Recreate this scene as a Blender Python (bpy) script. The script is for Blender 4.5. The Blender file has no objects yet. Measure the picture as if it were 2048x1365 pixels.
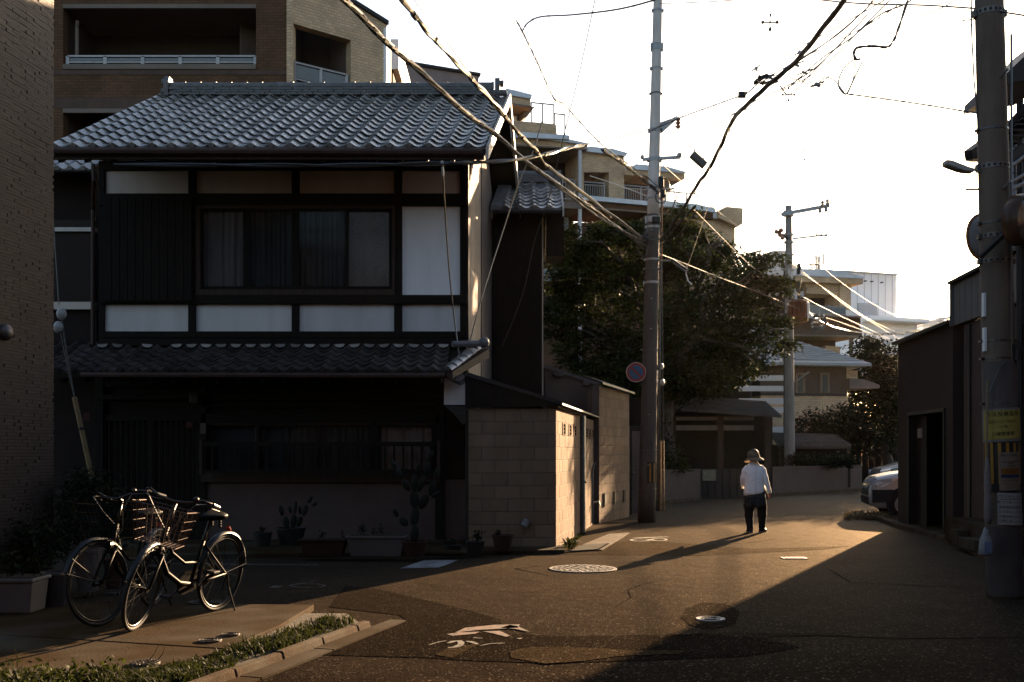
import bpy, math, random
from mathutils import Vector, Matrix
random.seed(7)
V = Vector
sc = bpy.context.scene
COL = sc.collection

# ---------------------------------------------------------------- camera, sky, sun, exposure
F, CX, HY, EYE = 2100.0, 1024.0, 905.0, 1.45      # focal length, centre and horizon of the 2048 px wide photograph
cam = bpy.data.cameras.new('camera'); camo = bpy.data.objects.new('camera', cam); COL.objects.link(camo)
camo.location = (0, 0, EYE); camo.rotation_euler = (math.pi/2, 0, 0)
cam.sensor_width = 36; cam.lens = F/2048*36; cam.shift_y = (HY-682.5)/2048
cam.clip_start = 0.05; cam.clip_end = 2000
sc.camera = camo

SUN_AZ, SUN_EL = math.radians(27.0), math.radians(12.5)
world = bpy.data.worlds.new('World'); sc.world = world; world.use_nodes = True
wn = world.node_tree
sky = wn.nodes.new('ShaderNodeTexSky'); sky.sky_type = 'NISHITA'; sky.sun_disc = False
sky.sun_elevation = SUN_EL; sky.sun_rotation = SUN_AZ
sky.dust_density = 1.4; sky.air_density = 0.85; sky.ozone_density = 0.6
wn.links.new(sky.outputs[0], wn.nodes['Background'].inputs[0])
wn.nodes['Background'].inputs[1].default_value = 0.05
sl = bpy.data.lights.new('sun', 'SUN'); sl.energy = 5.0; sl.angle = math.radians(0.5); sl.color = (1.0, 0.68, 0.40)
slo = bpy.data.objects.new('sun', sl); COL.objects.link(slo)
sdir = V((math.sin(SUN_AZ)*math.cos(SUN_EL), math.cos(SUN_AZ)*math.cos(SUN_EL), math.sin(SUN_EL)))
slo.rotation_euler = (-sdir).to_track_quat('-Z', 'Y').to_euler()
slo.location = (20, 40, 20)
sc.view_settings.view_transform = 'Standard'; sc.view_settings.look = 'None'
sc.view_settings.exposure = 2.78; sc.view_settings.gamma = 1.0; sc.view_settings.use_curve_mapping = False
sc.render.engine = 'CYCLES'
sc.cycles.max_bounces = 6; sc.cycles.diffuse_bounces = 3; sc.cycles.glossy_bounces = 3
sc.cycles.sample_clamp_indirect = 6.0
sc.cycles.caustics_reflective = False; sc.cycles.caustics_refractive = False

# ---------------------------------------------------------------- helpers
def P(px, py, D): return V(((px-CX)/F*D, D, EYE+(HY-py)/F*D))
def G(px, py, z=0.0):
    D = F*(EYE-z)/(py-HY); return V(((px-CX)/F*D, D, z))
def X(px, D): return (px-CX)/F*D
def Z(py, D): return EYE+(HY-py)/F*D
def rnd(a, b): return random.uniform(a, b)

class MB:
    def __init__(s): s.v = []; s.f = []
    def add(s, vs, fs):
        o = len(s.v); s.v += [V(q) for q in vs]; s.f += [tuple(i+o for i in f) for f in fs]
    def poly(s, *ps): s.add(ps, [tuple(range(len(ps)))])
    def hexa(s, b, t):
        s.add(list(b)+list(t), [(3, 2, 1, 0), (4, 5, 6, 7), (0, 1, 5, 4), (1, 2, 6, 5), (2, 3, 7, 6), (3, 0, 4, 7)])
    def box(s, x0, x1, y0, y1, z0, z1, fn=None, m=None):
        b = [V((x0, y0, z0)), V((x1, y0, z0)), V((x1, y1, z0)), V((x0, y1, z0))]
        t = [V((x0, y0, z1)), V((x1, y0, z1)), V((x1, y1, z1)), V((x0, y1, z1))]
        if fn: b = [fn(q) for q in b]; t = [fn(q) for q in t]
        if m: b = [m @ q for q in b]; t = [m @ q for q in t]
        s.hexa(b, t)
    def fb(s, px0, py0, px1, py1, D, th=0.1, back=0.0):
        "box whose front face fills a pixel rectangle at depth D and which is th thick"
        s.box(X(px0, D), X(px1, D), D-back, D+th, Z(py1, D), Z(py0, D))
    def prism(s, ps, ex):
        n = len(ps); ex = V(ex)
        s.add(list(ps)+[V(p)+ex for p in ps],
              [tuple(range(n))[::-1], tuple(range(n, 2*n))]+[(i, (i+1) % n, (i+1) % n+n, i+n) for i in range(n)])
    def beam(s, a, b, w, h, up=(0, 0, 1)):
        a = V(a); b = V(b); d = (b-a).normalized(); sd = d.cross(V(up))
        if sd.length < 1e-4: sd = d.cross(V((1, 0, 0)))
        sd.normalize(); u = sd.cross(d).normalized()
        q = lambda p, i, j: p+sd*(w/2*i)+u*(h/2*j)
        s.hexa([q(a, -1, -1), q(a, 1, -1), q(b, 1, -1), q(b, -1, -1)], [q(a, -1, 1), q(a, 1, 1), q(b, 1, 1), q(b, -1, 1)])
    def tube(s, pts, r, n=6, closed=False, caps=True, flat=1.0):
        pts = [V(p) for p in pts]; N = len(pts); rs = r if isinstance(r, (list, tuple)) else [r]*N
        ref = V((0, 0, 1)); rings = []; prev = None
        for i, p in enumerate(pts):
            a = pts[i-1] if (i > 0 or closed) else p; b = pts[(i+1) % N] if (i < N-1 or closed) else p
            d = (b-a); d = d.normalized() if d.length > 1e-9 else V((0, 0, 1))
            if prev is None:
                u = d.cross(ref if abs(d.z) < .95 else V((1, 0, 0))).normalized()
            else:
                u = prev-d*prev.dot(d)
                u = u.normalized() if u.length > 1e-6 else d.cross(V((1, 0, 0))).normalized()
            prev = u; w = d.cross(u)
            rings.append([p+(u*math.cos(2*math.pi*k/n)+w*(flat*math.sin(2*math.pi*k/n)))*rs[i] for k in range(n)])
        vs = [q for rg in rings for q in rg]; fs = []
        for i in range(N if closed else N-1):
            j = (i+1) % N
            for k in range(n):
                fs.append((i*n+k, i*n+(k+1) % n, j*n+(k+1) % n, j*n+k))
        if caps and not closed:
            fs.append(tuple(range(n))[::-1]); fs.append(tuple((N-1)*n+k for k in range(n)))
        s.add(vs, fs)
    def rings(s, rr, caps=True, closed_ring=True):
        "loft a list of rings of equal length"
        n = len(rr[0]); vs = [q for r in rr for q in r]; fs = []
        for i in range(len(rr)-1):
            for k in range(n if closed_ring else n-1):
                fs.append((i*n+k, i*n+(k+1) % n, (i+1)*n+(k+1) % n, (i+1)*n+k))
        if caps: fs.append(tuple(range(n))[::-1]); fs.append(tuple((len(rr)-1)*n+k for k in range(n)))
        s.add(vs, fs)
    def lathe(s, c, prof, n=16, m=None, caps=True):
        c = V(c); rr = []
        for r, z in prof:
            ring = [V((r*math.cos(2*math.pi*k/n), r*math.sin(2*math.pi*k/n), z)) for k in range(n)]
            if m: ring = [m @ q for q in ring]
            rr.append([c+q for q in ring])
        s.rings(rr, caps)
    def ball(s, c, r, n=8, k=6, sc_=(1, 1, 1)):
        prof = [(math.sin(math.pi*i/k)*r+1e-4, -math.cos(math.pi*i/k)*r) for i in range(k+1)]
        s.lathe(c, prof, n, Matrix.Diagonal(V(sc_)))
    def mesh(s, name, mat=None, smooth=False, origin=V((0, 0, 0))):
        me = bpy.data.meshes.new(name)
        me.from_pydata([tuple(q-origin) for q in s.v], [], s.f)
        if mat: me.materials.append(mat)
        if smooth: me.polygons.foreach_set('use_smooth', [True]*len(me.polygons))
        me.update(); return me
    def build(s, name, mat, parent=None, smooth=False, bevel=0.0):
        og = WORLD.get(parent.name, Matrix()).to_translation() if parent else (sum(s.v, V())/max(1, len(s.v)))
        if not parent: og = V((og.x, og.y, min(q.z for q in s.v)))
        me = s.mesh(name, mat, smooth, og)
        o = place(me, name, parent, Matrix.Translation(og))
        if bevel:
            b = o.modifiers.new('bevel', 'BEVEL'); b.width = bevel; b.segments = 2; b.limit_method = 'ANGLE'
        return o

WORLD = {}
def place(me, name, parent=None, W=None):
    o = bpy.data.objects.new(name, me); COL.objects.link(o)
    W = W if W is not None else Matrix()
    if parent is not None:
        o.parent = parent; o.matrix_basis = WORLD[parent.name].inverted() @ W
    else: o.matrix_basis = W
    WORLD[o.name] = W.copy(); return o
def tag(o, label, cat, group=None, kind=None):
    if label: o['label'] = label
    if cat: o['category'] = cat
    if group: o['group'] = group
    if kind: o['kind'] = kind
    return o
def thing(name, label, cat, loc, group=None):
    o = bpy.data.objects.new(name, None); COL.objects.link(o); o.location = V(loc)
    o.empty_display_size = .2
    WORLD[o.name] = Matrix.Translation(V(loc)); return tag(o, label, cat, group)
def structure(o): o['kind'] = 'structure'; return o
def stuff(o): o['kind'] = 'stuff'; return o

MATS = {}
def M(name, col, rough=.65, metal=0.0, var=.25, scale=3.0, col2=None, bump=0.0, bscale=60.0, spec=.15, stretch=(1, 1, 1),
      rand=0.0, trans=0.0, coat=0.0, rvar=0.0, dirt=None, voro=False, bdist=.02, brick=None):
    if name in MATS: return MATS[name]
    m = bpy.data.materials.new(name); m.use_nodes = True; nt = m.node_tree; N = nt.nodes; L = nt.links
    b = N['Principled BSDF']; b.inputs['Roughness'].default_value = rough; b.inputs['Metallic'].default_value = metal
    b.inputs['Specular IOR Level'].default_value = spec
    if coat: b.inputs['Coat Weight'].default_value = coat; b.inputs['Coat Roughness'].default_value = .08
    geo = N.new('ShaderNodeNewGeometry'); mp = N.new('ShaderNodeMapping'); mp.inputs['Scale'].default_value = stretch
    L.new(geo.outputs['Position'], mp.inputs['Vector'])
    no = N.new('ShaderNodeTexNoise'); no.inputs['Scale'].default_value = scale; no.inputs['Detail'].default_value = 6
    no.inputs['Roughness'].default_value = .65
    L.new(mp.outputs[0], no.inputs['Vector'])
    cr = N.new('ShaderNodeValToRGB'); e = cr.color_ramp.elements
    c1 = [max(0, c*(1-var)) for c in col]; c2 = col2 or [min(1, c*(1+var)) for c in col]
    e[0].position = .32; e[0].color = (*c1, 1); e[1].position = .68; e[1].color = (*c2, 1)
    L.new(no.outputs['Fac'], cr.inputs[0]); out = cr.outputs[0]
    if dirt:                                     # (colour, scale, amount) broad stains with a shape of their own
        n2 = N.new('ShaderNodeTexNoise'); n2.inputs['Scale'].default_value = dirt[1]; n2.inputs['Detail'].default_value = 8
        L.new(mp.outputs[0], n2.inputs['Vector'])
        r2 = N.new('ShaderNodeValToRGB'); p0, p1 = dirt[3] if len(dirt) > 3 else (.45, .75); r2.color_ramp.elements[0].position = p0; r2.color_ramp.elements[1].position = p1
        r2.color_ramp.elements[1].color = (dirt[2],)*3+(1,); L.new(n2.outputs['Fac'], r2.inputs[0])
        mx = N.new('ShaderNodeMixRGB'); L.new(r2.outputs[0], mx.inputs[0]); L.new(out, mx.inputs[1]); mx.inputs[2].default_value = (*dirt[0], 1)
        out = mx.outputs[0]
    if brick:                                    # (length, height): courses too small to model at that distance
        sx = N.new('ShaderNodeSeparateXYZ'); L.new(geo.outputs['Position'], sx.inputs[0]); ad = N.new('ShaderNodeMath'); L.new(sx.outputs[0], ad.inputs[0]); L.new(sx.outputs[1], ad.inputs[1])
        cb_ = N.new('ShaderNodeCombineXYZ'); L.new(ad.outputs[0], cb_.inputs[0]); L.new(sx.outputs[2], cb_.inputs[1])
        bt = N.new('ShaderNodeTexBrick'); bt.inputs['Scale'].default_value = 1; bt.inputs['Brick Width'].default_value = brick[0]; bt.inputs['Row Height'].default_value = brick[1]; bt.inputs['Mortar Size'].default_value = .012
        bt.inputs['Color1'].default_value = (1.12, 1.1, 1.08, 1); bt.inputs['Color2'].default_value = (.82, .84, .86, 1); bt.inputs['Mortar'].default_value = (.68, .66, .65, 1); L.new(cb_.outputs[0], bt.inputs['Vector'])
        mb_ = N.new('ShaderNodeMixRGB'); mb_.blend_type = 'MULTIPLY'; mb_.inputs[0].default_value = 1; L.new(out, mb_.inputs[1]); L.new(bt.outputs['Color'], mb_.inputs[2]); out = mb_.outputs[0]
    if rand:
        oi = N.new('ShaderNodeObjectInfo'); mr = N.new('ShaderNodeMapRange')
        mr.inputs['To Min'].default_value = 1-rand; mr.inputs['To Max'].default_value = 1+rand
        L.new(oi.outputs['Random'], mr.inputs['Value'])
        mu = N.new('ShaderNodeMixRGB'); mu.blend_type = 'MULTIPLY'; mu.inputs[0].default_value = 1
        L.new(out, mu.inputs[1]); L.new(mr.outputs[0], mu.inputs[2]); out = mu.outputs[0]
    L.new(out, b.inputs['Base Color'])
    if rvar:
        m3 = N.new('ShaderNodeMapRange'); m3.inputs['To Min'].default_value = max(0.02, rough-rvar); m3.inputs['To Max'].default_value = min(1, rough+rvar)
        L.new(no.outputs['Fac'], m3.inputs['Value']); L.new(m3.outputs[0], b.inputs['Roughness'])
    if bump:
        if voro:
            nb = N.new('ShaderNodeTexVoronoi'); nb.inputs['Scale'].default_value = bscale; hb = nb.outputs['Distance']
        else:
            nb = N.new('ShaderNodeTexNoise'); nb.inputs['Scale'].default_value = bscale; nb.inputs['Detail'].default_value = 4; hb = nb.outputs['Fac']
        L.new(mp.outputs[0], nb.inputs['Vector'])
        bp = N.new('ShaderNodeBump'); bp.inputs['Strength'].default_value = bump; bp.inputs['Distance'].default_value = bdist
        L.new(hb, bp.inputs['Height']); L.new(bp.outputs[0], b.inputs['Normal'])
    if trans:
        tr = N.new('ShaderNodeBsdfTranslucent'); L.new(out, tr.inputs[0])
        ms = N.new('ShaderNodeMixShader'); ms.inputs[0].default_value = trans
        L.new(b.outputs[0], ms.inputs[1]); L.new(tr.outputs[0], ms.inputs[2]); L.new(ms.outputs[0], N['Material Output'].inputs[0])
    MATS[name] = m; return m
def glass(name, tint=(.9, .95, 1), alpha=.75, rough=.08):
    "window glass: mirror reflection by Fresnel over a see-through pane"
    if name in MATS: return MATS[name]
    m = bpy.data.materials.new(name); m.use_nodes = True; nt = m.node_tree; N = nt.nodes; L = nt.links
    N.remove(N['Principled BSDF'])
    t = N.new('ShaderNodeBsdfTransparent'); t.inputs[0].default_value = (*tint, 1)
    g = N.new('ShaderNodeBsdfGlossy'); g.inputs['Roughness'].default_value = rough
    fr = N.new('ShaderNodeFresnel'); fr.inputs[0].default_value = 1.13
    mx = N.new('ShaderNodeMixShader'); L.new(fr.outputs[0], mx.inputs[0]); L.new(t.outputs[0], mx.inputs[1]); L.new(g.outputs[0], mx.inputs[2])
    L.new(mx.outputs[0], N['Material Output'].inputs[0]); MATS[name] = m; return m

def text(body, name, size, W, mat, parent, align='CENTER', spacing=1.0):
    c = bpy.data.curves.new(name, 'FONT'); c.body = body; c.size = size; c.align_x = align; c.align_y = 'CENTER'; c.space_character = spacing
    c.resolution_u = 2; c.fill_mode = 'FRONT'
    o = bpy.data.objects.new('tmp_text', c); COL.objects.link(o)
    dg = bpy.context.evaluated_depsgraph_get(); me = bpy.data.meshes.new_from_object(o.evaluated_get(dg))
    bpy.data.objects.remove(o); me.name = name; me.materials.clear(); me.materials.append(mat)
    return place(me, name, parent, W)
def facing(p, n, up=(0, 0, 1)):
    "matrix whose local +Z is n and local +Y is up: for flat print on a surface"
    n = V(n).normalized(); x = V(up).cross(n).normalized(); y = n.cross(x)
    return Matrix(((x.x, y.x, n.x, p[0]), (x.y, y.y, n.y, p[1]), (x.z, y.z, n.z, p[2]), (0, 0, 0, 1)))

def sheet(name, pts, z, mat, th=None):
    mb = MB(); mb.poly(*[V((p[0], p[1], z)) for p in pts]); return mb.build(name, mat)

# ---------------------------------------------------------------- materials
def asphalt(name, col, stain, bump, glint, sheen=.05, cell=75, chips=.07):
    "matt aggregate with glints painted as pale cells, broad stains and a faint sheen at grazing angles"
    m = bpy.data.materials.new(name); m.use_nodes = True; nt = m.node_tree; N = nt.nodes; L = nt.links; N.remove(N['Principled BSDF'])
    geo = N.new('ShaderNodeNewGeometry'); no = N.new('ShaderNodeTexNoise'); no.inputs['Scale'].default_value = .7; no.inputs['Detail'].default_value = 9; no.inputs['Roughness'].default_value = .7
    L.new(geo.outputs['Position'], no.inputs['Vector'])
    cr = N.new('ShaderNodeValToRGB'); e = cr.color_ramp.elements; e[0].position = .35; e[0].color = (*col, 1); e[1].position = .7; e[1].color = (*stain, 1); L.new(no.outputs['Fac'], cr.inputs[0])
    out = cr.outputs[0]; hs = []
    for k, (sc_, lo, hi) in enumerate(((cell, .25, glint), (cell*2.3, .45, 1.9))):  # brightest cells of each ramp imitate glints by colour
        vo = N.new('ShaderNodeTexVoronoi'); vo.inputs['Scale'].default_value = sc_; L.new(geo.outputs['Position'], vo.inputs['Vector'])
        r = N.new('ShaderNodeValToRGB'); q = r.color_ramp.elements; q[0].position = 0; q[0].color = (lo,)*3+(1,); q[1].position = .62; q[1].color = (1.1,)*3+(1,); n_ = q.new(1.0); n_.color = (hi,)*3+(1,); n2 = q.new(.86); n2.color = (1.25,)*3+(1,)
        L.new(vo.outputs['Color'], r.inputs[0]); mu = N.new('ShaderNodeMixRGB'); mu.blend_type = 'MULTIPLY'; mu.inputs[0].default_value = 1; mu.use_clamp = False; L.new(out, mu.inputs[1]); L.new(r.outputs[0], mu.inputs[2]); out = mu.outputs[0]; hs.append(vo.outputs['Distance'])
    bp = N.new('ShaderNodeBump'); bp.inputs['Strength'].default_value = bump; bp.inputs['Distance'].default_value = .008; L.new(hs[0], bp.inputs['Height'])
    bp2 = N.new('ShaderNodeBump'); bp2.inputs['Strength'].default_value = .5; bp2.inputs['Distance'].default_value = .03; n3 = N.new('ShaderNodeTexNoise'); n3.inputs['Scale'].default_value = 3.5; n3.inputs['Detail'].default_value = 3
    L.new(geo.outputs['Position'], n3.inputs['Vector']); L.new(n3.outputs['Fac'], bp2.inputs['Height']); L.new(bp.outputs[0], bp2.inputs['Normal'])
    d = N.new('ShaderNodeBsdfDiffuse'); d.inputs['Roughness'].default_value = 0; L.new(out, d.inputs[0]); L.new(bp2.outputs[0], d.inputs['Normal'])
    g = N.new('ShaderNodeBsdfGlossy'); g.inputs['Roughness'].default_value = .6; g.inputs[0].default_value = (.9, .76, .58, 1); L.new(bp2.outputs[0], g.inputs['Normal'])
    fr = N.new('ShaderNodeLayerWeight'); fr.inputs[0].default_value = .5; pw = N.new('ShaderNodeMath'); pw.operation = 'POWER'; pw.inputs[1].default_value = 14; L.new(fr.outputs['Facing'], pw.inputs[0])
    mm = N.new('ShaderNodeMath'); mm.operation = 'MULTIPLY'; mm.inputs[1].default_value = sheen; L.new(pw.outputs[0], mm.inputs[0])
    gl = N.new('ShaderNodeMath'); gl.operation = 'GREATER_THAN'; gl.inputs[1].default_value = .972; v4 = N.new('ShaderNodeTexVoronoi'); v4.inputs['Scale'].default_value = cell*1.1; L.new(geo.outputs['Position'], v4.inputs['Vector'])
    sx = N.new('ShaderNodeSeparateColor'); L.new(v4.outputs['Color'], sx.inputs[0]); L.new(sx.outputs[1], gl.inputs[0]); g2 = N.new('ShaderNodeMath'); g2.operation = 'MULTIPLY'; g2.inputs[1].default_value = chips; L.new(gl.outputs[0], g2.inputs[0])
    ma = N.new('ShaderNodeMath'); ma.operation = 'ADD'; L.new(mm.outputs[0], ma.inputs[0]); L.new(g2.outputs[0], ma.inputs[1])
    mx = N.new('ShaderNodeMixShader'); L.new(ma.outputs[0], mx.inputs[0]); L.new(d.outputs[0], mx.inputs[1]); L.new(g.outputs[0], mx.inputs[2]); L.new(mx.outputs[0], N['Material Output'].inputs[0])
    MATS[name] = m; return m
ASPH = asphalt('asphalt', (.0105, .0073, .005), (.0245, .0168, .011), .4, 5.0, .165)
ASPH_D = asphalt('fresh_asphalt', (.0085, .006, .0042), (.0115, .0082, .0058), .6, 6.0, .08, 95, .07)
ASPH_L = asphalt('worn_asphalt', (.026, .018, .010), (.036, .025, .014), .4, 3.0, .09)
CONC = M('concrete', (.034, .022, .011), rough=.85, spec=.012, var=.22, scale=4, bump=.25, bscale=70, dirt=((.08, .07, .055), 1.1, .8))
KERB = M('kerb_concrete', (.058, .039, .024), rough=.9, spec=.03, var=.3, scale=9, bump=.4, bscale=90, dirt=((.09, .08, .06), 2.5, .8))
PAINT = M('road_paint', (.22, .22, .23), rough=.6, var=.25, scale=25, dirt=((.05, .042, .036), 5, .9))
PAINT_OLD = M('worn_road_paint', (.095, .08, .066), rough=.7, var=.4, scale=30, dirt=((.016, .012, .009), 14, 1.0, (.50, .60)))
PINK = M('pink_paint', (.085, .030, .021), rough=.8, var=.3, scale=60, dirt=((.016, .012, .009), 16, 1.0, (.46, .56)))
IRON = M('cast_iron', (.045, .036, .028), rough=.6, metal=.3, var=.4, scale=30, bump=.3, bscale=120)
WOOD = M('dark_wood', (.0085, .0058, .0042), rough=.75, spec=.12, var=.4, scale=6, stretch=(6, 6, .6), bump=.25, bscale=30)
WOOD2 = M('brown_wood', (.03, .018, .012), rough=.7, spec=.2, var=.4, scale=6, stretch=(5, 5, .6), bump=.2, bscale=30)
BOARD = M('weathered_boards', (.34, .27, .21), rough=.7, var=.35, scale=5, stretch=(9, 9, .4), bump=.3, bscale=30)
PLAST = M('white_plaster', (.70, .675, .67), rough=.9, spec=.1, var=.03, scale=1.2, dirt=((.46, .43, .40), 1.6, .4), stretch=(2.2, 2.2, .5))
PLAST_T = M('grey_plaster', (.085, .066, .058), spec=.1, rough=.9, var=.15, scale=3, bump=.15, bscale=120)
DADO = M('dado_plaster', (.075, .05, .042), spec=.1, rough=.9, var=.15, scale=2, bump=.15, bscale=120, dirt=((.06, .05, .045), 1.5, .6))
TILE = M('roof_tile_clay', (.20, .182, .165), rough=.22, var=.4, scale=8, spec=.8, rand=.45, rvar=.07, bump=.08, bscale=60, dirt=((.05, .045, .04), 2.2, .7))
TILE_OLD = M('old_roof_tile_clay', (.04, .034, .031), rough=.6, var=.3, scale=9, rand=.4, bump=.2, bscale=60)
RIDGE = M('ridge_tile_clay', (.085, .08, .08), rough=.5, spec=.3, var=.25, scale=8, rand=.2)
BLOCK = M('concrete_block_grey', (.17, .112, .072), rough=.95, spec=.08, var=.16, scale=4, bump=.35, bscale=140, rand=.1, dirt=((.12, .09, .055), 1.6, .75), stretch=(1, 1, .45))
MORTAR = M('mortar', (.09, .075, .062), rough=.95, var=.2, scale=12)
STEEL = M('galvanised_steel', (.22, .22, .22), rough=.5, metal=.85, var=.2, scale=14)
DKSTEEL = M('dark_painted_steel', (.014, .012, .011), rough=.55, spec=.25, var=.3, scale=10)
ALU = M('aluminium', (.22, .20, .19), rough=.4, metal=.6, var=.1, scale=5)
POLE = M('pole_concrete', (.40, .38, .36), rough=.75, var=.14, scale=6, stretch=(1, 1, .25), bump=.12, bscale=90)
POLE_L = M('shaded_pole_concrete', (.065, .054, .048), rough=.8, var=.2, scale=6, stretch=(1, 1, .25), bump=.12, bscale=90)  # darker lower section, with its shade put into the colour
POLE_M = M('grey_pole_concrete', (.17, .155, .14), rough=.8, var=.2, scale=6, stretch=(1, 1, .25))
POLE_D = M('dark_pole_concrete', (.11, .082, .062), rough=.8, var=.2, scale=6, stretch=(1, 1, .25), bump=.15, bscale=90)
CABLE = M('cable_sheath', (.022, .02, .02), rough=.38, var=.3, scale=10, spec=.6)
CABLE_L = M('pale_cable_sheath', (.030, .025, .022), rough=.42, spec=.35, var=.25, scale=10)
CABLE_F = M('far_cable_sheath', (.035, .028, .023), rough=.6, spec=.1)
PORC = M('porcelain', (.28, .27, .26), rough=.3, spec=.4, var=.08, scale=10)
BAMBOO = M('guy_guard', (.17, .11, .05), rough=.55, var=.25, scale=10)
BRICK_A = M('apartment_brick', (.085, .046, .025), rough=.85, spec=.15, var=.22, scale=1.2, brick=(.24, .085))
BRICK_AL = M('apartment_brick_hazed', (.45, .325, .205), rough=.85, spec=.15, var=.2, scale=1.2, brick=(.24, .085))  # brick lightened in colour to imitate glare and distance haze
CONC_A = M('apartment_concrete', (.14, .11, .092), rough=.8, var=.15, scale=.8)
DARK_A = M('painted_shade', (.03, .024, .021), rough=.8, var=.2, scale=1)  # dark colour standing in for shade in rooms, recesses and slots
MROOF = M('metal_roofing', (.42, .44, .47), rough=.4, metal=.3, var=.15, scale=1.5)
WHITE = M('white_paint', (.62, .61, .60), rough=.55, var=.06, scale=2)
WGREY = M('pale_grey_paint', (.42, .42, .43), rough=.6, var=.08, scale=1)
FROST = M('frosted_glass', (.12, .13, .135), rough=.35, var=.08, scale=2, spec=.3)
RUBBER = M('rubber', (.012, .012, .012), rough=.7, var=.3, scale=20)
CHROME = M('chrome', (.032, .030, .028), rough=.32, metal=1.0, var=.1, scale=10)
BLACKP = M('black_paint', (.003, .003, .003), rough=.5, var=.2, scale=10, spec=.04)
LEAF = M('leaf_green', (.021, .026, .006), rough=.6, var=.6, scale=1.6, trans=.22, spec=.06)
LEAF_D = M('leaf_dark', (.014, .018, .008), rough=.7, var=.5, scale=1.6, trans=.1, spec=.04)
GRASS_M = M('weed_green', (.020, .024, .005), spec=.1, rough=.7, var=.6, scale=9, trans=.4)
BARK = M('bark', (.05, .038, .03), rough=.9, var=.35, scale=8, bump=.5, bscale=25)
CURT = M('curtain_cloth', (.12, .088, .074), rough=.9, var=.2, scale=3, stretch=(8, 1, .3))
CURT_P = M('mesh_curtain', (.16, .10, .075), rough=.9, var=.3, scale=40, dirt=((.2, .15, .08), 4, .35))
GLASS = glass('window_glass')
# ---------------------------------------------------------------- ground, pavement, road markings
mb = MB()
mb.poly(V((-250, -40, 0)), V((250, -40, 0)), V((250, 400, 0)), V((-250, 400, 0)))
o = structure(mb.build('ground', ASPH))

# kerb line of the near-left pavement runs from ka to kb; 0.1 m high
KZ = .065
ka = V((-2.91, 3.0, 0)); kb = V((-1.153, 8.68, 0)); kd = (kb-ka).normalized(); kn = V((-kd.y, kd.x, 0))   # kn points to the left
kl = (kb-ka).length
pav = structure(thing('pavement', None, None, (-4, 7, 0)))
mb = MB()
def kp(s, w, z): q = ka+kd*s+kn*w; return V((q.x, q.y, z))
# concrete slabs with recessed joints, bounded by the grass strip on the right
bounds = [(-1.0, 3.35), (3.38, 4.45), (4.48, 5.35)]
for s0, s1 in bounds:
    e = .45
    if s1 > 5: tri = [kp(s0, e, 0), kp(s1+.15, e+.15, 0), V((-1.80, 9.55, 0)), V((-7.5, 9.8, 0)), kp(s0, 6.2, 0)]
    else: tri = [kp(s0, e, 0), kp(s1, e, 0), kp(s1, 6.2, 0), kp(s0, 6.2, 0)]
    m2 = MB(); m2.prism([V((q.x, q.y, .005)) for q in tri], (0, 0, KZ-.005)); m2.build('paving_slab', CONC, pav, bevel=.008)
mb.prism([V((q.x, q.y, .003)) for q in [kp(-1, .12, 0), kp(kl, .12, 0), V((-1.45, 9.2, 0)), V((-7.5, 9.45, 0)), kp(-1, 6.1, 0)]], (0, 0, .035))
mb.build('bedding', M('soil', (.035, .027, .018), rough=.95, var=.4, scale=20, bump=.5, bscale=60), pav)
kerb = structure(thing('kerb', None, None, (ka.x, ka.y, 0)))
s = -.9
while s < kl-.05:
    e = min(s+.6, kl); m2 = MB(); dz = rnd(-.008, .008)
    b = [kp(s+.006, 0, -.02), kp(e-.006, 0, -.02), kp(e-.006, .085, -.02), kp(s+.006, .085, -.02)]
    t = [kp(s+.006, .02, KZ+dz), kp(e-.006, .02, KZ+dz), kp(e-.006, .085, KZ+dz), kp(s+.006, .085, KZ+dz)]
    m2.hexa(b, t); m2.build('kerb_stone', KERB, kerb, bevel=.012); s += .6
# concrete gutter in front of the kerb, ending in a point
gutter = structure(thing('gutter', None, None, (-1.5, 7, 0)))
for i, (s0, s1) in enumerate([(-1, .9), (.92, 1.9), (1.92, 2.9), (2.92, 3.9), (3.92, 4.9), (4.92, 6.3)]):
    w = .165
    q = [kp(s0, -w, 0), kp(s1, -w+(.0 if s1 < 6 else .02), 0), kp(s1, -.005, 0), kp(s0, -.005, 0)]
    m2 = MB(); m2.prism([V((a.x, a.y, 0.0)) for a in q], (0, 0, .012+rnd(0, .004))); m2.build('gutter_slab', CONC, gutter)
# weeds in the strip behind the kerb
def blades(mb, c, h, spread, n, w=.008):
    for _ in range(n):
        a = rnd(0, 6.283); l = h*rnd(.5, 1.2); d = V((math.cos(a), math.sin(a), 0)); p = c+V((rnd(-spread, spread), rnd(-spread, spread), 0))
        sd = V((-d.y, d.x, 0))*w*rnd(.6, 1.6); t1 = p+d*l*.35+V((0, 0, l*.7)); t2 = p+d*l*rnd(.5, 1.0)+V((0, 0, l*rnd(.6, 1.05)))
        mb.add([p-sd, p+sd, t1+sd, t1-sd, t2], [(0, 1, 2, 3), (3, 2, 4)])
def leafquad(mb, c, sz):
    n = V((rnd(-1, 1), rnd(-1, 1), rnd(-.3, 1))).normalized(); u = n.orthogonal().normalized(); u.rotate(Matrix.Rotation(rnd(0, 6.28), 3, n)); w = n.cross(u)
    mb.add([c-u*sz, c+w*sz*.45, c+u*sz, c-w*sz*.45], [(0, 1, 2, 3)])
mb = MB()
for i in range(1500):
    s = rnd(-.9, kl-.05); k = .5+.5*math.sin(s*3.1+1)*math.sin(s*1.3); w = rnd(.11, .46)
    c = kp(s, w, .035)
    if rnd(0, 1) > .25+.75*k: continue
    blades(mb, c, .05+.06*k, .03, 7, .004)
    for _ in range(4): leafquad(mb, c+V((rnd(-.04, .04), rnd(-.04, .04), rnd(.0, .03+.07*k))), rnd(.007, .017))
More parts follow.
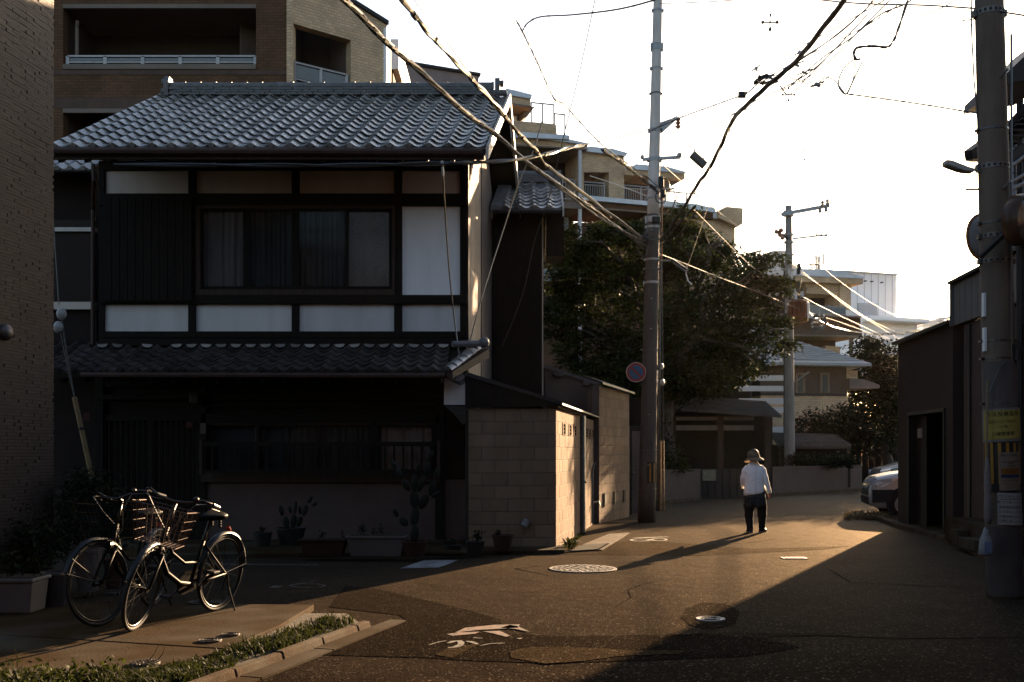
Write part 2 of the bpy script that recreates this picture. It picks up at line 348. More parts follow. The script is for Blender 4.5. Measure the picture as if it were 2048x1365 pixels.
stuff(mb.build('grass', GRASS_M))
# scattered pale-flowered weeds in the lower left corner and tall stalks
mb = MB()
for i in range(420):
    c = V((rnd(-3.6, -2.4), rnd(5.55, 6.6), KZ-.02)); 
    if (c-ka).dot(kn) < .5: continue
    if rnd(0, 1) > .75-.5*(c.y-5.9): continue
    blades(mb, c, .09, .04, 5, .006)
    for _ in range(5): leafquad(mb, c+V((rnd(-.06, .06), rnd(-.06, .06), rnd(.02, .13))), rnd(.012, .028))
for a, b in ((G(290, 1330, KZ), P(318, 1290, 6.6)), (G(35, 1335, KZ), P(28, 1293, 6.5)), (G(316, 1320, KZ), P(330, 1294, 6.8))):
    mb.tube([a, (a+b)/2+V((.01, 0, 0)), b], [.004, .003, .0015], 4)
stuff(mb.build('weeds', GRASS_M))

# asphalt repairs and road paint: sheets a few mm apart
def gs(name, pix, z, mat): return structure(sheet(name, [G(a, b) for a, b in pix], z, mat))
gs('road_patch', [(690, 1172), (760, 1180), (850, 1201), (940, 1222), (1000, 1240), (1004, 1250), (960, 1262), (1000, 1268), (1120, 1274), (1400, 1269), (1520, 1276),
                  (1600, 1296), (1500, 1314), (1300, 1322), (1100, 1328), (930, 1322), (860, 1317), (640, 1311), (560, 1335), (700, 1280), (812, 1240), (800, 1232), (660, 1215)], .004, ASPH_D)
gs('road_patch', [(1022, 1318), (1020, 1305), (1050, 1298), (1120, 1295), (1200, 1299), (1270, 1304), (1370, 1303), (1360, 1310), (1240, 1314), (1170, 1324), (1090, 1330)], .008, ASPH_L)
gs('road_patch', [(870, 1312), (900, 1296), (960, 1290), (940, 1300), (905, 1318)], .008, ASPH_L)
gs('road_patch', [(1110, 1090), (1300, 1082), (1500, 1098), (1700, 1093), (1640, 1100), (1400, 1112), (1130, 1110)], .003, ASPH_L)
gs('road_stain', [(1372, 1218), (1404, 1206), (1452, 1208), (1480, 1224), (1470, 1250), (1420, 1262), (1380, 1252), (1362, 1236)], .0035, ASPH_D)
for pix in ([(905, 1270), (930, 1258), (990, 1252), (1040, 1251), (1036, 1258), (960, 1262), (922, 1266)],
            [(1000, 1258), (1020, 1252), (1036, 1255), (1060, 1266), (1030, 1260)],
            [(893, 1271), (915, 1267), (960, 1266), (950, 1270), (905, 1274)],
            [(965, 1265), (1000, 1264), (1020, 1274), (1012, 1276), (985, 1269)],
            [(1032, 1279), (1046, 1278), (1040, 1281)]):
    structure(gs('pink_road_paint', pix, .0085, PINK))
def gline(name, pix, w, z, mat):
    mb = MB(); pts = [G(a, b) for a, b in pix]; L = []; R = []
    for i, p in enumerate(pts):
        d = (pts[min(i+1, len(pts)-1)]-pts[max(i-1, 0)]).normalized(); n = V((-d.y, d.x, 0))*w/2*(1 if 0 < i < len(pts)-1 else .6)
        L.append(p+n+V((0, 0, z))); R.append(p-n+V((0, 0, z)))
    for i in range(len(pts)-1): mb.poly(L[i], R[i], R[i+1], L[i+1])
    return structure(mb.build(name, mat))
for pix, w in (([(858, 1293), (868, 1289), (880, 1286), (893, 1284)], .022), ([(896, 1289), (908, 1285), (918, 1284), (923, 1288), (920, 1293), (910, 1297), (896, 1298)], .05),
               ([(933, 1285), (945, 1287), (955, 1291)], .045), ([(947, 1278), (965, 1279)], .04), ([(960, 1294), (980, 1290), (1000, 1289), (1010, 1289)], .02)):
    gline('chalk_road_marking', pix, w, .009, PAINT_OLD)
gline('white_road_line', [(330, 1128), (500, 1130), (637, 1131)], .11, .005, PAINT_OLD)
sq = gs('white_road_marking', [(800, 1138), (848, 1121.5), (917, 1121), (893, 1131), (876, 1136)], .005, PAINT)
gs('white_road_marking', [(538, 1177), (545, 1173), (566, 1172.5), (560, 1176)], .005, PAINT_OLD)
# bicycle pictogram: oval wheels and a frame in white paint
def oval(cx, cy, rx, ry, n=28): return [(cx+rx*math.cos(2*math.pi*k/n), cy+ry*math.sin(2*math.pi*k/n)) for k in range(n+1)]
gline('bicycle_road_marking', oval(615, 1172.6, 34, 3.6), .035, .006, PAINT_OLD)
gline('bicycle_road_marking', [(580, 1174), (595, 1169), (612, 1166.5), (628, 1164)], .035, .0065, PAINT_OLD)
gline('bicycle_road_marking', oval(1281, 1081.2, 19, 2.2, 20), .05, .006, PAINT_OLD)
gline('bicycle_road_marking', oval(1318, 1080.4, 15, 2.2, 20), .05, .006, PAINT_OLD)
gline('bicycle_road_marking', [(1266, 1077.5), (1300, 1076), (1336, 1075)], .12, .0065, PAINT_OLD)
gline('road_crack', [(1300, 1276), (1420, 1269), (1560, 1271), (1700, 1270)], .03, .0105, ASPH_D)
gline('road_crack', [(1520, 1276), (1640, 1272), (1800, 1278), (2080, 1276)], .025, .004, ASPH_D)
gline('road_crack', [(960, 1190), (1000, 1184), (1060, 1186), (1110, 1178), (1180, 1181), (1230, 1174)], .012, .0045, ASPH_D)
gline('road_crack', [(1230, 1215), (1262, 1196), (1256, 1180), (1290, 1168), (1340, 1160)], .012, .0045, ASPH_D)
gline('road_crack', [(1400, 1100), (1430, 1090), (1500, 1086), (1560, 1078)], .02, .0045, ASPH_D)
gline('road_crack', [(1660, 1140), (1700, 1165), (1830, 1172), (1960, 1178)], .03, .004, ASPH_D)
gline('road_crack', [(1080, 1133), (1030, 1138), (1100, 1152)], .03, .004, ASPH_D)

# manhole covers: cast rim, disc and raised pattern
def manhole(name, label, c, r, pat, mat, sc_y=1.0, group=None, letter=None):
    t = thing(name, label, 'manhole cover', c, group); z0 = c.z
    m = MB(); m.lathe(c, [(r, -.01), (r, .012), (r*.985, .014), (r*.91, .014), (r*.905, .006)], 40, caps=False); m.build('rim', mat, t)
    m = MB(); m.lathe(c, [(r*.90, -.01), (r*.90, .011), (.001, .011)], 40, caps=False); m.build('lid', DKSTEEL if pat == 'leaf' else mat, t)
    m = MB()
    if pat == 'leaf':
        for k in range(9):
            for ring, rr in ((6, .22), (12, .47), (18, .70)):
                pass
        for ring, rr in ((5, .18), (11, .42), (17, .64), (24, .82)):
            for k in range(ring):
                a = 6.283*k/ring+rr*3; p = c+V((math.cos(a)*r*rr, math.sin(a)*r*rr, .011))
                m.box(-r*.075, r*.075, -r*.05, r*.05, 0, .007, m=Matrix.Translation(p) @ Matrix.Rotation(a+.6*(k % 2), 4, 'Z'))
        stuff_o = m.build('raised_pattern', mat, t)
    else:
        for rr in (.42, .66):
            m.lathe(c+V((0, 0, .011)), [(r*rr, 0), (r*rr, .005), (r*(rr-.05), .005), (r*(rr-.05), 0)], 32, caps=False)
        m.build('raised_ring', DKSTEEL, t)
    if letter:
        text(letter, 'lettering', r*.9, Matrix.Translation(c+V((0, 0, .0185))), DKSTEEL, t)
    return t
SHINY = M('worn_iron', (.16, .145, .13), rough=.6, metal=.25, var=.2, scale=18)
manhole('manhole_cover', 'large round manhole cover with cast pattern in the sunlit road', G(1166, 1139), .42, 'leaf', SHINY)
manhole('manhole_cover', 'small round white hydrant cover on the road beside the building shadow', G(1421, 1240), .125, 'ring', M('white_iron', (.27, .255, .24), rough=.5, var=.15, scale=20), letter='止')
manhole('manhole_cover', 'dim round cover in the pavement under the rear wheel of the bicycle', G(410, 1206, KZ), .15, 'ring', IRON)
manhole('manhole_cover', 'round cover in the sunlit pavement, upper of the close pair', G(461, 1271, KZ), .07, 'ring', IRON)
manhole('manhole_cover', 'round cover in the sunlit pavement, lower of the close pair', G(420, 1283, KZ), .085, 'ring', IRON)
manhole('manhole_cover', 'round cover with grid pattern in the sunlit pavement beside the weeds', G(290, 1329, KZ), .095, 'leaf', IRON)
t = thing('valve_cover', 'narrow pale valve cover plate in the road right of the walker', 'cover plate', G(1590, 1117.5))
m = MB(); c = G(1588, 1117.5); m.box(c.x-.17, c.x+.17, c.y-.1, c.y+.1, 0, .012); m.build('plate', SHINY, t, bevel=.004)
m = MB(); m.box(c.x-.13, c.x+.13, c.y-.05, c.y+.05, .012, .017); m.build('inner_lid', IRON, t)
t = thing('valve_cover', 'dark square stone plate lying in the lower left pavement corner', 'cover plate', G(190, 1349, KZ))
m = MB(); c = G(165, 1352, KZ)
m.box(-.22, .22, -.09, .09, -.02, .02, m=Matrix.Translation(c) @ Matrix.Rotation(.3, 4, 'Z')); m.build('plate', KERB, t, bevel=.006)
# drain grating beside the block wall
t = thing('drain_grating', 'slotted concrete drain cover beside the sunlit block wall', 'drain cover', G(1180, 1100))
p0, p1, p2, p3 = G(1128, 1107), G(1204, 1102), G(1258, 1068), G(1218, 1070)
m = MB(); m.prism([V((q.x, q.y, .0)) for q in (p0, p1, p2, p3)], (0, 0, .018)); m.build('channel', KERB, t)
for k in range(9):
    f = .06+k*.105; a = p0.lerp(p3, f*.35); b = p1.lerp(p2, f*.35); q = a.lerp(b, .12); w = a.lerp(b, .88)
    m = MB(); m.beam(V((q.x, q.y, .021)), V((w.x, w.y, .021)), .05, .016); m.build('slot', DKSTEEL if k % 2 else KERB, t)
# raised concrete footing below the block wall and right-hand kerb
def footing(name, pts, h, mat):
    mb = MB(); mb.prism([V((p.x, p.y, 0)) for p in pts], (0, 0, h)); return structure(mb.build(name, mat))
footing('footing', [G(500, 1117), G(860, 1113), G(1128, 1108), G(1128, 1099), V((-.7, 16.7, 0)), V((-7, 16.7, 0)), G(300, 1120)], .06, CONC)
rk = structure(thing('right_kerb', None, None, G(1850, 1070)))
line = [G(1750, 1040), G(1790, 1056), G(1850, 1072), G(1923, 1096), G(1978, 1127), G(2100, 1180)]
for i in range(len(line)-1):
    a, b = line[i], line[i+1]; n = max(1, int((b-a).length/.6))
    for k in range(n):
        q = a.lerp(b, (k+.01)/n); w = a.lerp(b, (k+.99)/n); m = MB()
        m.beam(q+V((.06, 0, .04)), w+V((.06, 0, .04)), .14, .1); m.build('kerb_stone', KERB, rk, bevel=.01)
footing('right_pavement', [p+V((.13, 0, 0)) for p in line]+[V((14, 10, 0)), V((14, 24, 0)), V((7.9, 24, 0))], .07, CONC)
# ---------------------------------------------------------------- tiled houses
def tile_mesh(name, w, L, mat, th=.013, lift=.022):
    prof = [(0, .045), (.07, .058), (.14, .060), (.24, .046), (.35, .020), (.47, .004), (.60, 0), (.74, .006), (.88, .023), (1.0, .045)]
    mb = MB(); top = []; n = len(prof)
    fr = [V((u*w, 0, z+lift)) for u, z in prof]; bk = [V((u*w, L, z)) for u, z in prof]; lo = [V((u*w, .003, z+lift-th)) for u, z in prof]; ub = [V((u*w, L*.6, z+lift*.4-th)) for u, z in prof]
    mb.add(fr+bk+lo+ub, [(3*n+i, 3*n+i+1, 2*n+i+1, 2*n+i) for i in range(n-1)]+[(i, i+1, n+i+1, n+i) for i in range(n-1)]+[(2*n+i, 2*n+i+1, i+1, i) for i in range(n-1)]+[(0, 2*n, n)])
    return mb.mesh(name, mat, smooth=False)
def eave_tile_mesh(name, w, L, mat, lift=.022, drop=.05):
    me = MB(); t = tile_mesh('tmp_tile', w, L, None, .02, lift)
    me.add([v.co.copy() for v in t.vertices], [tuple(p.vertices) for p in t.polygons]); bpy.data.meshes.remove(t)
    R = Matrix.Rotation(math.pi/2, 4, 'X')
    me.lathe(V((.11*w, .0, lift+.022)), [(.045, 0), (.045, .012), (.036, .016), (.001, .016)], 12, Matrix.Rotation(math.pi/2, 4, 'X'), caps=False)
    # hanging lip along the trough
    pts = [V((.22*w, .002, lift)), V((1.0*w, .002, lift+.0)), V((1.0*w, .002, lift-drop*.6)), V((.75*w, .002, lift-drop)), V((.45*w, .002, lift-drop)), V((.22*w, .002, lift-drop*.6))]
    me.prism(pts, (0, .012, 0)); return me.mesh(name, mat)
def tile_roof(parent, x0, ncol, w, D0, z0, D1, z1, nrow, shear, sub, mat, limit=300, Dref=16.8, names=('roof_tile', 'eave_tile', 'upper_tile')):
    sl = V((0, D1-D0, z1-z0)); Ls = sl.length; ex = Ls/nrow; yd = sl.normalized(); nd = V((1, 0, 0)).cross(yd)
    tm = tile_mesh(names[0], w*1.0, ex*1.18, mat); em = eave_tile_mesh(names[1], w, ex*1.18, mat); rest = MB(); n = 0
    for r in range(nrow):
        for c in range(ncol):
            p = V((0, D0, z0))+yd*(ex*r); p.x = x0+c*w+shear*(p.y-Dref)
            j = Matrix.Rotation(rnd(-.012, .012), 4, 'Z') @ Matrix.Rotation(rnd(-.010, .010), 4, 'Y') @ Matrix.Translation((0, rnd(-.006, .006), rnd(-.002, .003)))
            W = Matrix(((1, yd.x, nd.x, p.x), (0, yd.y, nd.y, p.y), (0, yd.z, nd.z, p.z), (0, 0, 0, 1))) @ j
            if r == 0: place(em, names[1], sub, W)
            elif n < limit: place(tm, names[0], sub, W); n += 1
            else: rest.add([W @ v.co for v in tm.vertices], [tuple(q.vertices) for q in tm.polygons])
    if rest.v: stuff(rest.build(names[2], mat, sub))
def ridge(parent, xa, xb, D, z0, zt, pitch, mat, courses=4, dep=.26):
    mb = MB(); h = (zt-z0)/courses
    for k in range(courses):
        x = xa+(k % 2)*pitch*.5-rnd(0, .05)
        while x < xb:
            e = min(x+pitch*rnd(.95, 1.1), xb); y = rnd(0, .01)
            mb.box(max(x, xa)+.006, e-.006, D-dep/2-.012*(courses-k)*.4-y, D+dep/2, z0+k*h+.006, z0+(k+1)*h-.004); x = e
    mb.box(xa+.01, xb-.01, D-dep/2+.02, D+dep/2-.02, z0, zt)
    stuff(mb.build('ridge_course', mat, parent))
    n = int(round((xb-xa)/pitch)); cm = MB(); p = (xb-xa)/n
    cm.rings([[V((0, math.cos(a)*.10, math.sin(a)*.075)) for a in [math.pi*k/8 for k in range(9)]], [V((p*.86, math.cos(a)*.10, math.sin(a)*.075)) for a in [math.pi*k/8 for k in range(9)]],
              [V((p*.86, math.cos(a)*.108, math.sin(a)*.083)) for a in [math.pi*k/8 for k in range(9)]], [V((p, math.cos(a)*.108, math.sin(a)*.083)) for a in [math.pi*k/8 for k in range(9)]]], caps=True)
    me = cm.mesh('ridge_tile', mat)
    for k in range(n): place(me, 'ridge_tile', parent, Matrix.Translation((xa+k*p, D, zt+rnd(-.004, .004))))
def ornament(parent, x, D, z, s, mat, side=1):
    mb = MB(); pts = [V((x, D-.17*s, z-.2*s)), V((x, D-.2*s, z+.05*s)), V((x, D-.1*s, z+.22*s)), V((x, D+.1*s, z+.22*s)), V((x, D+.2*s, z+.05*s)), V((x, D+.17*s, z-.2*s))]
    mb.prism(pts, (.09*side, 0, 0)); mb.tube([V((x, D, z+.12*s)), V((x+.16*side, D, z+.13*s))], .07*s, 10); mb.tube([V((x, D-.12*s, z-.1*s)), V((x+.14*side, D-.12*s, z-.1*s))], .06*s, 10)
    return mb.build('ridge_end_ornament', mat, parent, bevel=.01)

SH = .08
DF = 16.8
def HS(q): return V((q.x+SH*(q.y-DF), q.y, q.z))
house = thing('wooden_house', 'old two storey wooden town house with tiled roofs and white plaster panels', 'house', (-3.6, 16.8, 0))
xl, xr = X(197, DF), X(935, DF)
DR = 21.6
mb = MB(); zw = Z(300, DF)
mb.box(xl, xr-.03, DF+.16, DR, 0, 5.6, HS)
mb.prism([HS(V((xl, DF+.16, 5.6))), HS(V((xl, DR, 5.6))), HS(V((xl, 19.1, 7.55)))], (xr-.03-xl, 0, 0))
mb.build('wall', WOOD, house)
# right gable wall: vertical weathered boards
mb = MB(); y = DF+.02; k = 0
while y < 18.6:
    e = y+.085; top = 5.62+max(0, 1.95*(1-abs((y+e)/2-19.1)/2.35))
    mb.box(xr-.025, xr+.012+(.008 if k % 2 else 0), y+.004, e-.004, 0.3, top, HS); y = e; k += 1
stuff(mb.build('gable_board', BOARD, house))
mb = MB(); mb.prism([HS(V((xr-.02, 18.62, .3))), HS(V((xr-.02, DR, .3))), HS(V((xr-.02, DR, 5.62))), HS(V((xr-.02, 19.1, 7.5))), HS(V((xr-.02, 18.62, 7.1)))], (.05, 0, 0)); mb.build('side_render', PLAST_T, house)
# upper storey frame
for a, b in ((197, 208), (376, 391), (583, 598), (788, 804), (920, 937)):
    mb = MB(); mb.fb(a, 322, b, 690, DF-.02, .2); mb.build('post', WOOD, house, bevel=.006)
for y0, y1, pr in ((322, 340.5, .0), (387, 411, .03), (590, 608, .03), (663, 676, .02), (677, 692, .05)):
    mb = MB(); mb.fb(199, y0, 934.5, y1, DF-.025-pr, .18); mb.build('beam', WOOD, house, bevel=.006)
def panel(a, b, c, d, mat=PLAST, D=DF+.03):
    mb = MB(); mb.fb(a, b, c, d, D, .06); return mb.build('plaster_panel', mat, house)
for a, c in ((207, 377), (390, 584), (597, 789), (803, 921)):
    panel(a, 339, c, 388, M('brownish_plaster', (.50, .42, .37), rough=.9, var=.05, scale=1.2, dirt=((.34, .28, .24), 1.6, .5), stretch=(2.2, 2.2, .5))); panel(a, 606, c, 664, M('dull_plaster', (.50, .475, .465), rough=.9, var=.05, scale=1.2, dirt=((.33, .30, .27), 1.6, .5), stretch=(2.2, 2.2, .4)))  # top panels browner and low panels duller than the middle one
panel(803, 410, 921, 591)
# shutter box of vertical boards over the left bay
sb = MB(); sb.fb(206, 394, 384, 604, DF-.10, .16); sb = sb.build('shutter_box', WOOD, house)
n = 11
for k in range(n):
    a = 207+176*k/n; m = MB(); m.fb(a+.6, 397, a+176/n-.6, 601, DF-.115-(.006 if k % 2 else 0), .02); m.build('board', WOOD, sb)
# windows: frame, sashes, panes, curtains
def sash(parent, a, b, c, d, D, fw=6, mat=WOOD, pane=True):
    m = MB(); m.fb(a, b, a+fw, d, D, .035); m.fb(c-fw, b, c, d, D, .035); m.fb(a+fw, b, c-fw, b+fw, D, .035); m.fb(a+fw, d-fw, c-fw, d, D, .035)
    s_ = m.build('sash', mat, parent)
    if pane:
        m = MB(); m.fb(a+fw-1, b+fw-1, c-fw+1, d-fw+1, D+.015, .004); m.build('pane', GLASS, parent)
    return s_
def curtain(parent, a, b, c, d, D, mat, folds=9, amp=.025):
    m = MB(); n = folds*6; x0, x1 = X(a, D), X(c, D); z0, z1 = Z(d, D), Z(b, D); ps = []
    for i in range(n+1):
        u = i/n; ps.append(V((x0+(x1-x0)*u, D+amp*math.sin(u*folds*6.283+math.sin(u*9))*(.6+.4*math.sin(u*17)), 0)))
    for i in range(n): m.poly(ps[i]+V((0, 0, z0)), ps[i+1]+V((0, 0, z0)), ps[i+1]+V((0, 0, z1)), ps[i]+V((0, 0, z1)))
    return m.build('curtain', mat, parent, smooth=True)
wf = MB()
wf.fb(391, 411, 399, 590, DF-.05, .2); wf.fb(784, 411, 789, 590, DF-.05, .2); wf.fb(399, 411, 784, 417, DF-.05, .2); wf.fb(399, 579, 784, 590, DF-.05, .2)
wf = wf.build('window_frame', WOOD2, house)
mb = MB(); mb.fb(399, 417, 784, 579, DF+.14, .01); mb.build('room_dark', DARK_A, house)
for a, c, dd in ((399, 492, .05), (486, 592, .0), (592, 696, .0), (689, 784, .05)): sash(wf, a, 417, c, 579, DF-.01+dd, 6)
curtain(wf, 402, 421, 487, 577, DF+.095, CURT, 6)
curtain(wf, 692, 421, 782, 577, DF+.095, CURT_P, 3, .008)
curtain(wf, 500, 421, 582, 577, DF+.10, M('dark_curtain', (.035, .032, .028), rough=.9, scale=3, stretch=(8, 1, .3)), 8)
curtain(wf, 602, 421, 686, 577, DF+.10, MATS['dark_curtain'], 8)

# upper roof
ur = MB(); zE, zR, DE, DT = Z(297, 15.2), Z(193, 19.1), 15.2, 19.1
x0r, x1r = X(103, DE)+SH*(DF-DE)*0, X(972, DE)
x0r -= SH*(DE-DF); x1r -= SH*(DE-DF)          # values at the reference depth
def roofslab(mb, x0, x1, D0, z0, D1, z1, th):
    mb.hexa([HS(V((x0, D0, z0-th))), HS(V((x1, D0, z0-th))), HS(V((x1, D1, z1-th))), HS(V((x0, D1, z1-th)))],
            [HS(V((x0, D0, z0-.008))), HS(V((x1, D0, z0-.008))), HS(V((x1, D1, z1-.008))), HS(V((x0, D1, z1-.008)))])
roofslab(ur, x0r, x1r-.02, DE+.03, zE, DT, zR, .10); roofslab(ur, x0r, x1r-.02, 23.0, zE-.02, DT+.005, zR, .10)
ur = ur.build('upper_roof', WOOD, house)
NC = 22; wt = (x1r-x0r)/NC
tile_roof(house, x0r, NC, wt, DE, zE, DT, zR, 16, SH, ur, TILE, 300)
ridge(ur, X(342, DT), X(988, DT), DT, zR-.02, zR+.17, .286, RIDGE, 4)
ornament(ur, X(342, DT), DT, zR+.14, .9, RIDGE, -1); ornament(ur, X(990, DT), DT, zR+.12, .85, RIDGE, 1)
mb = MB(); mb.tube([V((X(985, DT), DT-.12, zR+.02)), V((X(1014, DT), DT-.12, zR+.02))], .055, 10); mb.build('verge_tile', RIDGE, ur)
# bargeboards on the right gable (front and rear slopes), pale painted
mb = MB()
def vb(D, z): return HS(V((x1r, D, z)))
mb.hexa([vb(DE-.02, zE-.16), vb(DE-.02, zE-.16)+V((.04, 0, 0)), vb(DT, zR-.12)+V((.04, 0, 0)), vb(DT, zR-.12)],
        [vb(DE-.02, zE+.03), vb(DE-.02, zE+.03)+V((.04, 0, 0)), vb(DT, zR+.05)+V((.04, 0, 0)), vb(DT, zR+.05)])
mb.hexa([vb(DT+.01, zR-.12), vb(DT+.01, zR-.12)+V((.04, 0, 0)), vb(22.9, zE-.16)+V((.04, 0, 0)), vb(22.9, zE-.16)],
        [vb(DT+.01, zR+.05), vb(DT+.01, zR+.05)+V((.04, 0, 0)), vb(22.9, zE+.03)+V((.04, 0, 0)), vb(22.9, zE+.03)])
mb.build('bargeboard', M('bargeboard_paint', (.42, .36, .30), rough=.6, var=.15, scale=6), house)
# gutter, fascia, rafters under the eave
mb = MB(); mb.tube([HS(V((x0r, DE-.07, zE-.06))), HS(V((x1r-.05, DE-.07, zE-.07)))], .05, 8); mb.build('gutter', M('brown_gutter', (.05, .028, .022), rough=.5, var=.2, scale=4), house)
mb = MB(); mb.box(x0r, x1r-.03, DE, DE+.04, zE-.16, zE-.03, HS); mb.build('fascia', WOOD2, house)
rm = MB(); rm.beam(V((0, 0, 0)), V((0, 1.7, 1.7*(zR-zE)/(DT-DE))), .06, .08); rm = rm.mesh('rafter', WOOD)
k = x0r+.1
while k < x1r: place(rm, 'rafter', house, Matrix.Translation((k+SH*(DE-DF), DE+.05, zE-.155))); k += .38
mb = MB(); mb.box(xl-.4, xr+.2, DF-.2, DF-.05, Z(322, DF), Z(322, DF)+.14); mb.build('wall_plate', WOOD, house)

# pent roof between the storeys
DP0, DP1 = 15.75, DF-.10; zP0, zP1 = Z(744, DP0), Z(698, DP1)
lr = MB()
lr.hexa([V((X(108, DP0), DP0+.02, zP0-.09)), V((X(905, DP0), DP0+.02, zP0-.09)), V((xr+.12, DP1, zP1-.09)), V((X(150, DP1), DP1, zP1-.09))],
        [V((X(108, DP0), DP0+.02, zP0-.008)), V((X(905, DP0), DP0+.02, zP0-.008)), V((xr+.12, DP1, zP1-.008)), V((X(150, DP1), DP1, zP1-.008))])
lr = lr.build('pent_roof', WOOD, house)
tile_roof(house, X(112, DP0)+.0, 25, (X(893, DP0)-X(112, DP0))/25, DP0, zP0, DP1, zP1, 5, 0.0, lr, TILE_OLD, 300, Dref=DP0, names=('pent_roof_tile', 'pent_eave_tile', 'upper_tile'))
# right end of the pent roof: larger verge tiles climbing to the corner
vm = MB(); vm.rings([[V((math.cos(a)*.1, 0, math.sin(a)*.07+.02)) for a in [math.pi*k/6 for k in range(7)]], [V((math.cos(a)*.09, .3, math.sin(a)*.055)) for a in [math.pi*k/6 for k in range(7)]]])
vm = vm.mesh('verge_tile', TILE)
a = V((X(893, DP0), DP0, zP0)); b = V((xr+.18, DP1-.05, zP1+.02))
for k in range(6):
    p = a.lerp(b, k/6); d = (b-a).normalized(); xq = d.cross(V((0, 0, 1))).normalized(); zq = xq.cross(d)
    place(vm, 'verge_tile', lr, Matrix(((xq.x, d.x, zq.x, p.x), (xq.y, d.y, zq.y, p.y), (xq.z, d.z, zq.z, p.z), (0, 0, 0, 1))))
mb = MB(); mb.tube([V((X(905, 16.2), 16.2, zP1+.02)), V((X(972, 16.4), 16.45, zP1+.06))], .05, 8); mb.ball(V((X(968, 16.4), 16.42, zP1+.07)), .09, 10, 6); mb.build('ridge_end_ornament', RIDGE, lr)
mb = MB(); mb.hexa([V((X(893, DP0), DP0, zP0-.1)), V((X(905, DP0), DP0, zP0-.1)), V((xr+.35, DP1, zP1-.14)), V((xr+.1, DP1, zP1-.14))],
                   [V((X(893, DP0), DP0, zP0-.01)), V((X(905, DP0), DP0, zP0-.0)), V((xr+.35, DP1, zP1-.0)), V((xr+.1, DP1, zP1-.0))]); mb.build('verge_board', WOOD2, lr)
plug = MB(); plug.prism([V((-.085, 0, .03)), V((.085, 0, .03)), V((.06, 0, -.01)), V((0, 0, -.025)), V((-.06, 0, -.01))], (0, .05, 0)); plug = plug.mesh('plaster_plug', M('aged_plaster', (.22, .205, .19), rough=.9, rand=.4))
wq = (X(893, DP0)-X(112, DP0))/25
for k in range(26):
    if k in (0, 3, 5): continue
    place(plug, 'plaster_plug', lr, Matrix.Translation((X(112, DP0)+wq*(k+.55), DP1-.10, zP1+.035)) @ Matrix.Rotation(rnd(-.1, .1), 4, 'Y'))
mb = MB(); mb.tube([V((X(165, DP0), DP0-.05, zP0-.05)), V((X(890, DP0), DP0-.05, zP0-.06))], .04, 8); mb.build('pent_gutter', MATS['brown_gutter'], house)
rm = MB(); rm.beam(V((0, 0, 0)), V((0, 1.0, .45)), .05, .07); rm = rm.mesh('rafter', WOOD)
for k in range(18): place(rm, 'rafter', house, Matrix.Translation((X(120, DP0)+k*.335, DP0+.06, zP0-.14)))

# ground floor
for a, b, c, d, pr in ((190, 752, 890, 774, .0), (190, 790, 890, 800, .06), (402, 806, 880, 815, .02), (402, 828, 880, 846, .02), (402, 946, 880, 965, .06)):
    mb = MB(); mb.fb(a, b, c, d, DF-.02-pr, .16); mb.build('beam', WOOD if b < 900 else WOOD2, house, bevel=.006)
for a, c, y0 in ((190, 206, 752), (396, 412, 774), (870, 889, 774), (741, 757, 846), (512, 519, 846)):
    mb = MB(); mb.fb(a, y0, c, 1088 if a < 500 or a > 800 else 946, DF-.04, .2); mb.build('post', WOOD, house, bevel=.006)
mb = MB(); mb.fb(190, 774, 890, 846, DF+.06, .04); mb.build('transom_board', WOOD, house)
mb = MB(); mb.fb(412, 965, 870, 1088, DF+.0, .1); mb.build('dado', DADO, house)
mb = MB(); mb.fb(889, 960, 937, 1088, DF+.02, .1); mb.build('dado', DADO, house)
mb = MB(); mb.fb(889, 870, 937, 960, DF+.08, .06); mb.build('side_panel', WOOD, house)
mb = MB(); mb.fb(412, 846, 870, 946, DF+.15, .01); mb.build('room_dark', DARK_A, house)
gw = MB(); gw.fb(412, 846, 870, 850, DF+.0, .1); gw = gw.build('window_frame', WOOD2, house)
for a, c, dd in ((412, 520, .06), (515, 640, .03), (635, 745, .06), (757, 868, .03)): sash(gw, a, 850, c, 944, DF+dd, 5)
curtain(gw, 762, 846, 863, 944, DF+.115, CURT_P, 7); curtain(gw, 524, 848, 632, 944, DF+.12, MATS['dark_curtain'], 8); curtain(gw, 641, 848, 740, 944, DF+.12, MATS['dark_curtain'], 8)
mb = MB(); mb.fb(511, 847, 522, 944, DF+.10, .03); mb.build('pale_stile', CURT, gw)
rl = MB(); rl.fb(400, 884, 880, 893, DF-.30, .06); rl.fb(400, 940, 880, 947, DF-.30, .05)
rl = rl.build('window_railing', WOOD, house)
bm = MB(); bm.fb(0, 893, 4, 940, DF-.29, .03); bo = X(0, DF-.29); bm = bm.mesh('baluster', WOOD)
for k in range(26): place(bm, 'baluster', rl, Matrix.Translation((X(404+k*18.2, DF-.29)-bo, 0, 0)))
for q in (398, 874): mb = MB(); mb.fb(q, 880, q+6, 950, DF-.31, .08); mb.build('railing_post', WOOD2, rl)
# lattice door in the entrance bay
ld = MB(); ld.fb(206, 830, 396, 842, DF+.0, .06); ld.fb(206, 1074, 396, 1086, DF+.0, .06); ld.fb(206, 842, 212, 1074, DF+.0, .06); ld.fb(298, 842, 306, 1074, DF+.0, .06); ld.fb(390, 842, 396, 1074, DF+.0, .06)
ld = ld.build('lattice_door', WOOD, house)
bm = MB(); bm.fb(0, 842, 4, 1074, DF+.01, .03); bo = X(0, DF+.01); bm = bm.mesh('lattice_bar', WOOD)
for k in range(16): place(bm, 'lattice_bar', ld, Matrix.Translation((X(216+k*11.2, DF+.01)-bo, 0, 0)))
mb = MB(); mb.fb(206, 842, 396, 1074, DF+.07, .02); mb.build('door_backing', DARK_A, ld)
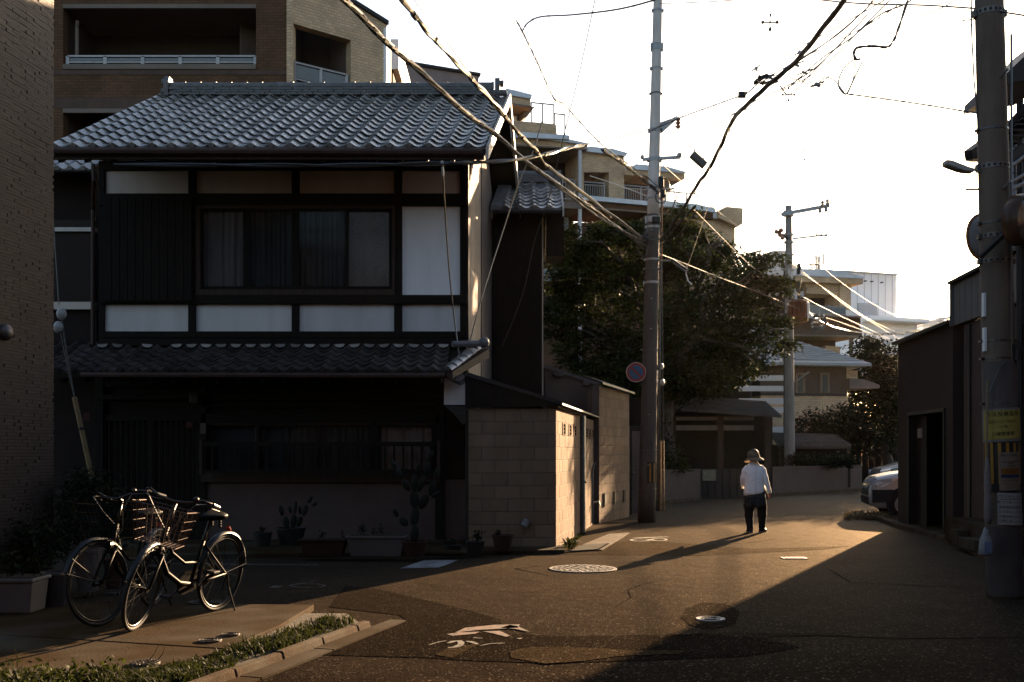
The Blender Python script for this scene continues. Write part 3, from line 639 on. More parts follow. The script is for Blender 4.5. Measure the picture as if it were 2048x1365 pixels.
# small fittings by the door
mb = MB(); mb.fb(378, 786, 397, 808, DF-.25, .18); mb.build('porch_lamp', M('lamp_glass_off', (.02, .02, .017), rough=.4), house, bevel=.02)
mb = MB(); mb.fb(372, 844, 384, 856, DF-.10, .01); mb.build('red_plate', M('red_plate', (.045, .008, .007), rough=.6), house)
mb = MB(); mb.fb(166, 826, 179, 842, DF-.10, .01); mb.build('red_plate', MATS['red_plate'], house)
mb = MB(); mb.fb(400, 847, 412, 868, DF-.10, .01); mb.build('name_plate', PLAST_T, house)
# little side wall with white plaster and a drooping canopy at the right corner
D2 = 16.35
mb = MB(); mb.fb(888, 748, 931, 810, D2, .25); mb.build('plaster_panel', PLAST, house)
mb = MB(); mb.prism([P(888, 812, D2-.02), P(931, 812, D2-.02), P(968, 826, D2-.25), P(966, 833, D2-.25), P(925, 850, D2-.02), P(905, 826, D2-.02)], (0, .3, 0)); mb.build('canopy', M('dull_copper', (.05, .045, .042), rough=.6), house)
mb = MB()
for k in range(4): 
    c = P(912+k*3, 752+k*2, D2-.1); mb.tube([c+V((math.cos(a)*(.14-.02*k), 0, math.sin(a)*.09)) for a in [6.283*j/18 for j in range(19)]], .006, 4)
mb.tube([P(921, 705, D2-.2), P(921, 735, D2-.15), P(912, 752, D2-.1)], .008, 4); mb.build('cable_coil', CABLE, house)
mb = MB(); mb.box(X(915, D2-.2), X(921, D2-.2), D2-.2, D2-.1, Z(748, D2), Z(736, D2)); mb.build('junction_box', DKSTEEL, house)

# rear wing with its own tiled roof
WD = 20.4
wing = thing('house_wing', 'tall narrow rear wing with dark walls and a small tiled roof', 'house wing', (.2, 20.4, 0))
wx0, wx1 = X(985, WD), X(1084, WD)
mb = MB(); mb.box(wx0, wx1, WD, 24.2, 0, 6.0); mb.build('wall', WOOD, wing)
mb = MB()
for k in range(16):
    a = 985+99*k/16; mb.fb(a+.4, 424, a+99/16-.4, 800, WD-.018-(.006 if k % 2 else 0), .018)
stuff(mb.build('cladding_board', WOOD, wing))
mb = MB(); mb.box(wx1, wx1+.025, WD-.03, 24.2, .3, 6.0); mb.build('corner_board', BOARD, wing)
WE, WT = 19.85, 21.5; zWe, zWt = Z(419, WE), Z(366, WT)
wr = MB(); xa, xb = X(985, WE), X(1125, WE)
wr.hexa([V((xa, WE+.02, zWe-.09)), V((xb, WE+.02, zWe-.09)), V((xb+.0, WT, zWt-.09)), V((xa, WT, zWt-.09))], [V((xa, WE+.02, zWe-.008)), V((xb, WE+.02, zWe-.008)), V((xb, WT, zWt-.008)), V((xa, WT, zWt-.008))])
wr.hexa([V((xa, 23.2, zWe-.09)), V((xb, 23.2, zWe-.09)), V((xb, WT+.01, zWt-.09)), V((xa, WT+.01, zWt-.09))], [V((xa, 23.2, zWe-.008)), V((xb, 23.2, zWe-.008)), V((xb, WT+.01, zWt-.008)), V((xa, WT+.01, zWt-.008))])
wr = wr.build('wing_roof', WOOD, wing)
tile_roof(wing, xa+.2, 4, (xb-xa-.2)/4, WE, zWe, WT, zWt, 8, 0, wr, TILE, 300, Dref=WE)
mb = MB(); mb.hexa([V((xa-.03, WE, zWe-.05)), V((xa+.2, WE, zWe-.05)), V((xa+.42, WT, zWt)), V((xa+.15, WT, zWt))], [V((xa-.03, WE, zWe+.08)), V((xa+.2, WE, zWe+.06)), V((xa+.42, WT, zWt+.12)), V((xa+.15, WT, zWt+.12))])
mb.build('verge_flashing', M('verge_metal', (.12, .105, .10), rough=.5), wr)
ridge(wr, X(1020, WT), X(1122, WT), WT, zWt-.02, zWt+.16, .29, RIDGE, 4)
mb = MB(); mb.hexa([V((xb, WE-.02, zWe-.14)), V((xb+.03, WE-.02, zWe-.14)), V((xb+.03, WT, zWt-.1)), V((xb, WT, zWt-.1))], [V((xb, WE-.02, zWe+.04)), V((xb+.03, WE-.02, zWe+.04)), V((xb+.03, WT, zWt+.06)), V((xb, WT, zWt+.06))])
mb.build('bargeboard', MATS['bargeboard_paint'], wing)
mb = MB(); mb.tube([V((xa, WE-.06, zWe-.06)), V((xb-.03, WE-.06, zWe-.06))], .045, 8); mb.build('gutter', DKSTEEL, wing)
mb = MB(); mb.fb(1093, 428, 1128, 512, WD-.1, .8); mb.build('bay_box', WOOD, wing)

# neighbouring house behind the tile-clad wall, far left
nb = thing('neighbour_house', 'dark neighbouring house glimpsed between the tile clad wall and the wooden house', 'house', (X(140, 18.2), 18.2, 0))
mb = MB(); mb.fb(20, 345, 193, 1080, 18.3, 3.0); mb.build('wall', M('brown_render', (.014, .009, .0075), rough=.8, var=.2, scale=2), nb)
for y0, y1 in ((455, 463), (604, 619)):
    mb = MB(); mb.fb(60, y0, 190.5, y1, 18.2, .12); mb.build('window_rail', ALU, nb)
mb = MB(); mb.fb(60, 440, 190.5, 455, 18.27, .02); mb.build('pane', DARK_A, nb)
mb = MB(); mb.fb(60, 464, 188, 603, 18.26, .03); mb.build('shutter_panel', M('brown_shutter', (.02, .013, .010), rough=.7, var=.15, scale=2), nb)
nr = MB(); nr.hexa([V((X(20, 17.6), 17.6, Z(345, 17.6))), V((X(186, 17.6), 17.6, Z(345, 17.6))), V((X(186, 18.3), 18.6, Z(306, 18.6))), V((X(20, 18.3), 18.6, Z(306, 18.6)))],
                  [V((X(20, 17.6), 17.6, Z(341, 17.6))), V((X(186, 17.6), 17.6, Z(341, 17.6))), V((X(186, 18.3), 18.6, Z(302, 18.6))), V((X(20, 18.3), 18.6, Z(302, 18.6)))])
nr = nr.build('roof', WOOD, nb)
tile_roof(nb, X(60, 17.6), 5, .22, 17.6, Z(341, 17.6), 18.6, Z(302, 18.6), 4, 0, nr, TILE, 60, Dref=17.6)
nr2 = MB(); nr2.hexa([V((X(20, 17.2), 17.2, Z(748, 17.2))), V((X(190, 17.2), 17.2, Z(748, 17.2))), V((X(190, 18.2), 18.25, Z(690, 18.2))), V((X(20, 18.2), 18.25, Z(690, 18.2)))],
                    [V((X(20, 17.2), 17.2, Z(743, 17.2))), V((X(190, 17.2), 17.2, Z(743, 17.2))), V((X(190, 18.2), 18.25, Z(686, 18.2))), V((X(20, 18.2), 18.25, Z(686, 18.2)))])
nr2 = nr2.build('lower_roof', WOOD, nb)
tile_roof(nb, X(40, 17.2), 5, .25, 17.2, Z(743, 17.2), 18.25, Z(688, 18.2), 5, 0, nr2, TILE_OLD, 60, Dref=17.2)
mb = MB(); mb.tube([P(186, 330, 17.5), P(188, 360, 17.5), P(186, 420, 18.1), P(186, 690, 18.1)], .035, 8); mb.build('downpipe', MATS['brown_gutter'], nb)

# tile-clad building at the left edge
TB = thing('tile_clad_building', 'building clad in thin dark textured tiles at the left edge with a round vent', 'building', (-6.2, 12.5, 0))
c0 = V((X(106, 11.2), 11.2, 0)); td = V((.155, 1, 0)).normalized(); tn = V((td.y, -td.x, 0))   # td runs away from the camera, tn faces the street
mb = MB(); L0, HT = 3.2, 8.2
q = [c0-td*L0-tn*.004, c0-tn*.004, c0-tn*3, c0-td*L0-tn*3]
mb.hexa(q, [a+V((0, 0, HT)) for a in q]); mb.build('wall', M('tile_joint', (.02, .017, .016), rough=.9), TB)
mb = MB(); row = 0; z = .05
while z < HT:
    h = .034; s = -L0+(.0 if row % 2 else -.11)+rnd(-.03, .03)
    while s < -.012:
        e = s+.227; a, b = max(s, -L0)+.002, min(e, -.0)-.002
        if b-a > .02:
            d1, d2 = rnd(.003, .016), rnd(.003, .016)
            if b > -.01: d1 = d2 = .01
            p = [c0+td*a, c0+td*b]
            mb.hexa([p[0]+V((0, 0, z)), p[0]+tn*d1+V((0, 0, z)), p[1]+tn*d2+V((0, 0, z)), p[1]+V((0, 0, z))],
                    [p[0]+V((0, 0, z+h-.005)), p[0]+tn*(d1+.003)+V((0, 0, z+h-.005)), p[1]+tn*(d2+.003)+V((0, 0, z+h-.005)), p[1]+V((0, 0, z+h-.005))])
        s = e
    z += h; row += 1
stuff(mb.build('wall_tile', M('border_tile', (.036, .025, .021), spec=.25, rough=.6, var=.45, scale=6, stretch=(1, 1, 14), bump=.3, bscale=70), TB))
vp = c0-td*.85+V((0, 0, Z(665, 10.35)))
mb = MB(); mb.lathe(vp+tn*.01, [(.085, 0), (.085, .03), (.07, .06), (.04, .08), (.001, .085)], 18, tn.to_track_quat('Z', 'Y').to_matrix().to_4x4(), caps=False)
mb.build('vent_hood', M('hood_steel', (.09, .08, .075), rough=.4, metal=.6), TB, smooth=True)
# ---------------------------------------------------------------- block walls and outbuildings beside the lane
BW = thing('block_wall', 'concrete block wall with openwork vents, its lane side lit by low sun', 'wall', (.66, 15.5, 0))
ud = V((.175, 1, 0)).normalized(); un = V((ud.y, -ud.x, 0)); co = V((X(1113, 15.5), 15.5, 0)); HB = 2.10
fx0 = X(937, 15.5)
# mortar cores
mb = MB(); mb.box(fx0, co.x-.012, 15.512, 15.62, 0, HB-.01); mb.build('core', MORTAR, BW)
L1 = 3.28
def U(s, w=0, z=0): q = co+ud*s+un*w; return V((q.x, q.y, z))
mb = MB(); mb.hexa([U(.02, -.012), U(L1, -.012), U(L1, -.12), U(.02, -.12)], [U(.02, -.012, HB-.01), U(L1, -.012, HB-.01), U(L1, -.12, HB-.01), U(.02, -.12, HB-.01)]); mb.build('core', MORTAR, BW)
ch = HB/11
bmesh_ = {}
def block_piece(w, h, nm='block'):
    k = (round(w, 3), round(h, 3), nm)
    if k not in bmesh_:
        m = MB(); b = .004
        m.add([V((0, 0, 0)), V((w, 0, 0)), V((w, 0, h)), V((0, 0, h)), V((b, -.006, b)), V((w-b, -.006, b)), V((w-b, -.006, h-b)), V((b, -.006, h-b))],
              [(4, 5, 6, 7), (0, 1, 5, 4), (1, 2, 6, 5), (2, 3, 7, 6), (3, 0, 4, 7)])
        bmesh_[k] = m.mesh(nm, BLOCK)
    return bmesh_[k]
def lay(parent, org, d, n, length, rows, ch, vents=(), bw=.39, holes=()):
    "lay blocks along d from org; face normal n"
    R = Matrix(((d.x, -n.x, 0, 0), (d.y, -n.y, 0, 0), (0, 0, 1, 0), (0, 0, 0, 1)))
    for r in range(rows):
        s = 0.0; first = bw if r % 2 == 0 else bw*.5
        while s < length-.02:
            w = first if s == 0 else bw; w = min(w, length-s)
            W = Matrix.Translation(org+d*s+V((0, 0, r*ch))+n*rnd(-.0015, .0015)) @ R
            if w > .03: place(block_piece(w-.006, ch-.006), 'block', parent, Matrix.Translation((0, 0, 0)) @ W)
            s += w
lay(BW, V((fx0, 15.512, 0)), V((1, 0, 0)), V((0, -1, 0)), co.x-fx0, 11, ch)
lay(BW, U(0, -.012), ud, un, L1, 11, ch)
# openwork vent blocks: three, the shade of their openings painted as dark E-shaped plates, set flush in the ninth course
def vent(parent, s, z, w=.30, org=U):
    m = MB(); fr = lambda a, b, c, d, o0, o1: m.hexa([org(a, o0, c), org(b, o0, c), org(b, o1, c), org(a, o1, c)], [org(a, o0, d), org(b, o0, d), org(b, o1, d), org(a, o1, d)])
    a, b = s, s+w; h = ch-.01
    fr(a, b, z, z+h, -.006, .004)
    v = m.build('vent_block', BLOCK, parent)
    m = MB(); t = .045
    fr2 = lambda a, b, c, d: m.hexa([org(a, .0035, c), org(b, .0035, c), org(b, .0065, c), org(a, .0065, c)], [org(a, .0035, d), org(b, .0035, d), org(b, .0065, d), org(a, .0065, d)])
    x0, x1 = a+w*.28, b-w*.28; z0, z1 = z+.012, z+h-.012; hh = (z1-z0)
    fr2(x1-.09, x1, z0, z1)
    for q in (0, .36, .72): fr2(x0-.03, x1-.091, z0+hh*q, z0+hh*(q+.28))
    m.build('vent_dark_plate', M('vent_dark', (.002, .0015, .001), rough=1, spec=0), v)
for s in (.75, 1.55, 2.25): vent(BW, s, ch*9+.004, .42)
mb = MB(); mb.hexa([U(-.02, .03, HB), U(L1, .03, HB), U(L1, -.14, HB), U(-.02, -.14, HB)], [U(-.02, .03, HB+.035), U(L1, .03, HB+.035), U(L1, -.14, HB+.035), U(-.02, -.14, HB+.035)]); mb.build('coping', KERB, BW)
# downpipes and post between the two wall sections
mb = MB(); mb.tube([U(3.36, .03, .02), U(3.36, .03, HB)], .05, 8); mb.tube([U(3.36, .05, .9), U(3.36, .1, .92)], .02, 6); mb.build('downpipe', STEEL, BW)
mb = MB(); mb.hexa([U(3.5, .02), U(3.82, .02), U(3.82, -.1), U(3.5, -.1)], [U(3.5, .02, 1.85), U(3.82, .02, 1.85), U(3.82, -.1, 1.85), U(3.5, -.1, 1.85)]); mb.build('dark_post', DKSTEEL, BW)
s0, s1 = 3.9, 5.9
mb = MB(); mb.hexa([U(s0, -.012), U(s1, -.012), U(s1, -.12), U(s0, -.12)], [U(s0, -.012, HB-.01), U(s1, -.012, HB-.01), U(s1, -.12, HB-.01), U(s0, -.12, HB-.01)]); mb.build('core', MORTAR, BW)
lay(BW, U(s0, -.012), ud, un, s1-s0, 11, ch)
for s in (4.15, 4.75, 5.35): vent(BW, s, ch*9+.004, .42)
mb = MB(); mb.tube([U(5.3, .02, .05), U(5.3, .02, 1.1), U(5.3, .06, 1.25)], .025, 6); mb.tube([U(5.42, .02, .45), U(5.42, .13, .47), U(5.42, .15, .40)], .022, 6); mb.build('tap', STEEL, BW)
mb = MB(); mb.tube([V((X(1052, 15.4), 15.5, Z(1045, 15.4))), V((X(1052, 15.4), 15.36, Z(1045, 15.4))), V((X(1047, 15.4), 15.34, Z(1053, 15.4)))], .055, 10); mb.build('vent_elbow', M('dull_pvc', (.16, .15, .14), rough=.4), BW)

# dark lean-to roof over the block enclosure
lt = thing('lean_to', 'dark lean-to with sloping roof above the block wall beside the house', 'lean-to', (.0, 16, 2.1))
A0 = V((X(930, 15.45), 15.45, Z(752, 15.45))); A1 = V((co.x+.06, 15.42, HB+.06))
mb = MB(); mb.prism([A0, A1, V((A1.x, 15.42, HB+.035)), V((A0.x, 15.45, HB-.0))], (0, .05, 0)); mb.build('gable_board', WOOD, lt)
m = MB(); Lr = 5.95
b0 = U(-.08, .10, HB+.045); b1 = U(Lr, .10, HB+.045); t0 = A0+V((0, -.03, 0)); t1 = t0+ud*Lr
m.hexa([t0, b0, b1, t1], [t0+V((0, 0, .04)), b0+V((0, 0, .03)), b1+V((0, 0, .03)), t1+V((0, 0, .04))]); m.build('roof_sheet', DKSTEEL, lt)
m = MB()
for k in range(14):
    f = (k+.5)/14; a = t0.lerp(t1, f)+V((0, 0, .045)); b = b0.lerp(b1, f)+V((0, 0, .035)); m.beam(a, b, .09, .03)
stuff(m.build('corrugation', DKSTEEL, lt))
m = MB(); m.hexa([A0+V((0, .05, -2.5+.0)), V((co.x-.1, 15.66, .02)), U(Lr-.1, -.16, .02), A0+ud*Lr+V((0, 0, -2.5))], [V((A0.x, 15.6, HB-.02)), V((co.x-.1, 15.66, HB-.02)), U(Lr-.1, -.16, HB-.02), A0+ud*Lr+V((0, 0, -.45))]); m.build('inner_light_block', DARK_A, lt)  # solid filler added to stop light leaking in under the roof

# taller block wall farther along the lane
ta, tb = V((X(1199, 21.2), 21.2, 0)), V((X(1259, 23.6), 23.6, 0)); tdv = (tb-ta).normalized(); tnv = V((tdv.y, -tdv.x, 0)); TL = (tb-ta).length
TW = thing('tall_block_wall', 'taller concrete block wall in shade with three small floor vents beside the pole', 'wall', ta)
HT2 = 2.80
def U2(s, w=0, z=0): q = ta+tdv*s+tnv*w; return V((q.x, q.y, z))
mb = MB(); mb.hexa([U2(.01, -.012), U2(TL, -.012), U2(TL, -.15), U2(.01, -.15)], [U2(.01, -.012, HT2), U2(TL, -.012, HT2-.02), U2(TL, -.15, HT2-.02), U2(.01, -.15, HT2)]); mb.build('core', MORTAR, TW)
lay(TW, U2(0, -.012), tdv, tnv, TL, 14, HT2/14-.001, bw=.42)
for s in (.35, 1.15, 1.95):
    m = MB(); m.hexa([U2(s, .003, .35), U2(s+.17, .003, .35), U2(s+.17, .016, .35), U2(s, .016, .35)], [U2(s, .003, .62), U2(s+.17, .003, .62), U2(s+.17, .016, .62), U2(s, .016, .62)]); fr = m.build('floor_vent', KERB, TW)
    m = MB(); m.hexa([U2(s+.03, .0165, .38), U2(s+.14, .0165, .38), U2(s+.14, .018, .38), U2(s+.03, .018, .38)], [U2(s+.03, .0165, .59), U2(s+.14, .0165, .59), U2(s+.14, .018, .59), U2(s+.03, .018, .59)]); m.build('vent_hole', DARK_A, fr)
mb = MB(); mb.hexa([U2(-.1, .1, HT2+.02), U2(TL+.1, .1, HT2-.04), U2(TL+.1, -.3, HT2+.1), U2(-.1, -.3, HT2+.16)], [U2(-.1, .1, HT2+.06), U2(TL+.1, .1, HT2), U2(TL+.1, -.3, HT2+.15), U2(-.1, -.3, HT2+.21)]); mb.build('roof_edge', DKSTEEL, TW)
# return wall closing the gap towards the lower wall
mb = MB(); mb.hexa([U(5.92, -.02), U2(-.02, -.02), U2(-.02, -.15), U(5.92, -.15)], [U(5.92, -.02, 2.7), U2(-.02, -.02, 2.75), U2(-.02, -.15, 2.75), U(5.92, -.15, 2.7)]); mb.build('return_wall', PLAST_T, TW)

# grey rendered shed behind
sd = thing('rendered_shed', 'grey rendered shed wall with sloping dark coping behind the lean-to', 'shed', (X(1140, 22.5), 22.5, 0))
D = 22.6
mb = MB(); mb.prism([P(1090, 1000, D), P(1196, 1000, D), P(1196, 768, D), P(1090, 732, D)], (0, 2.0, 0)); mb.build('wall', PLAST_T, sd)
mb = MB(); mb.prism([P(1088, 736, D-.06), P(1205, 775, D-.06), P(1205, 768, D-.06), P(1088, 728, D-.06)], (0, 2.3, 0)); mb.build('coping', M('coping_metal', (.07, .06, .058), rough=.55), sd)
for a in (1118, 1170):
    mb = MB(); mb.fb(a-3, 740+(a-1118)*.34, a+9, 753+(a-1118)*.34, D-.1, .1); mb.build('bracket', M('coping_metal', (.07, .06, .058)), sd)
mb = MB(); mb.tube([P(1112, 748, D), P(1112, 748, D-.12), P(1108, 752, D-.14)], .06, 8); mb.build('vent_elbow', DKSTEEL, sd)

# narrow gate door between wall and pole, with the wooden fence behind
gd = thing('gate_door', 'narrow grey gate door between the tall block wall and the concrete pole', 'gate', G(1272, 1033))
D = 24.2
for a, c, y0, mt in ((1259, 1264, 852, DKSTEEL), (1284, 1289, 852, DKSTEEL)):
    mb = MB(); mb.fb(a, y0, c, 1030, D, .08); mb.build('gate_post', mt, gd)
mb = MB(); mb.fb(1264, 862, 1284, 1028, D+.03, .04); mb.build('door_leaf', M('grey_door', (.10, .085, .08), rough=.6, var=.15), gd)
mb = MB(); mb.fb(1259, 852, 1289, 860, D-.01, .1); mb.build('lintel', DKSTEEL, gd)
mb = MB(); mb.ball(P(1267, 946, D+.0), .035); mb.build('handle', STEEL, gd)
fn = thing('wooden_fence', 'dark board fence behind the concrete pole and the gate door', 'fence', (X(1280, 26), 26, 0))
for k in range(9):
    a = 1225+k*11; mb = MB(); mb.fb(a, 795, a+10.4, 1024, 26+(k % 2)*.02, .03); mb.build('board', WOOD, fn)
# ---------------------------------------------------------------- apartment blocks behind the lane
class Plane:
    def __init__(s, px, D, dx, dy):
        s.o = V((X(px, D), D, 0)); s.d = V((dx, dy, 0)).normalized(); s.n = V((s.d.y, -s.d.x, 0))   # n points to the viewer
    def t(s, px): k = (px-CX)/F; return (k*s.o.y-s.o.x)/(s.d.x-k*s.d.y)
    def pt(s, px, out=0.0): return s.o+s.d*s.t(px)+s.n*out
    def z(s, px, py): return Z(py, s.pt(px).y)
    def box(s, mb, px0, px1, z0, z1, o0, o1):
        "box between two pixel columns and two heights, from o0 to o1 along the outward normal"
        a, b = s.o+s.d*s.t(px0), s.o+s.d*s.t(px1); n = s.n
        q = [a+n*o1, b+n*o1, b+n*o0, a+n*o0]
        mb.hexa([p+V((0, 0, z0)) for p in q], [p+V((0, 0, z1)) for p in q])
    def rect(s, mb, px0, py0, px1, py1, o0, o1): s.box(mb, px0, px1, s.z(px0, py1), s.z(px0, py0), o0, o1)
    def poly(s, mb, pts, o0, o1):
        ps = []
        for px, py in pts: p = s.pt(px); ps.append(V((p.x, p.y, Z(py, p.y)))+s.n*o1)
        mb.prism(ps, s.n*(o0-o1))
def rect(pl, name, mat, par, *r):
    mb = MB(); pl.rect(mb, *r); return mb.build(name, mat, par)
def railing(pl, par, px0, px1, z0, h, out, n, mat, bars=0, panel=None, posts_w=.05, name='railing'):
    "posts, rails and bars; panel adds infill panes"
    t0, t1 = pl.t(px0), pl.t(px1); L = t1-t0; q = lambda t, z: pl.o+pl.d*t+pl.n*out+V((0, 0, z))
    mb = MB(); mb.beam(q(t0, z0+h), q(t1, z0+h), .06, .05); mb.beam(q(t0, z0+.1), q(t1, z0+.1), .04, .04)
    if bars: mb.beam(q(t0, z0+h-.13), q(t1, z0+h-.13), .04, .04)
    r = mb.build(name, mat, par)
    pm = MB(); pm.box(-posts_w/2, posts_w/2, -.03, .03, z0, z0+h); pm = pm.mesh('post', mat)
    for k in range(n+1): p = q(t0+L*k/n, 0); place(pm, 'post', r, Matrix.Translation(p))
    if panel:
        for k in range(n):
            m = MB(); a, b = t0+L*k/n+posts_w*.5, t0+L*(k+1)/n-posts_w*.5
            m.hexa([q(a, z0+.14), q(b, z0+.14), q(b, z0+.14)-pl.n*.01, q(a, z0+.14)-pl.n*.01], [q(a, z0+h-.05), q(b, z0+h-.05), q(b, z0+h-.05)-pl.n*.01, q(a, z0+h-.05)-pl.n*.01]); m.build('pane', panel, r)
    if bars:
        bm = MB()
        for k in range(bars+1): p = q(t0+L*k/bars, 0); bm.box(p.x-.012, p.x+.012, p.y-.012, p.y+.012, z0+.1, z0+h-.12)
        stuff(bm.build('bar', mat, r))
    return r

# --- A: tall brown block directly behind the wooden house
A = Plane(580, 29.4, 1, 0)
ap = thing('apartment_building', 'tall brown brick apartment block with deep balconies behind the wooden house', 'apartment block', (-8, 29.4, 0))
z = lambda y: Z(y, 29.4)
mb = MB()
for (a, b, z0, z1) in ((60, 126, 0, z(-60)), (512, 574, 0, z(-60)), (126, 512, z(8), z(-60)), (126, 512, z(217), z(139)), (126, 512, z(420), z(345)), (126, 512, 0, z(560))):
    A.box(mb, a, b, z0, z1, -.35, 0)
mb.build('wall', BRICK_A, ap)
mb = MB()
A.box(mb, 126, 512, z(139), z(139)+.14, -.1, .03); A.box(mb, 126, 512, z(8)-.13, z(8)-.01, -.1, .02); A.box(mb, 126, 512, z(217)-.13, z(217)-.01, -.1, .02)
mb.build('ledge', CONC_A, ap)
mb = MB(); A.box(mb, 106, 574, z(150), z(141), -.1, .015); A.box(mb, 106, 574, z(217), z(196), -.1, .012); mb.build('band', M('dark_brick_band', (.07, .045, .035), rough=.8, var=.2), ap)
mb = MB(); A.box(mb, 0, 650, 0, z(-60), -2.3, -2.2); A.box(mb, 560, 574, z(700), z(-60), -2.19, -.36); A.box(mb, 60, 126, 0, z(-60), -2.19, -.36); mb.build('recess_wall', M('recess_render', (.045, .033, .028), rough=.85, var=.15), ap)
for q in (139, 345, 2):
    mb = MB(); A.box(mb, 126, 512, z(q)-.12, z(q)-.02, -2.18, -.36); mb.build('balcony_slab', CONC_A, ap)
for a, b in ((303, 365), (418, 480)):
    m = MB(); A.box(m, a, b, z(135), z(76), -2.2, -2.14); w = m.build('window', WOOD2, ap)
    m = MB(); A.box(m, a+3, b-3, z(132), z(79), -2.135, -2.125); m.build('pane', FROST if a < 0 else DARK_A, w)
mb = MB(); mb.tube([A.pt(149, -.2)+V((0, 0, z(36))), A.pt(145, -.3)+V((0, 0, z(48))), A.pt(145, -.3)+V((0, 0, z(139)))], .05, 8); mb.build('downpipe', CONC_A, ap)
railing(A, ap, 132, 509, z(139)+.14, z(110)-z(139)-.14, -.12, 5, ALU, panel=FROST, posts_w=.1)
rect(A, 'pilaster', BRICK_AL, ap, 574, -60, 586, 800, -.35, .06)
# angled wing
B = Plane(584, 29.4, 1.32, 1)
mb = MB()
B.poly(mb, [(584, -75), (690, -2), (773, 50), (773, 100), (702, 81), (586, 47)], -.3, 0)
B.poly(mb, [(702, 81), (773, 100), (773, 400), (702, 400)], -.3, 0); B.poly(mb, [(586, 166), (702, 190), (702, 400), (586, 400)], -.3, 0)
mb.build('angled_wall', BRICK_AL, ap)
mb = MB(); B.poly(mb, [(584, -75), (690, -2), (775, 51), (775, 43), (690, -10), (584, -84)], -.4, .08); mb.build('roof_coping', DKSTEEL, ap)
mb = MB(); B.box(mb, 540, 775, 5, 20, -2.1, -2.0); B.box(mb, 702, 708, 5, 15.5, -2.0, -.31); mb.build('recess_wall', M('recess_light', (.10, .072, .06), rough=.85, var=.12), ap)
mb = MB(); B.poly(mb, [(588, 164), (703, 190), (703, 194), (588, 168)], -2.0, .05); mb.build('balcony_slab', CONC_A, ap)
zz = B.z(592, 163)
railing(B, ap, 592, 697, zz, B.z(592, 123)-zz, -.1, 2, ALU, panel=FROST, posts_w=.08)
mb = MB(); e = B.pt(772); mb.box(e.x-.25, e.x+.02, e.y-.05, e.y+1.1, 8, Z(57, e.y)); mb.build('end_pier', WHITE, ap)
mb = MB(); mb.hexa([V((-4.4, 35.2, 14.3)), V((-3.80, 35.2, 14.3)), V((-3.80, 42, 14.3)), V((-4.4, 42, 14.3))], [V((-4.4, 35.2, 15.3)), V((-3.80, 35.2, 15.3)), V((-3.80, 42, 15.3)), V((-4.4, 42, 15.3))]); mb.build('eave_fascia', WHITE, ap)
mb = MB(); mb.box(-9, -4.0, 35.3, 42, 2, 14.3); mb.build('side_wall', BRICK_A, ap)
# --- C: pale penthouse wall behind the ridge of the wooden house
Cp = Plane(840, 46, 3.4, 1)
pc = thing('roof_house', 'pale rendered penthouse with dark coping above the tiled ridge', 'penthouse', Cp.pt(900))
mb = MB(); Cp.poly(mb, [(800, 126), (845, 134), (957, 152), (957, 400), (800, 400)], -4, 0); mb.build('wall', M('mauve_render', (.19, .15, .14), rough=.85, var=.1), pc)
mb = MB(); Cp.poly(mb, [(800, 121), (845, 129), (960, 148), (960, 153), (845, 135), (800, 127)], -4.1, .12); mb.build('coping', DKSTEEL, pc)
mb = MB(); Cp.poly(mb, [(832, 114), (845, 117), (852, 130), (834, 127)], -2, -1.6); Cp.poly(mb, [(866, 130), (878, 115), (884, 116), (892, 135), (880, 134)], -2, -1.6); Cp.poly(mb, [(842, 127), (870, 128), (870, 133), (842, 132)], -2, -1.8)
mb.build('roof_light', MROOF, pc)

# --- S: stepped block with railed terraces
S = Plane(1000, 50, 3.4, 1)
sb = thing('stepped_apartment_building', 'stepped brown brick apartment block descending to the right with railed terraces', 'apartment block', S.pt(1200))
def wallp(pts, mat=BRICK_AL, o0=-3, o1=0, name='wall'):
    mb = MB(); S.poly(mb, pts, o0, o1); return mb.build(name, mat, sb)
wallp([(960, 176), (1022, 187), (1022, 205), (960, 196)], BRICK_AL, -4, -.6)
wallp([(960, 171), (1024, 183), (1024, 187), (960, 176)], MROOF, -4, -.5, 'roof_edge')
wallp([(1000, 190), (1061, 199), (1061, 212), (1000, 203)], BRICK_AL, -3.4, 0)
wallp([(1012, 179), (1028, 182), (1063, 191), (1061, 199), (1000, 189)], MROOF, -3.4, .1, 'metal_roof')
wallp([(1000, 204), (1061, 213), (1061, 217), (1000, 208)], CONC_A, -3.4, .08, 'ledge')
wallp([(1000, 208), (1052, 215), (1052, 262), (1000, 262)], M('brown_render_light', (.10, .075, .055), rough=.85), -3, -1.2, 'recess_wall')
wallp([(1055, 212), (1077, 206), (1060, 228), (1052, 232)], CONC_A, -2.5, -.5, 'canopy')
w = wallp([(1008, 212), (1048, 217), (1048, 250), (1008, 246)], ALU, -1.2, -1.12, 'window')
m = MB(); S.poly(m, [(1011, 215), (1046, 219), (1046, 248), (1011, 244)], -1.12, -1.1); m.build('pane', M('curtained_glass', (.5, .54, .56), rough=.3, var=.12, scale=1, stretch=(6, 1, .2)), w)
wallp([(1000, 243), (1108, 253), (1110, 278), (1000, 270)], BRICK_AL, -3, .3)
wallp([(1000, 268), (1132, 277), (1132, 285), (1000, 280)], MROOF, -3, .5, 'metal_roof')
wallp([(1000, 280), (1130, 283), (1172, 292), (1172, 300), (1000, 291)], BRICK_AL, -3, .2)
wallp([(1090, 278), (1130, 282), (1172, 291), (1172, 294), (1090, 284)], MROOF, -2, .35, 'metal_roof')
wallp([(1000, 291), (1172, 301), (1172, 304), (1000, 294)], CONC_A, -3, .3, 'ledge')
wallp([(1000, 294), (1160, 303), (1160, 640), (1000, 640)], M('recess_render', (.045, .033, .028)), -3, -2.2, 'recess_wall')
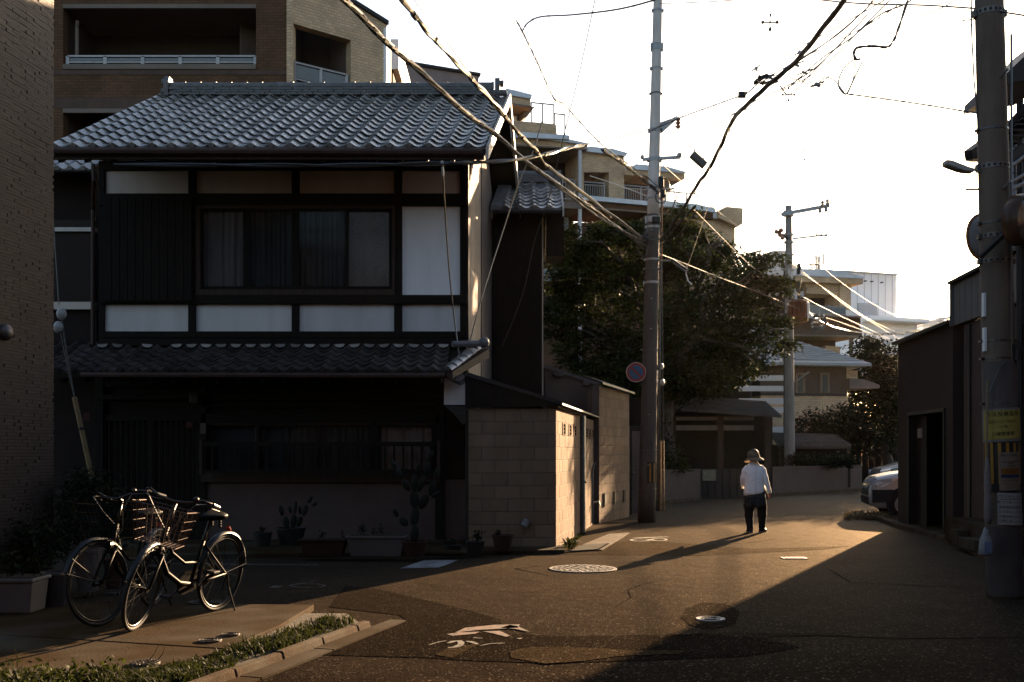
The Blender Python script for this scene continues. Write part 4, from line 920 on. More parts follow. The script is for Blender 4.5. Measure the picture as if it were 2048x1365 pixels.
wallp([(1000, 400), (1162, 408), (1162, 421), (1000, 414)], CONC_A, -2.2, .3, 'ledge')
wallp([(1095, 421), (1162, 424), (1162, 560), (1095, 560)], BRICK_A, -2.2, -1.2)
wallp([(1000, 330), (1130, 336), (1130, 345), (1000, 340)], CONC_A, -2.3, -1, 'ledge')
w = wallp([(1130, 425), (1152, 426), (1152, 460), (1130, 460)], ALU, -1.2, -1.1, 'window'); 
m = MB(); S.poly(m, [(1133, 428), (1150, 429), (1150, 458), (1133, 458)], -1.1, -1.08); m.build('pane', FROST, w)
w = wallp([(1098, 530), (1142, 532), (1142, 556), (1098, 556)], ALU, -1.2, -1.1, 'window')
for a in (1100, 1122): m = MB(); S.poly(m, [(a, 533), (a+19, 534), (a+19, 554), (a, 554)], -1.1, -1.08); m.build('pane', FROST, w)
mb = MB(); S.box(mb, 1154, 1160, 1, S.z(1157, 300), .1, .25); mb.build('downpipe', WGREY, sb)
railing(S, sb, 1128, 1152, S.z(1128, 400), 1.05, -.2, 1, ALU, bars=4)
wallp([(1162, 300), (1248, 312), (1248, 345), (1162, 345)]); wallp([(1218, 345), (1248, 345), (1248, 420), (1218, 420)]); wallp([(1160, 345), (1168, 345), (1168, 420), (1160, 420)])
wallp([(1166, 300), (1175, 296), (1220, 300), (1252, 309), (1248, 315), (1170, 306)], MROOF, -2.5, .25, 'metal_roof')
wallp([(1172, 294), (1218, 298), (1222, 302), (1174, 299)], DKSTEEL, -2.6, -.2, 'roof_coping')
wallp([(1168, 345), (1218, 347), (1218, 402), (1168, 400)], DARK_A, -1.6, -1.5, 'recess_wall')
m = MB(); S.poly(m, [(1169, 347), (1185, 348), (1185, 398), (1169, 397)], -1.45, -1.42); m.build('curtain', M('striped_curtain', (.32, .28, .26), rough=.9, scale=1.5, stretch=(9, 1, .1), var=.5), sb)
zr = S.z(1168, 397); railing(S, sb, 1168, 1210, zr, S.z(1168, 363)-zr, -.1, 1, ALU, bars=9)
wallp([(1160, 396), (1420, 420), (1420, 428), (1160, 405)], MROOF, -1.5, .55, 'metal_roof')
wallp([(1160, 405), (1420, 428), (1420, 442), (1160, 420)], BRICK_A, -2.5, .35)
wallp([(1160, 417), (1400, 436), (1400, 439), (1160, 420)], CONC_A, -1, .45, 'ledge')
wallp([(1247, 335), (1368, 347), (1368, 359), (1247, 351)], BRICK_AL, -3, .1)
wallp([(1252, 340), (1268, 331), (1330, 336), (1370, 347), (1366, 349), (1252, 341)], MROOF, -3, .25, 'metal_roof')
wallp([(1272, 327), (1298, 330), (1300, 336), (1272, 334)], DKSTEEL, -3, -.5, 'roof_coping')
wallp([(1248, 351), (1335, 357), (1335, 418), (1248, 412)], BRICK_A, -3, -1.5, 'recess_wall')
wallp([(1335, 358), (1366, 359), (1350, 368), (1335, 378)], CONC_A, -2.5, -.4, 'canopy')
wallp([(1345, 372), (1367, 368), (1345, 378)], CONC_A, -2.5, -.6, 'canopy')
zr = S.z(1250, 403); railing(S, sb, 1250, 1350, zr, S.z(1250, 370)-zr, -.1, 3, ALU, bars=22)
m = MB(); S.box(m, 1332, 1338, S.z(1330, 412), S.z(1330, 372), -.9, -.7); S.box(m, 1341, 1344, S.z(1330, 412), S.z(1330, 372), -.9, -.8); m.build('door_frame', WHITE, sb)
wallp([(1300, 405), (1385, 414), (1420, 423), (1420, 430), (1300, 416)], MROOF, -1.5, .6, 'metal_roof')
wallp([(1300, 416), (1420, 428), (1468, 440), (1468, 640), (1392, 640), (1392, 443), (1300, 436)], BRICK_AL, -3, .1)
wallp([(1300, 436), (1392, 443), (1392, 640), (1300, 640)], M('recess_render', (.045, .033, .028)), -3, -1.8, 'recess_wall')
wallp([(1300, 441), (1387, 447), (1387, 456), (1300, 452)], BRICK_AL, -1.2, -.9, 'beam')
wallp([(1428, 428), (1443, 418), (1476, 421), (1476, 452), (1466, 458), (1428, 440)], BRICK_AL, -3, .5)
wallp([(1420, 426), (1430, 429), (1444, 436), (1444, 441), (1419, 439)], MROOF, -.5, .35, 'metal_roof')
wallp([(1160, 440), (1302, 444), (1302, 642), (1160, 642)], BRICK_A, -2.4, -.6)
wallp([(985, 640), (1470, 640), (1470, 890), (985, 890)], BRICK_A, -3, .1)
railing(S, sb, 1060, 1105, S.z(1060, 252), 1.05, .2, 2, DKSTEEL, posts_w=.06)
railing(S, sb, 1106, 1127, S.z(1106, 276), 1.1, .2, 1, DKSTEEL, posts_w=.06)
railing(S, sb, 1352, 1416, S.z(1352, 418), 1.15, -1.2, 3, DKSTEEL, posts_w=.03)
mb = MB(); p = S.pt(1387, -.8); mb.tube([p+V((0, 0, Z(415, p.y))), p+V((0, 0, Z(385, p.y)))], [.06, .02], 6); mb.build('lightning_rod', DKSTEEL, sb)

# --- R: right hand block with roof plant
R = Plane(1520, 56, 4.2, 1)
rb = thing('lower_apartment_building', 'brown apartment block at the end of the lane with pale roof plant and one balcony', 'apartment block', R.pt(1620))
def wr_(pts, mat=BRICK_AL, o0=-3, o1=0, name='wall'):
    mb = MB(); R.poly(mb, pts, o0, o1); return mb.build(name, mat, rb)
wr_([(1505, 548), (1720, 558), (1720, 570), (1505, 562)], BRICK_AL, -4, .3)
wr_([(1505, 545), (1530, 536), (1560, 540), (1640, 541), (1675, 544), (1722, 557), (1720, 560), (1505, 550)], MROOF, -4, .4, 'metal_roof')
wr_([(1585, 538), (1682, 540), (1682, 546), (1585, 545)], DKSTEEL, -4, -.6, 'roof_coping')
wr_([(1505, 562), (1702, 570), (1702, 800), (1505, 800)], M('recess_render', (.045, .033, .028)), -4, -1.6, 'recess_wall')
wr_([(1615, 566), (1702, 570), (1702, 590), (1615, 586)], BRICK_AL, -1.6, -.2, 'beam')
wr_([(1680, 570), (1702, 571), (1702, 624), (1680, 622)], BRICK_AL, -1.6, 0)
w = wr_([(1617, 590), (1658, 592), (1658, 618), (1617, 617)], WOOD2, -1.6, -1.5, 'window')
m = MB(); R.poly(m, [(1618, 593), (1626, 594), (1626, 617), (1618, 617)], -1.5, -1.47); m.build('pane', M('curtained_glass', (.5, .54, .56)), w)
m = MB(); R.poly(m, [(1630, 594), (1655, 595), (1655, 617), (1630, 617)], -1.5, -1.47); m.build('pane', FROST, w)
zr = R.z(1615, 632); railing(R, rb, 1612, 1690, zr, R.z(1615, 612)-zr, .05, 3, ALU, panel=FROST, posts_w=.05)
wr_([(1690, 621), (1716, 622), (1716, 634), (1690, 633)], WHITE, -1.5, .1, 'parapet')
wr_([(1505, 628), (1716, 634), (1716, 637), (1505, 631)], CONC_A, -2, .35, 'ledge')
wr_([(1505, 631), (1718, 637), (1718, 662), (1505, 658)], BRICK_A, -3, .15)
wr_([(1505, 658), (1718, 662), (1718, 674), (1505, 671)], M('dark_brick_band', (.07, .045, .035)), -3, .3, 'band')
wr_([(1505, 670), (1718, 673), (1718, 676), (1505, 673)], CONC_A, -3, .4, 'ledge')
wr_([(1500, 676), (1676, 678), (1676, 900), (1500, 900)], BRICK_A, -3, -1.0)
mb = MB(); R.box(mb, 1698, 1703, 1, R.z(1700, 676), .0, .2); mb.build('downpipe', CONC_A, rb)
wr_([(1660, 690), (1690, 692), (1690, 860), (1660, 860)], BRICK_AL, -3, -.5)
# roof plant: railings, stair tower, ladder, aerials, tanks
roof = [('tank_house', [(1598, 481), (1636, 481), (1636, 541), (1598, 541)], WGREY, -5, -3), ('tank', [(1630, 508), (1662, 508), (1662, 541), (1630, 541)], WGREY, -5.2, -3.4),
        ('vent_stack', [(1483, 481), (1490, 481), (1490, 505), (1483, 505)], WGREY, -3, -2.4), ('vent_stack', [(1503, 482), (1509, 482), (1509, 506), (1503, 506)], WGREY, -3, -2.4),
        ('plant_box', [(1476, 474), (1491, 478), (1491, 515), (1476, 515)], M('beige_plant', (.30, .25, .22), rough=.7), -4, -3.1), ('plant_box', [(1512, 512), (1545, 514), (1545, 524), (1512, 523)], WGREY, -4, -3.2),
        ('stair_frame', [(1586, 508), (1604, 508), (1604, 512), (1586, 512)], DKSTEEL, -2.2, -2), ('stair_frame', [(1601, 508), (1604, 508), (1604, 541), (1601, 541)], DKSTEEL, -2.2, -2)]
for nm, pts, mt, o0, o1 in roof: wr_(pts, mt, o0, o1, nm)
zr = R.z(1480, 528); railing(R, rb, 1480, 1560, zr, R.z(1480, 515)-zr, -1.5, 6, DKSTEEL, bars=26, posts_w=.04)
zr = R.z(1590, 541); railing(R, rb, 1590, 1660, zr, R.z(1590, 519)-zr, -1.2, 5, DKSTEEL, posts_w=.04)
for k in range(8): wr_([(1548, 489+k*6.2), (1573, 486+k*6.2), (1573, 489+k*6.2), (1548, 492+k*6.2)], WHITE, -3, -2.9, 'louvre_slat')
wr_([(1547, 486), (1572, 480), (1573, 483), (1548, 489)], DKSTEEL, -3.2, -2.8, 'louvre_roof')
ld = wr_([(1656, 497), (1657.5, 497), (1657.5, 541), (1656, 541)], WHITE, -2, -1.95, 'ladder')
m = MB(); R.poly(m, [(1668, 497), (1671, 497), (1671, 541), (1668, 541)], -2, -1.95); m.build('stile', WHITE, ld)
for k in range(9): m = MB(); R.poly(m, [(1657.5, 499+k*4.6), (1668, 499+k*4.6), (1668, 501+k*4.6), (1657.5, 501+k*4.6)], -2, -1.95); m.build('rung', WHITE, ld)
wr_([(1683, 494), (1685, 494), (1685, 518), (1683, 518)], WGREY, -2, -1.9, 'aerial'); wr_([(1672, 505), (1684, 505), (1684, 506), (1672, 506)], WGREY, -2, -1.95, 'aerial'); wr_([(1672, 500), (1675, 500), (1675, 541), (1672, 541)], WHITE, -2, -1.8, 'aerial')
wr_([(1633, 493), (1635, 493), (1635, 508), (1633, 508)], WGREY, -3, -2.9, 'aerial')

# --- far white buildings at the end of the view
FW = Plane(1690, 118, 5, 1)
fb_ = thing('white_building', 'large pale windowless building beyond the apartment blocks', 'building', FW.pt(1740))
PALE = M('pale_wall', (.80, .80, .82), rough=.9, var=.03, scale=.3)
def fwp(pts, mat=PALE, o0=-20, o1=0, name='wall', par=None):
    mb = MB(); FW.poly(mb, pts, o0, o1); return mb.build(name, mat, par or fb_)
fwp([(1678, 543), (1793, 551), (1793, 760), (1678, 760)])
fwp([(1678, 541), (1794, 549), (1794, 552), (1678, 544)], WGREY, -20, .3, 'coping')
for k in range(7): fwp([(1700+k*14, 545+k), (1700.6+k*14, 545+k), (1700.6+k*14, 700), (1700+k*14, 700)], WGREY, 0, .06, 'panel_joint')
for a, b in ((1727, 563), (1740, 564), (1760, 566)): fwp([(a, b-1), (a+4, b-1), (a+4, b+1), (a, b+1)], DKSTEEL, 0, .3, 'wall_vent')
fwp([(1714, 607), (1750, 609), (1750, 645), (1714, 645)], WGREY, 0, .5, 'annexe')
fwp([(1714, 638), (1828, 645), (1828, 652), (1714, 646)], PALE, -3, 3, 'roof_slab')
fwp([(1714, 646), (1824, 651), (1824, 760), (1714, 760)], PALE, -6, 1, 'annexe')
ft = thing('distant_house', 'pale low rooftops far off beside the dark building corner', 'houses', V((X(1850, 125), 125, 0)))
for i, (a, b, c) in enumerate(((1810, 668, 1846), (1846, 652, 1876), (1872, 644, 1905), (1900, 640, 1960))):
    mb = MB(); mb.fb(a, b, c, 760, 122+i*3, 8); mb.build('wall', PALE, ft)
    mb = MB(); q = 122+i*3; mb.prism([P(a-3, b, q-.3), P(c+3, b, q-.3), P(c-5, b-9, q-.3), P(a+5, b-9, q-.3)], (0, 9, 0)); mb.build('roof', WGREY, ft)

# --- small pale-roofed house in front of the lower block
Hs = Plane(1580, 44, 6, 1)
sh = thing('small_house', 'small brown house with grey hipped metal roof and two narrow windows', 'house', Hs.pt(1640))
def hp(pts, mat, o0=-3, o1=0, name='wall', par=None):
    mb = MB(); Hs.poly(mb, pts, o0, o1); return mb.build(name, mat, par or sh)
hp([(1520, 728), (1693, 728), (1693, 790), (1520, 788)], M('brown_render_house', (.075, .052, .043), rough=.85, var=.12), -4, 0)
hp([(1520, 787), (1690, 789), (1690, 793), (1520, 791)], DKSTEEL, -4, .12, 'string_course')
hp([(1520, 791), (1695, 793), (1695, 905), (1520, 905)], BRICK_AL, -4, .06, 'brick_base')
mb = MB(); e0, e1 = Hs.pt(1510, .9), Hs.pt(1722, .9); t0, t1 = Hs.pt(1510, -3), Hs.pt(1622, -3)
ze = Z(727, e1.y); zt = Z(673, t1.y); q = lambda p, z: V((p.x, p.y, z))
mb.add([q(e0, ze), q(e1, ze), q(t1, zt), q(t0, zt), q(e0, ze-.12), q(e1, ze-.12), q(Hs.pt(1722, -7), ze), q(Hs.pt(1510, -7), ze)],
       [(0, 1, 2, 3), (4, 5, 1, 0), (1, 6, 2), (2, 6, 7, 3), (4, 5, 6, 7)])
rf = mb.build('roof', M('seamed_roof', (.20, .215, .235), rough=.45, metal=.2, var=.3, scale=2, stretch=(.5, 1, 6)), sh)
m = MB()
for k in range(1, 12): 
    f = k/12; a = q(e0, ze).lerp(q(t0, zt), f)+V((0, 0, .02)); b = q(e1, ze).lerp(q(t1, zt), f)+V((0, 0, .02)); m.beam(a, b, .05, .035)
stuff(m.build('roof_seam', M('seamed_roof', (.2, .2, .2)), rf))
hp([(1570, 671), (1622, 671), (1622, 676), (1570, 676)], WGREY, -3.2, -2.8, 'ridge_cap')
for a in (1590, 1639):
    w = hp([(a, 746), (a+19, 746), (a+19, 786), (a, 786)], M('window_trim', (.17, .125, .09), rough=.7), 0, .06, 'window')
    m = MB(); Hs.poly(m, [(a+5, 750), (a+15, 750), (a+15, 785), (a+5, 785)], .06, .07); m.build('pane', M('dim_pane', (.035, .038, .04), rough=.15), w)
hp([(1693, 733), (1718, 733), (1718, 737), (1693, 737)], WGREY, -2, -.2, 'side_window'); hp([(1693, 740), (1720, 741), (1720, 762), (1693, 762)], BRICK_AL, -3, -.2)
hp([(1693, 758), (1722, 760), (1752, 771), (1752, 778), (1693, 778)], CONC_A, -2, .3, 'porch_roof')

# --- slatted screen, gate house and garden walls along the far side of the lane
sc_ = thing('slatted_screen', 'tall screen of wide pale horizontal boards behind the big tree', 'screen', (X(1530, 41), 41, 0))
k = 0
for y in (540, 580, 655, 700, 751, 772, 797, 815, 854):
    mb = MB(); mb.fb(1478 if y > 700 else 1500, y, 1567, y+11, 41, .05); mb.build('board', WGREY, sc_)
for a in (1500, 1568):
    mb = MB(); mb.fb(a, 530, a+4, 990, 41.06, .1); mb.build('post', DKSTEEL, sc_)
gh = thing('gatehouse', 'low roofed garden gate with tiled roof, posts and pale lintels under the big tree', 'gatehouse', (X(1450, 33), 33, 0))
D = 33.0
GR = M('gate_roof', (.05, .046, .045), rough=.5, var=.3, scale=4)
e0, e1 = P(1362, 822, D-.9), P(1563, 836, D-.9); t0, t1 = P(1395, 798, D+.5), P(1530, 806, D+.5)
mb = MB(); mb.hexa([e0, e1, t1, t0], [p+V((0, 0, .06)) for p in (e0, e1, t1, t0)]); b0, b1 = e0+V((0, 3.0, 0)), e1+V((0, 3.0, 0))
mb.hexa([t0, t1, b1, b0], [p+V((0, 0, .06)) for p in (t0, t1, b1, b0)]); rf = mb.build('roof', GR, gh)
m = MB()
for k in range(9):
    f = k/9; m.beam(e0.lerp(t0, f)+V((0, 0, .075)), e1.lerp(t1, f)+V((0, 0, .075)), .03, .03)
stuff(m.build('roof_batten', GR, rf))
for a, w_ in ((1338, 14), (1436, 11), (1530, 12)):
    mb = MB(); mb.fb(a, 832, a+w_, 1000, D, .3); mb.build('post', WOOD2, gh)
for y0, y1 in ((834, 841), (851, 861)):
    for a, b in ((1351, 1435), (1447, 1508)): mb = MB(); mb.fb(a, y0, b, y1, D+.02, .1); mb.build('lintel', M('pale_lintel', (.13, .11, .10), rough=.8), gh)
mb = MB(); mb.fb(1330, 826, 1545, 1000, D+1.5, .05); mb.build('back_wall', WOOD, gh)
for k in range(7): mb = MB(); mb.fb(1402+k*14.5, 938+k*.0, 1415+k*14.5, 1000, D-.05, .04); mb.build('gate_board', DKSTEEL, gh)
mb = MB(); mb.fb(1405, 940, 1432, 962, D-.12, .02); nb_ = mb.build('notice_board', M('notice_paper', (.14, .13, .10), rough=.8, var=.3, scale=9), gh)
g2 = thing('bin_shelter', 'low lean-to roof over a shrub bed behind the far garden wall', 'shelter', (X(1620, 39), 39, 0))
D = 39.0
e0, e1 = P(1556, 893, D-.6), P(1702, 893, D-.6); t0, t1 = P(1536, 868, D+1.2), P(1668, 872, D+1.2)
mb = MB(); mb.hexa([e0, e1, t1, t0], [p+V((0, 0, .06)) for p in (e0, e1, t1, t0)]); mb.build('roof', GR, g2)
m = MB()
for k in range(8): f = k/8; m.beam(e0.lerp(t0, f)+V((0, 0, .08)), e1.lerp(t1, f)+V((0, 0, .08)), .05, .04)
m.build('roof_batten', GR, g2)
mb = MB(); mb.beam(e0-V((0, 0, .04)), e1-V((0, 0, .04)), .06, .1); mb.build('fascia', DKSTEEL, g2)
for a in (1560, 1693): mb = MB(); mb.fb(a, 895, a+8, 975, D-.3, .15); mb.build('post', WOOD2, g2)
mb = MB(); mb.fb(1540, 890, 1700, 975, D+1.5, .1); mb.build('back_wall', WOOD, g2)
WALLM = M('garden_wall_render', (.075, .054, .045), spec=.1, rough=.9, var=.12, scale=2, dirt=((.07, .055, .05), 1.2, .5))
for nm, lab, a, b, top in (('garden_wall', 'low rendered garden wall behind the concrete pole, left of the dark gate', G(1300, 1010), G(1401, 1001), .90), ('garden_wall', 'long low rendered garden wall right of the walker', G(1540, 993), G(1724, 982), .92)):
    t = thing(nm, lab, 'wall', a)
    d = (b-a).normalized(); n = V((d.y, -d.x, 0)); m = MB(); m.hexa([a, b, b-n*.15, a-n*.15], [p+V((0, 0, top)) for p in (a, b, b-n*.15, a-n*.15)]); m.build('wall', WALLM, t)
    m = MB(); m.hexa([a+n*.03, b+n*.03, b-n*.18, a-n*.18], [p for p in (a+n*.03, b+n*.03, b-n*.18, a-n*.18)]); 
    m = MB(); q = [a+n*.025, b+n*.025, b-n*.175, a-n*.175]; m.hexa([p+V((0, 0, top+.003)) for p in q], [p+V((0, 0, top+.05)) for p in q]); m.build('coping', WALLM, t)
    m = MB(); q = [a+n*.04, b+n*.04, b+n*.002, a+n*.002]; m.hexa(q, [p+V((0, 0, .09)) for p in q]); m.build('plinth', KERB, t)
bh = thing('shade_fill_house', 'dark house added to fill the shade behind the gate under the big tree', 'house', (X(1400, 43), 43, 0))  # added as a dark backing where only shade shows behind the gate
mb = MB(); mb.fb(1240, 720, 1500, 985, 43, 2); mb.build('wall', WOOD, bh)
mb = MB(); mb.prism([P(1230, 724, 42.4), P(1512, 724, 42.4), P(1490, 690, 42.4), P(1250, 690, 42.4)], (0, 3, 0)); mb.build('roof', DKSTEEL, bh)
# ---------------------------------------------------------------- right-hand buildings
rb1 = thing('dark_shop', 'low dark building with open doorway at the right of the lane, before the parked car', 'building', (8, 19, 0))
BRW = M('brown_wall', (.036, .024, .017), spec=.12, rough=.8, var=.15, scale=1.5)
c1 = V((X(1796, 21), 21, 0)); dn = V((-.10, -1, 0)).normalized(); nn = V((-dn.y*-1, dn.x*-1, 0))      # dn runs towards the camera
nl = V((-1, .10, 0)).normalized()                                                                     # faces the lane
def RW(s, w=0, z=0): q = c1+dn*s+nl*w; return V((q.x, q.y, z))
H1 = 3.6
def rwbox(mb, s0, s1, w0, w1, z0, z1): mb.hexa([RW(s0, w0, z0), RW(s1, w0, z0), RW(s1, w1, z0), RW(s0, w1, z0)], [RW(s0, w0, z1), RW(s1, w0, z1), RW(s1, w1, z1), RW(s0, w1, z1)])
mb = MB()
rwbox(mb, 0, .85, -.2, 0, 0, H1); rwbox(mb, .85, 3.0, -.2, 0, 2.15, H1); rwbox(mb, 3.0, 3.45, -.2, 0, 0, H1)
rwbox(mb, 0, .2, -7, -.2, 0, H1); rwbox(mb, .2, 3.45, -7, -6.8, 0, H1-.16); rwbox(mb, 3.25, 3.45, -6.79, -.21, 0, H1-.16); rwbox(mb, .2, 3.4, -7, -.2, H1-.15, H1)
mb.build('wall', BRW, rb1)
mb = MB(); rwbox(mb, -.12, 3.45, -7.2, .1, H1+.003, H1+.06); mb.build('roof_edge', DKSTEEL, rb1)
mb = MB(); rwbox(mb, .8, .85, -.25, .03, 0, 2.2); rwbox(mb, 3.0, 3.05, -.25, .03, 0, 2.2); rwbox(mb, .8, 3.05, -.25, .03, 2.15, 2.21); mb.build('door_frame', DKSTEEL, rb1)
mb = MB(); rwbox(mb, .2, 3.4, -2.2, -2.1, 0, H1-.2); mb.build('inner_wall', DARK_A, rb1)
mb = MB(); rwbox(mb, 1.0, 1.28, -.12, -.1, 1.72, 1.90); mb.build('paper_notice', M('dim_paper', (.2, .18, .16), rough=.8), rb1)
mb = MB(); rwbox(mb, .86, 1.5, -.14, -.125, 0, 2.14); mb.build('door_leaf', M('door_paint', (.014, .010, .008), rough=.7), rb1)
rb2 = thing('clad_building', 'dark building with ribbed metal parapet behind the right concrete pole', 'building', (8, 16, 0))
c2 = RW(3.5); 
def RW2(s, w=0, z=0): q = c2+dn*s+nl*w; return V((q.x, q.y, z))
def rw2(mb, s0, s1, w0, w1, z0, z1): mb.hexa([RW2(s0, w0, z0), RW2(s1, w0, z0), RW2(s1, w1, z0), RW2(s0, w1, z0)], [RW2(s0, w0, z1), RW2(s1, w0, z1), RW2(s1, w1, z1), RW2(s0, w1, z1)])
zt = Z(567, 17.4); zb = Z(652, 17.4)
mb = MB(); rw2(mb, 0, .35, -6, -.25, 0, zb); rw2(mb, .35, 7.5, -6, -.05, 0, zb-.02); mb.build('wall', M('reddish_wall', (.055, .036, .031), spec=.15, rough=.8, var=.15), rb2)
mb = MB(); rw2(mb, 0, .03, -.3, .07, zb+.005, zt); rw2(mb, .03, 7.5, -.2, .0, zb+.005, zt); mb.build('parapet', M('parapet_metal', (.10, .095, .09), rough=.5, var=.12), rb2)
for k in range(26):
    m = MB(); s = .08+k*.29; rw2(m, s, s+.27, .002, .02, zb+.01, zt-.05); m.build('parapet_panel', M('parapet_metal', (.1, .095, .09)), rb2)
mb = MB(); rw2(mb, -.05, 7.5, -.25, .09, zt+.003, zt+.05); mb.build('coping', DKSTEEL, rb2)
for s in (.6, 2.2, 3.8): mb = MB(); rw2(mb, s, s+.12, -.045, -.02, 0, zb-.05); mb.build('pilaster', DKSTEEL, rb2)
mb = MB(); rw2(mb, .9, 3.6, -.04, .42, .07, .42); mb.build('step_block', CONC, rb2, bevel=.01)
mb = MB(); rw2(mb, 1.8, 2.1, .43, .6, .07, .3); rw2(mb, 2.3, 3.0, .43, .65, .07, .22); mb.build('low_block', CONC, rb2, bevel=.01)
# grey building and outdoor steel stair at the right edge
rb3 = thing('grey_building', 'grey panelled building behind the steel stair at the right edge', 'building', (X(2060, 16.5), 16.5, 0))
mb = MB(); mb.fb(2020, 246, 2300, 1000, 16.2, .8); mb.build('wall', M('grey_panel', (.15, .155, .16), rough=.6, var=.08), rb3)
for y in (292, 345, 402, 470): mb = MB(); mb.fb(2020, y, 2300, y+3, 16.19, .02); mb.build('panel_joint', DKSTEEL, rb3)
st = thing('steel_stair', 'dark outdoor steel stair with round handrails and landing beam right of the pole', 'stair', (X(2060, 13.2), 13.2, 0))
D = 13.2
for (a, b, c, d, w_) in ((1990, 292, 2075, 195, .14), (1990, 338, 2075, 275, .10)): mb = MB(); mb.beam(P(a, b, D), P(c, d, D+.2), .06, w_); mb.build('stringer', DKSTEEL, st)
for (y0, y1) in ((246, 254), (303, 318)): mb = MB(); mb.fb(1940, y0, 2200, y1, D+.1, .12) if y0 > 300 else mb.fb(2008, y0, 2200, y1, D+.1, .12); mb.build('landing_beam', DKSTEEL, st)
mb = MB(); mb.beam(P(1937, 311, D-.02), P(1975, 283, D+.5), .1, .12); mb.build('beam_end', DKSTEEL, st)
for k in range(8):
    mb = MB(); a = P(2004+k*11, 285-k*11.5, D-.1); mb.box(a.x-.02, a.x+.22, a.y, a.y+.9, a.z, a.z+.025); mb.build('tread', DKSTEEL, st)
for (a, b, c, d) in ((1996, 352, 2090, 282), (1996, 380, 2090, 325), (1996, 393, 2090, 345)): mb = MB(); mb.tube([P(a, b, D-.2), P(c, d, D-.2)], .022, 8); mb.build('handrail', STEEL, st)
for k in range(4): mb = MB(); mb.tube([P(2012+k*18, 380-k*11, D-.2), P(2012+k*18, 340-k*12, D-.2)], .012, 6); mb.build('baluster', DKSTEEL, st)
mb = MB(); mb.prism([P(2008, 168, D), P(2012, 148, D), P(2120, 45, D), P(2120, 148, D)], (0, 1.2, 0)); mb.build('canopy', DKSTEEL, st)
mb = MB(); mb.tube([P(2040, 168, D+1.3), P(2040, 1090, D+1.3)], .05, 8); mb.build('column', DKSTEEL, st)

# ---------------------------------------------------------------- poles
def tape(a, b, ra, rb, n=20, seg=10):
    m = MB(); m.tube([a.lerp(b, k/seg) for k in range(seg+1)], [ra+(rb-ra)*k/seg for k in range(seg+1)], n); return m
def band(par, c, r, h, mat=STEEL, ax=V((0, 0, 1)), dots=0):
    m = MB(); m.lathe(c, [(r, -h/2), (r+.006, -h/2), (r+.006, h/2), (r, h/2)], 20, caps=False)
    m.box(c.x-r-.03, c.x-r+.02, c.y-.03, c.y+.03, c.z-h*.6, c.z+h*.6); m.box(c.x+r-.02, c.x+r+.03, c.y-.03, c.y+.03, c.z-h*.6, c.z+h*.6)
    o = m.build('band', mat, par)
    if dots:
        m = MB()
        for k in range(dots):
            a = math.pi+math.pi*(k+.5)/dots; p = c+V((math.cos(a)*(r+.006), math.sin(a)*(r+.006), 0)); m.box(-.012, .012, -.002, .002, -h*.25, h*.25, m=Matrix.Translation(p) @ Matrix.Rotation(a+math.pi/2, 4, 'Z'))
        stuff(m.build('band_slot', DARK_A, o))
    return o
# left pole
DL = 21.75
lp0, lp1 = V((X(1293, DL), DL, 0)), P(1317, -60, DL)
lp = thing('utility_pole', 'tall pale utility pole beside the block walls, carrying most cables', 'utility pole', lp0, 'utility poles')
def LP(y): f = (Z(y, DL)-lp0.z)/(lp1.z-lp0.z); return lp0.lerp(lp1, f), .185+(.088-.185)*f
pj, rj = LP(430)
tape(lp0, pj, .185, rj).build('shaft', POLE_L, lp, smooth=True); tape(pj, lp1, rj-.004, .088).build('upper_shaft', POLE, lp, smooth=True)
for y, h in ((22, .05), (95, .14), (138, .05), (188, .03), (262, .07), (320, .08), (378, .05), (398, .04), (440, .12), (455, .05), (520, .04), (538, .03), (566, .05), (700, .03), (900, .03), (978, .02)):
    c, r = LP(y); band(lp, c, r, h, STEEL if h > .03 else CABLE)
for y in (600, 660, 830, 930):
    c, r = LP(y); m = MB(); m.tube([c+V((-.02, -r, 0)), c+V((-.02, -r-.1, 0))], .012, 6); m.build('step_bolt', STEEL, lp)
c, r = LP(250); m = MB(); m.prism([c+V((r, -.03, -.15)), c+V((r+.05, -.03, -.15)), c+V((r+.33, -.03, .10)), c+V((r+.33, -.03, .16)), c+V((r, -.03, .05))], (0, .06, 0)); br = m.build('bracket', STEEL, lp)
m = MB(); m.lathe(c+V((r+.36, 0, .02)), [(.03, -.1), (.06, -.06), (.03, -.03), (.06, .02), (.03, .05), (.06, .09), (.02, .14)], 10); m.build('insulator', M('brown_porcelain', (.20, .10, .07), rough=.25), br)
c, r = LP(320); m = MB(); m.beam(c+V((-.25, -.02, 0)), c+V((.52, -.12, .02)), .06, .06); ar = m.build('crossarm', STEEL, lp)
m = MB(); m.ball(c+V((.5, -.12, .06)), .06, 8, 5); m.ball(c+V((-.25, -.02, .05)), .05, 8, 5); m.build('insulator', PORC, ar)
for dx, y0, y1, mt, rr in ((.13, 370, 1000, CABLE, .018), (.17, 378, 520, M('orange_lit_pipe', (.30, .13, .06), rough=.4, metal=.5), .02), (.155, 480, 1020, CABLE_L, .012)):  # orange of the middle riser stands in for sunlight on it
    pts = []
    for k in range(13):
        c, r = LP(y0+(y1-y0)*k/12); pts.append(c+V((r+.01+dx*.2, -.05, 0)))
    m = MB(); m.tube(pts, rr, 6); m.build('riser_conduit', mt, lp)
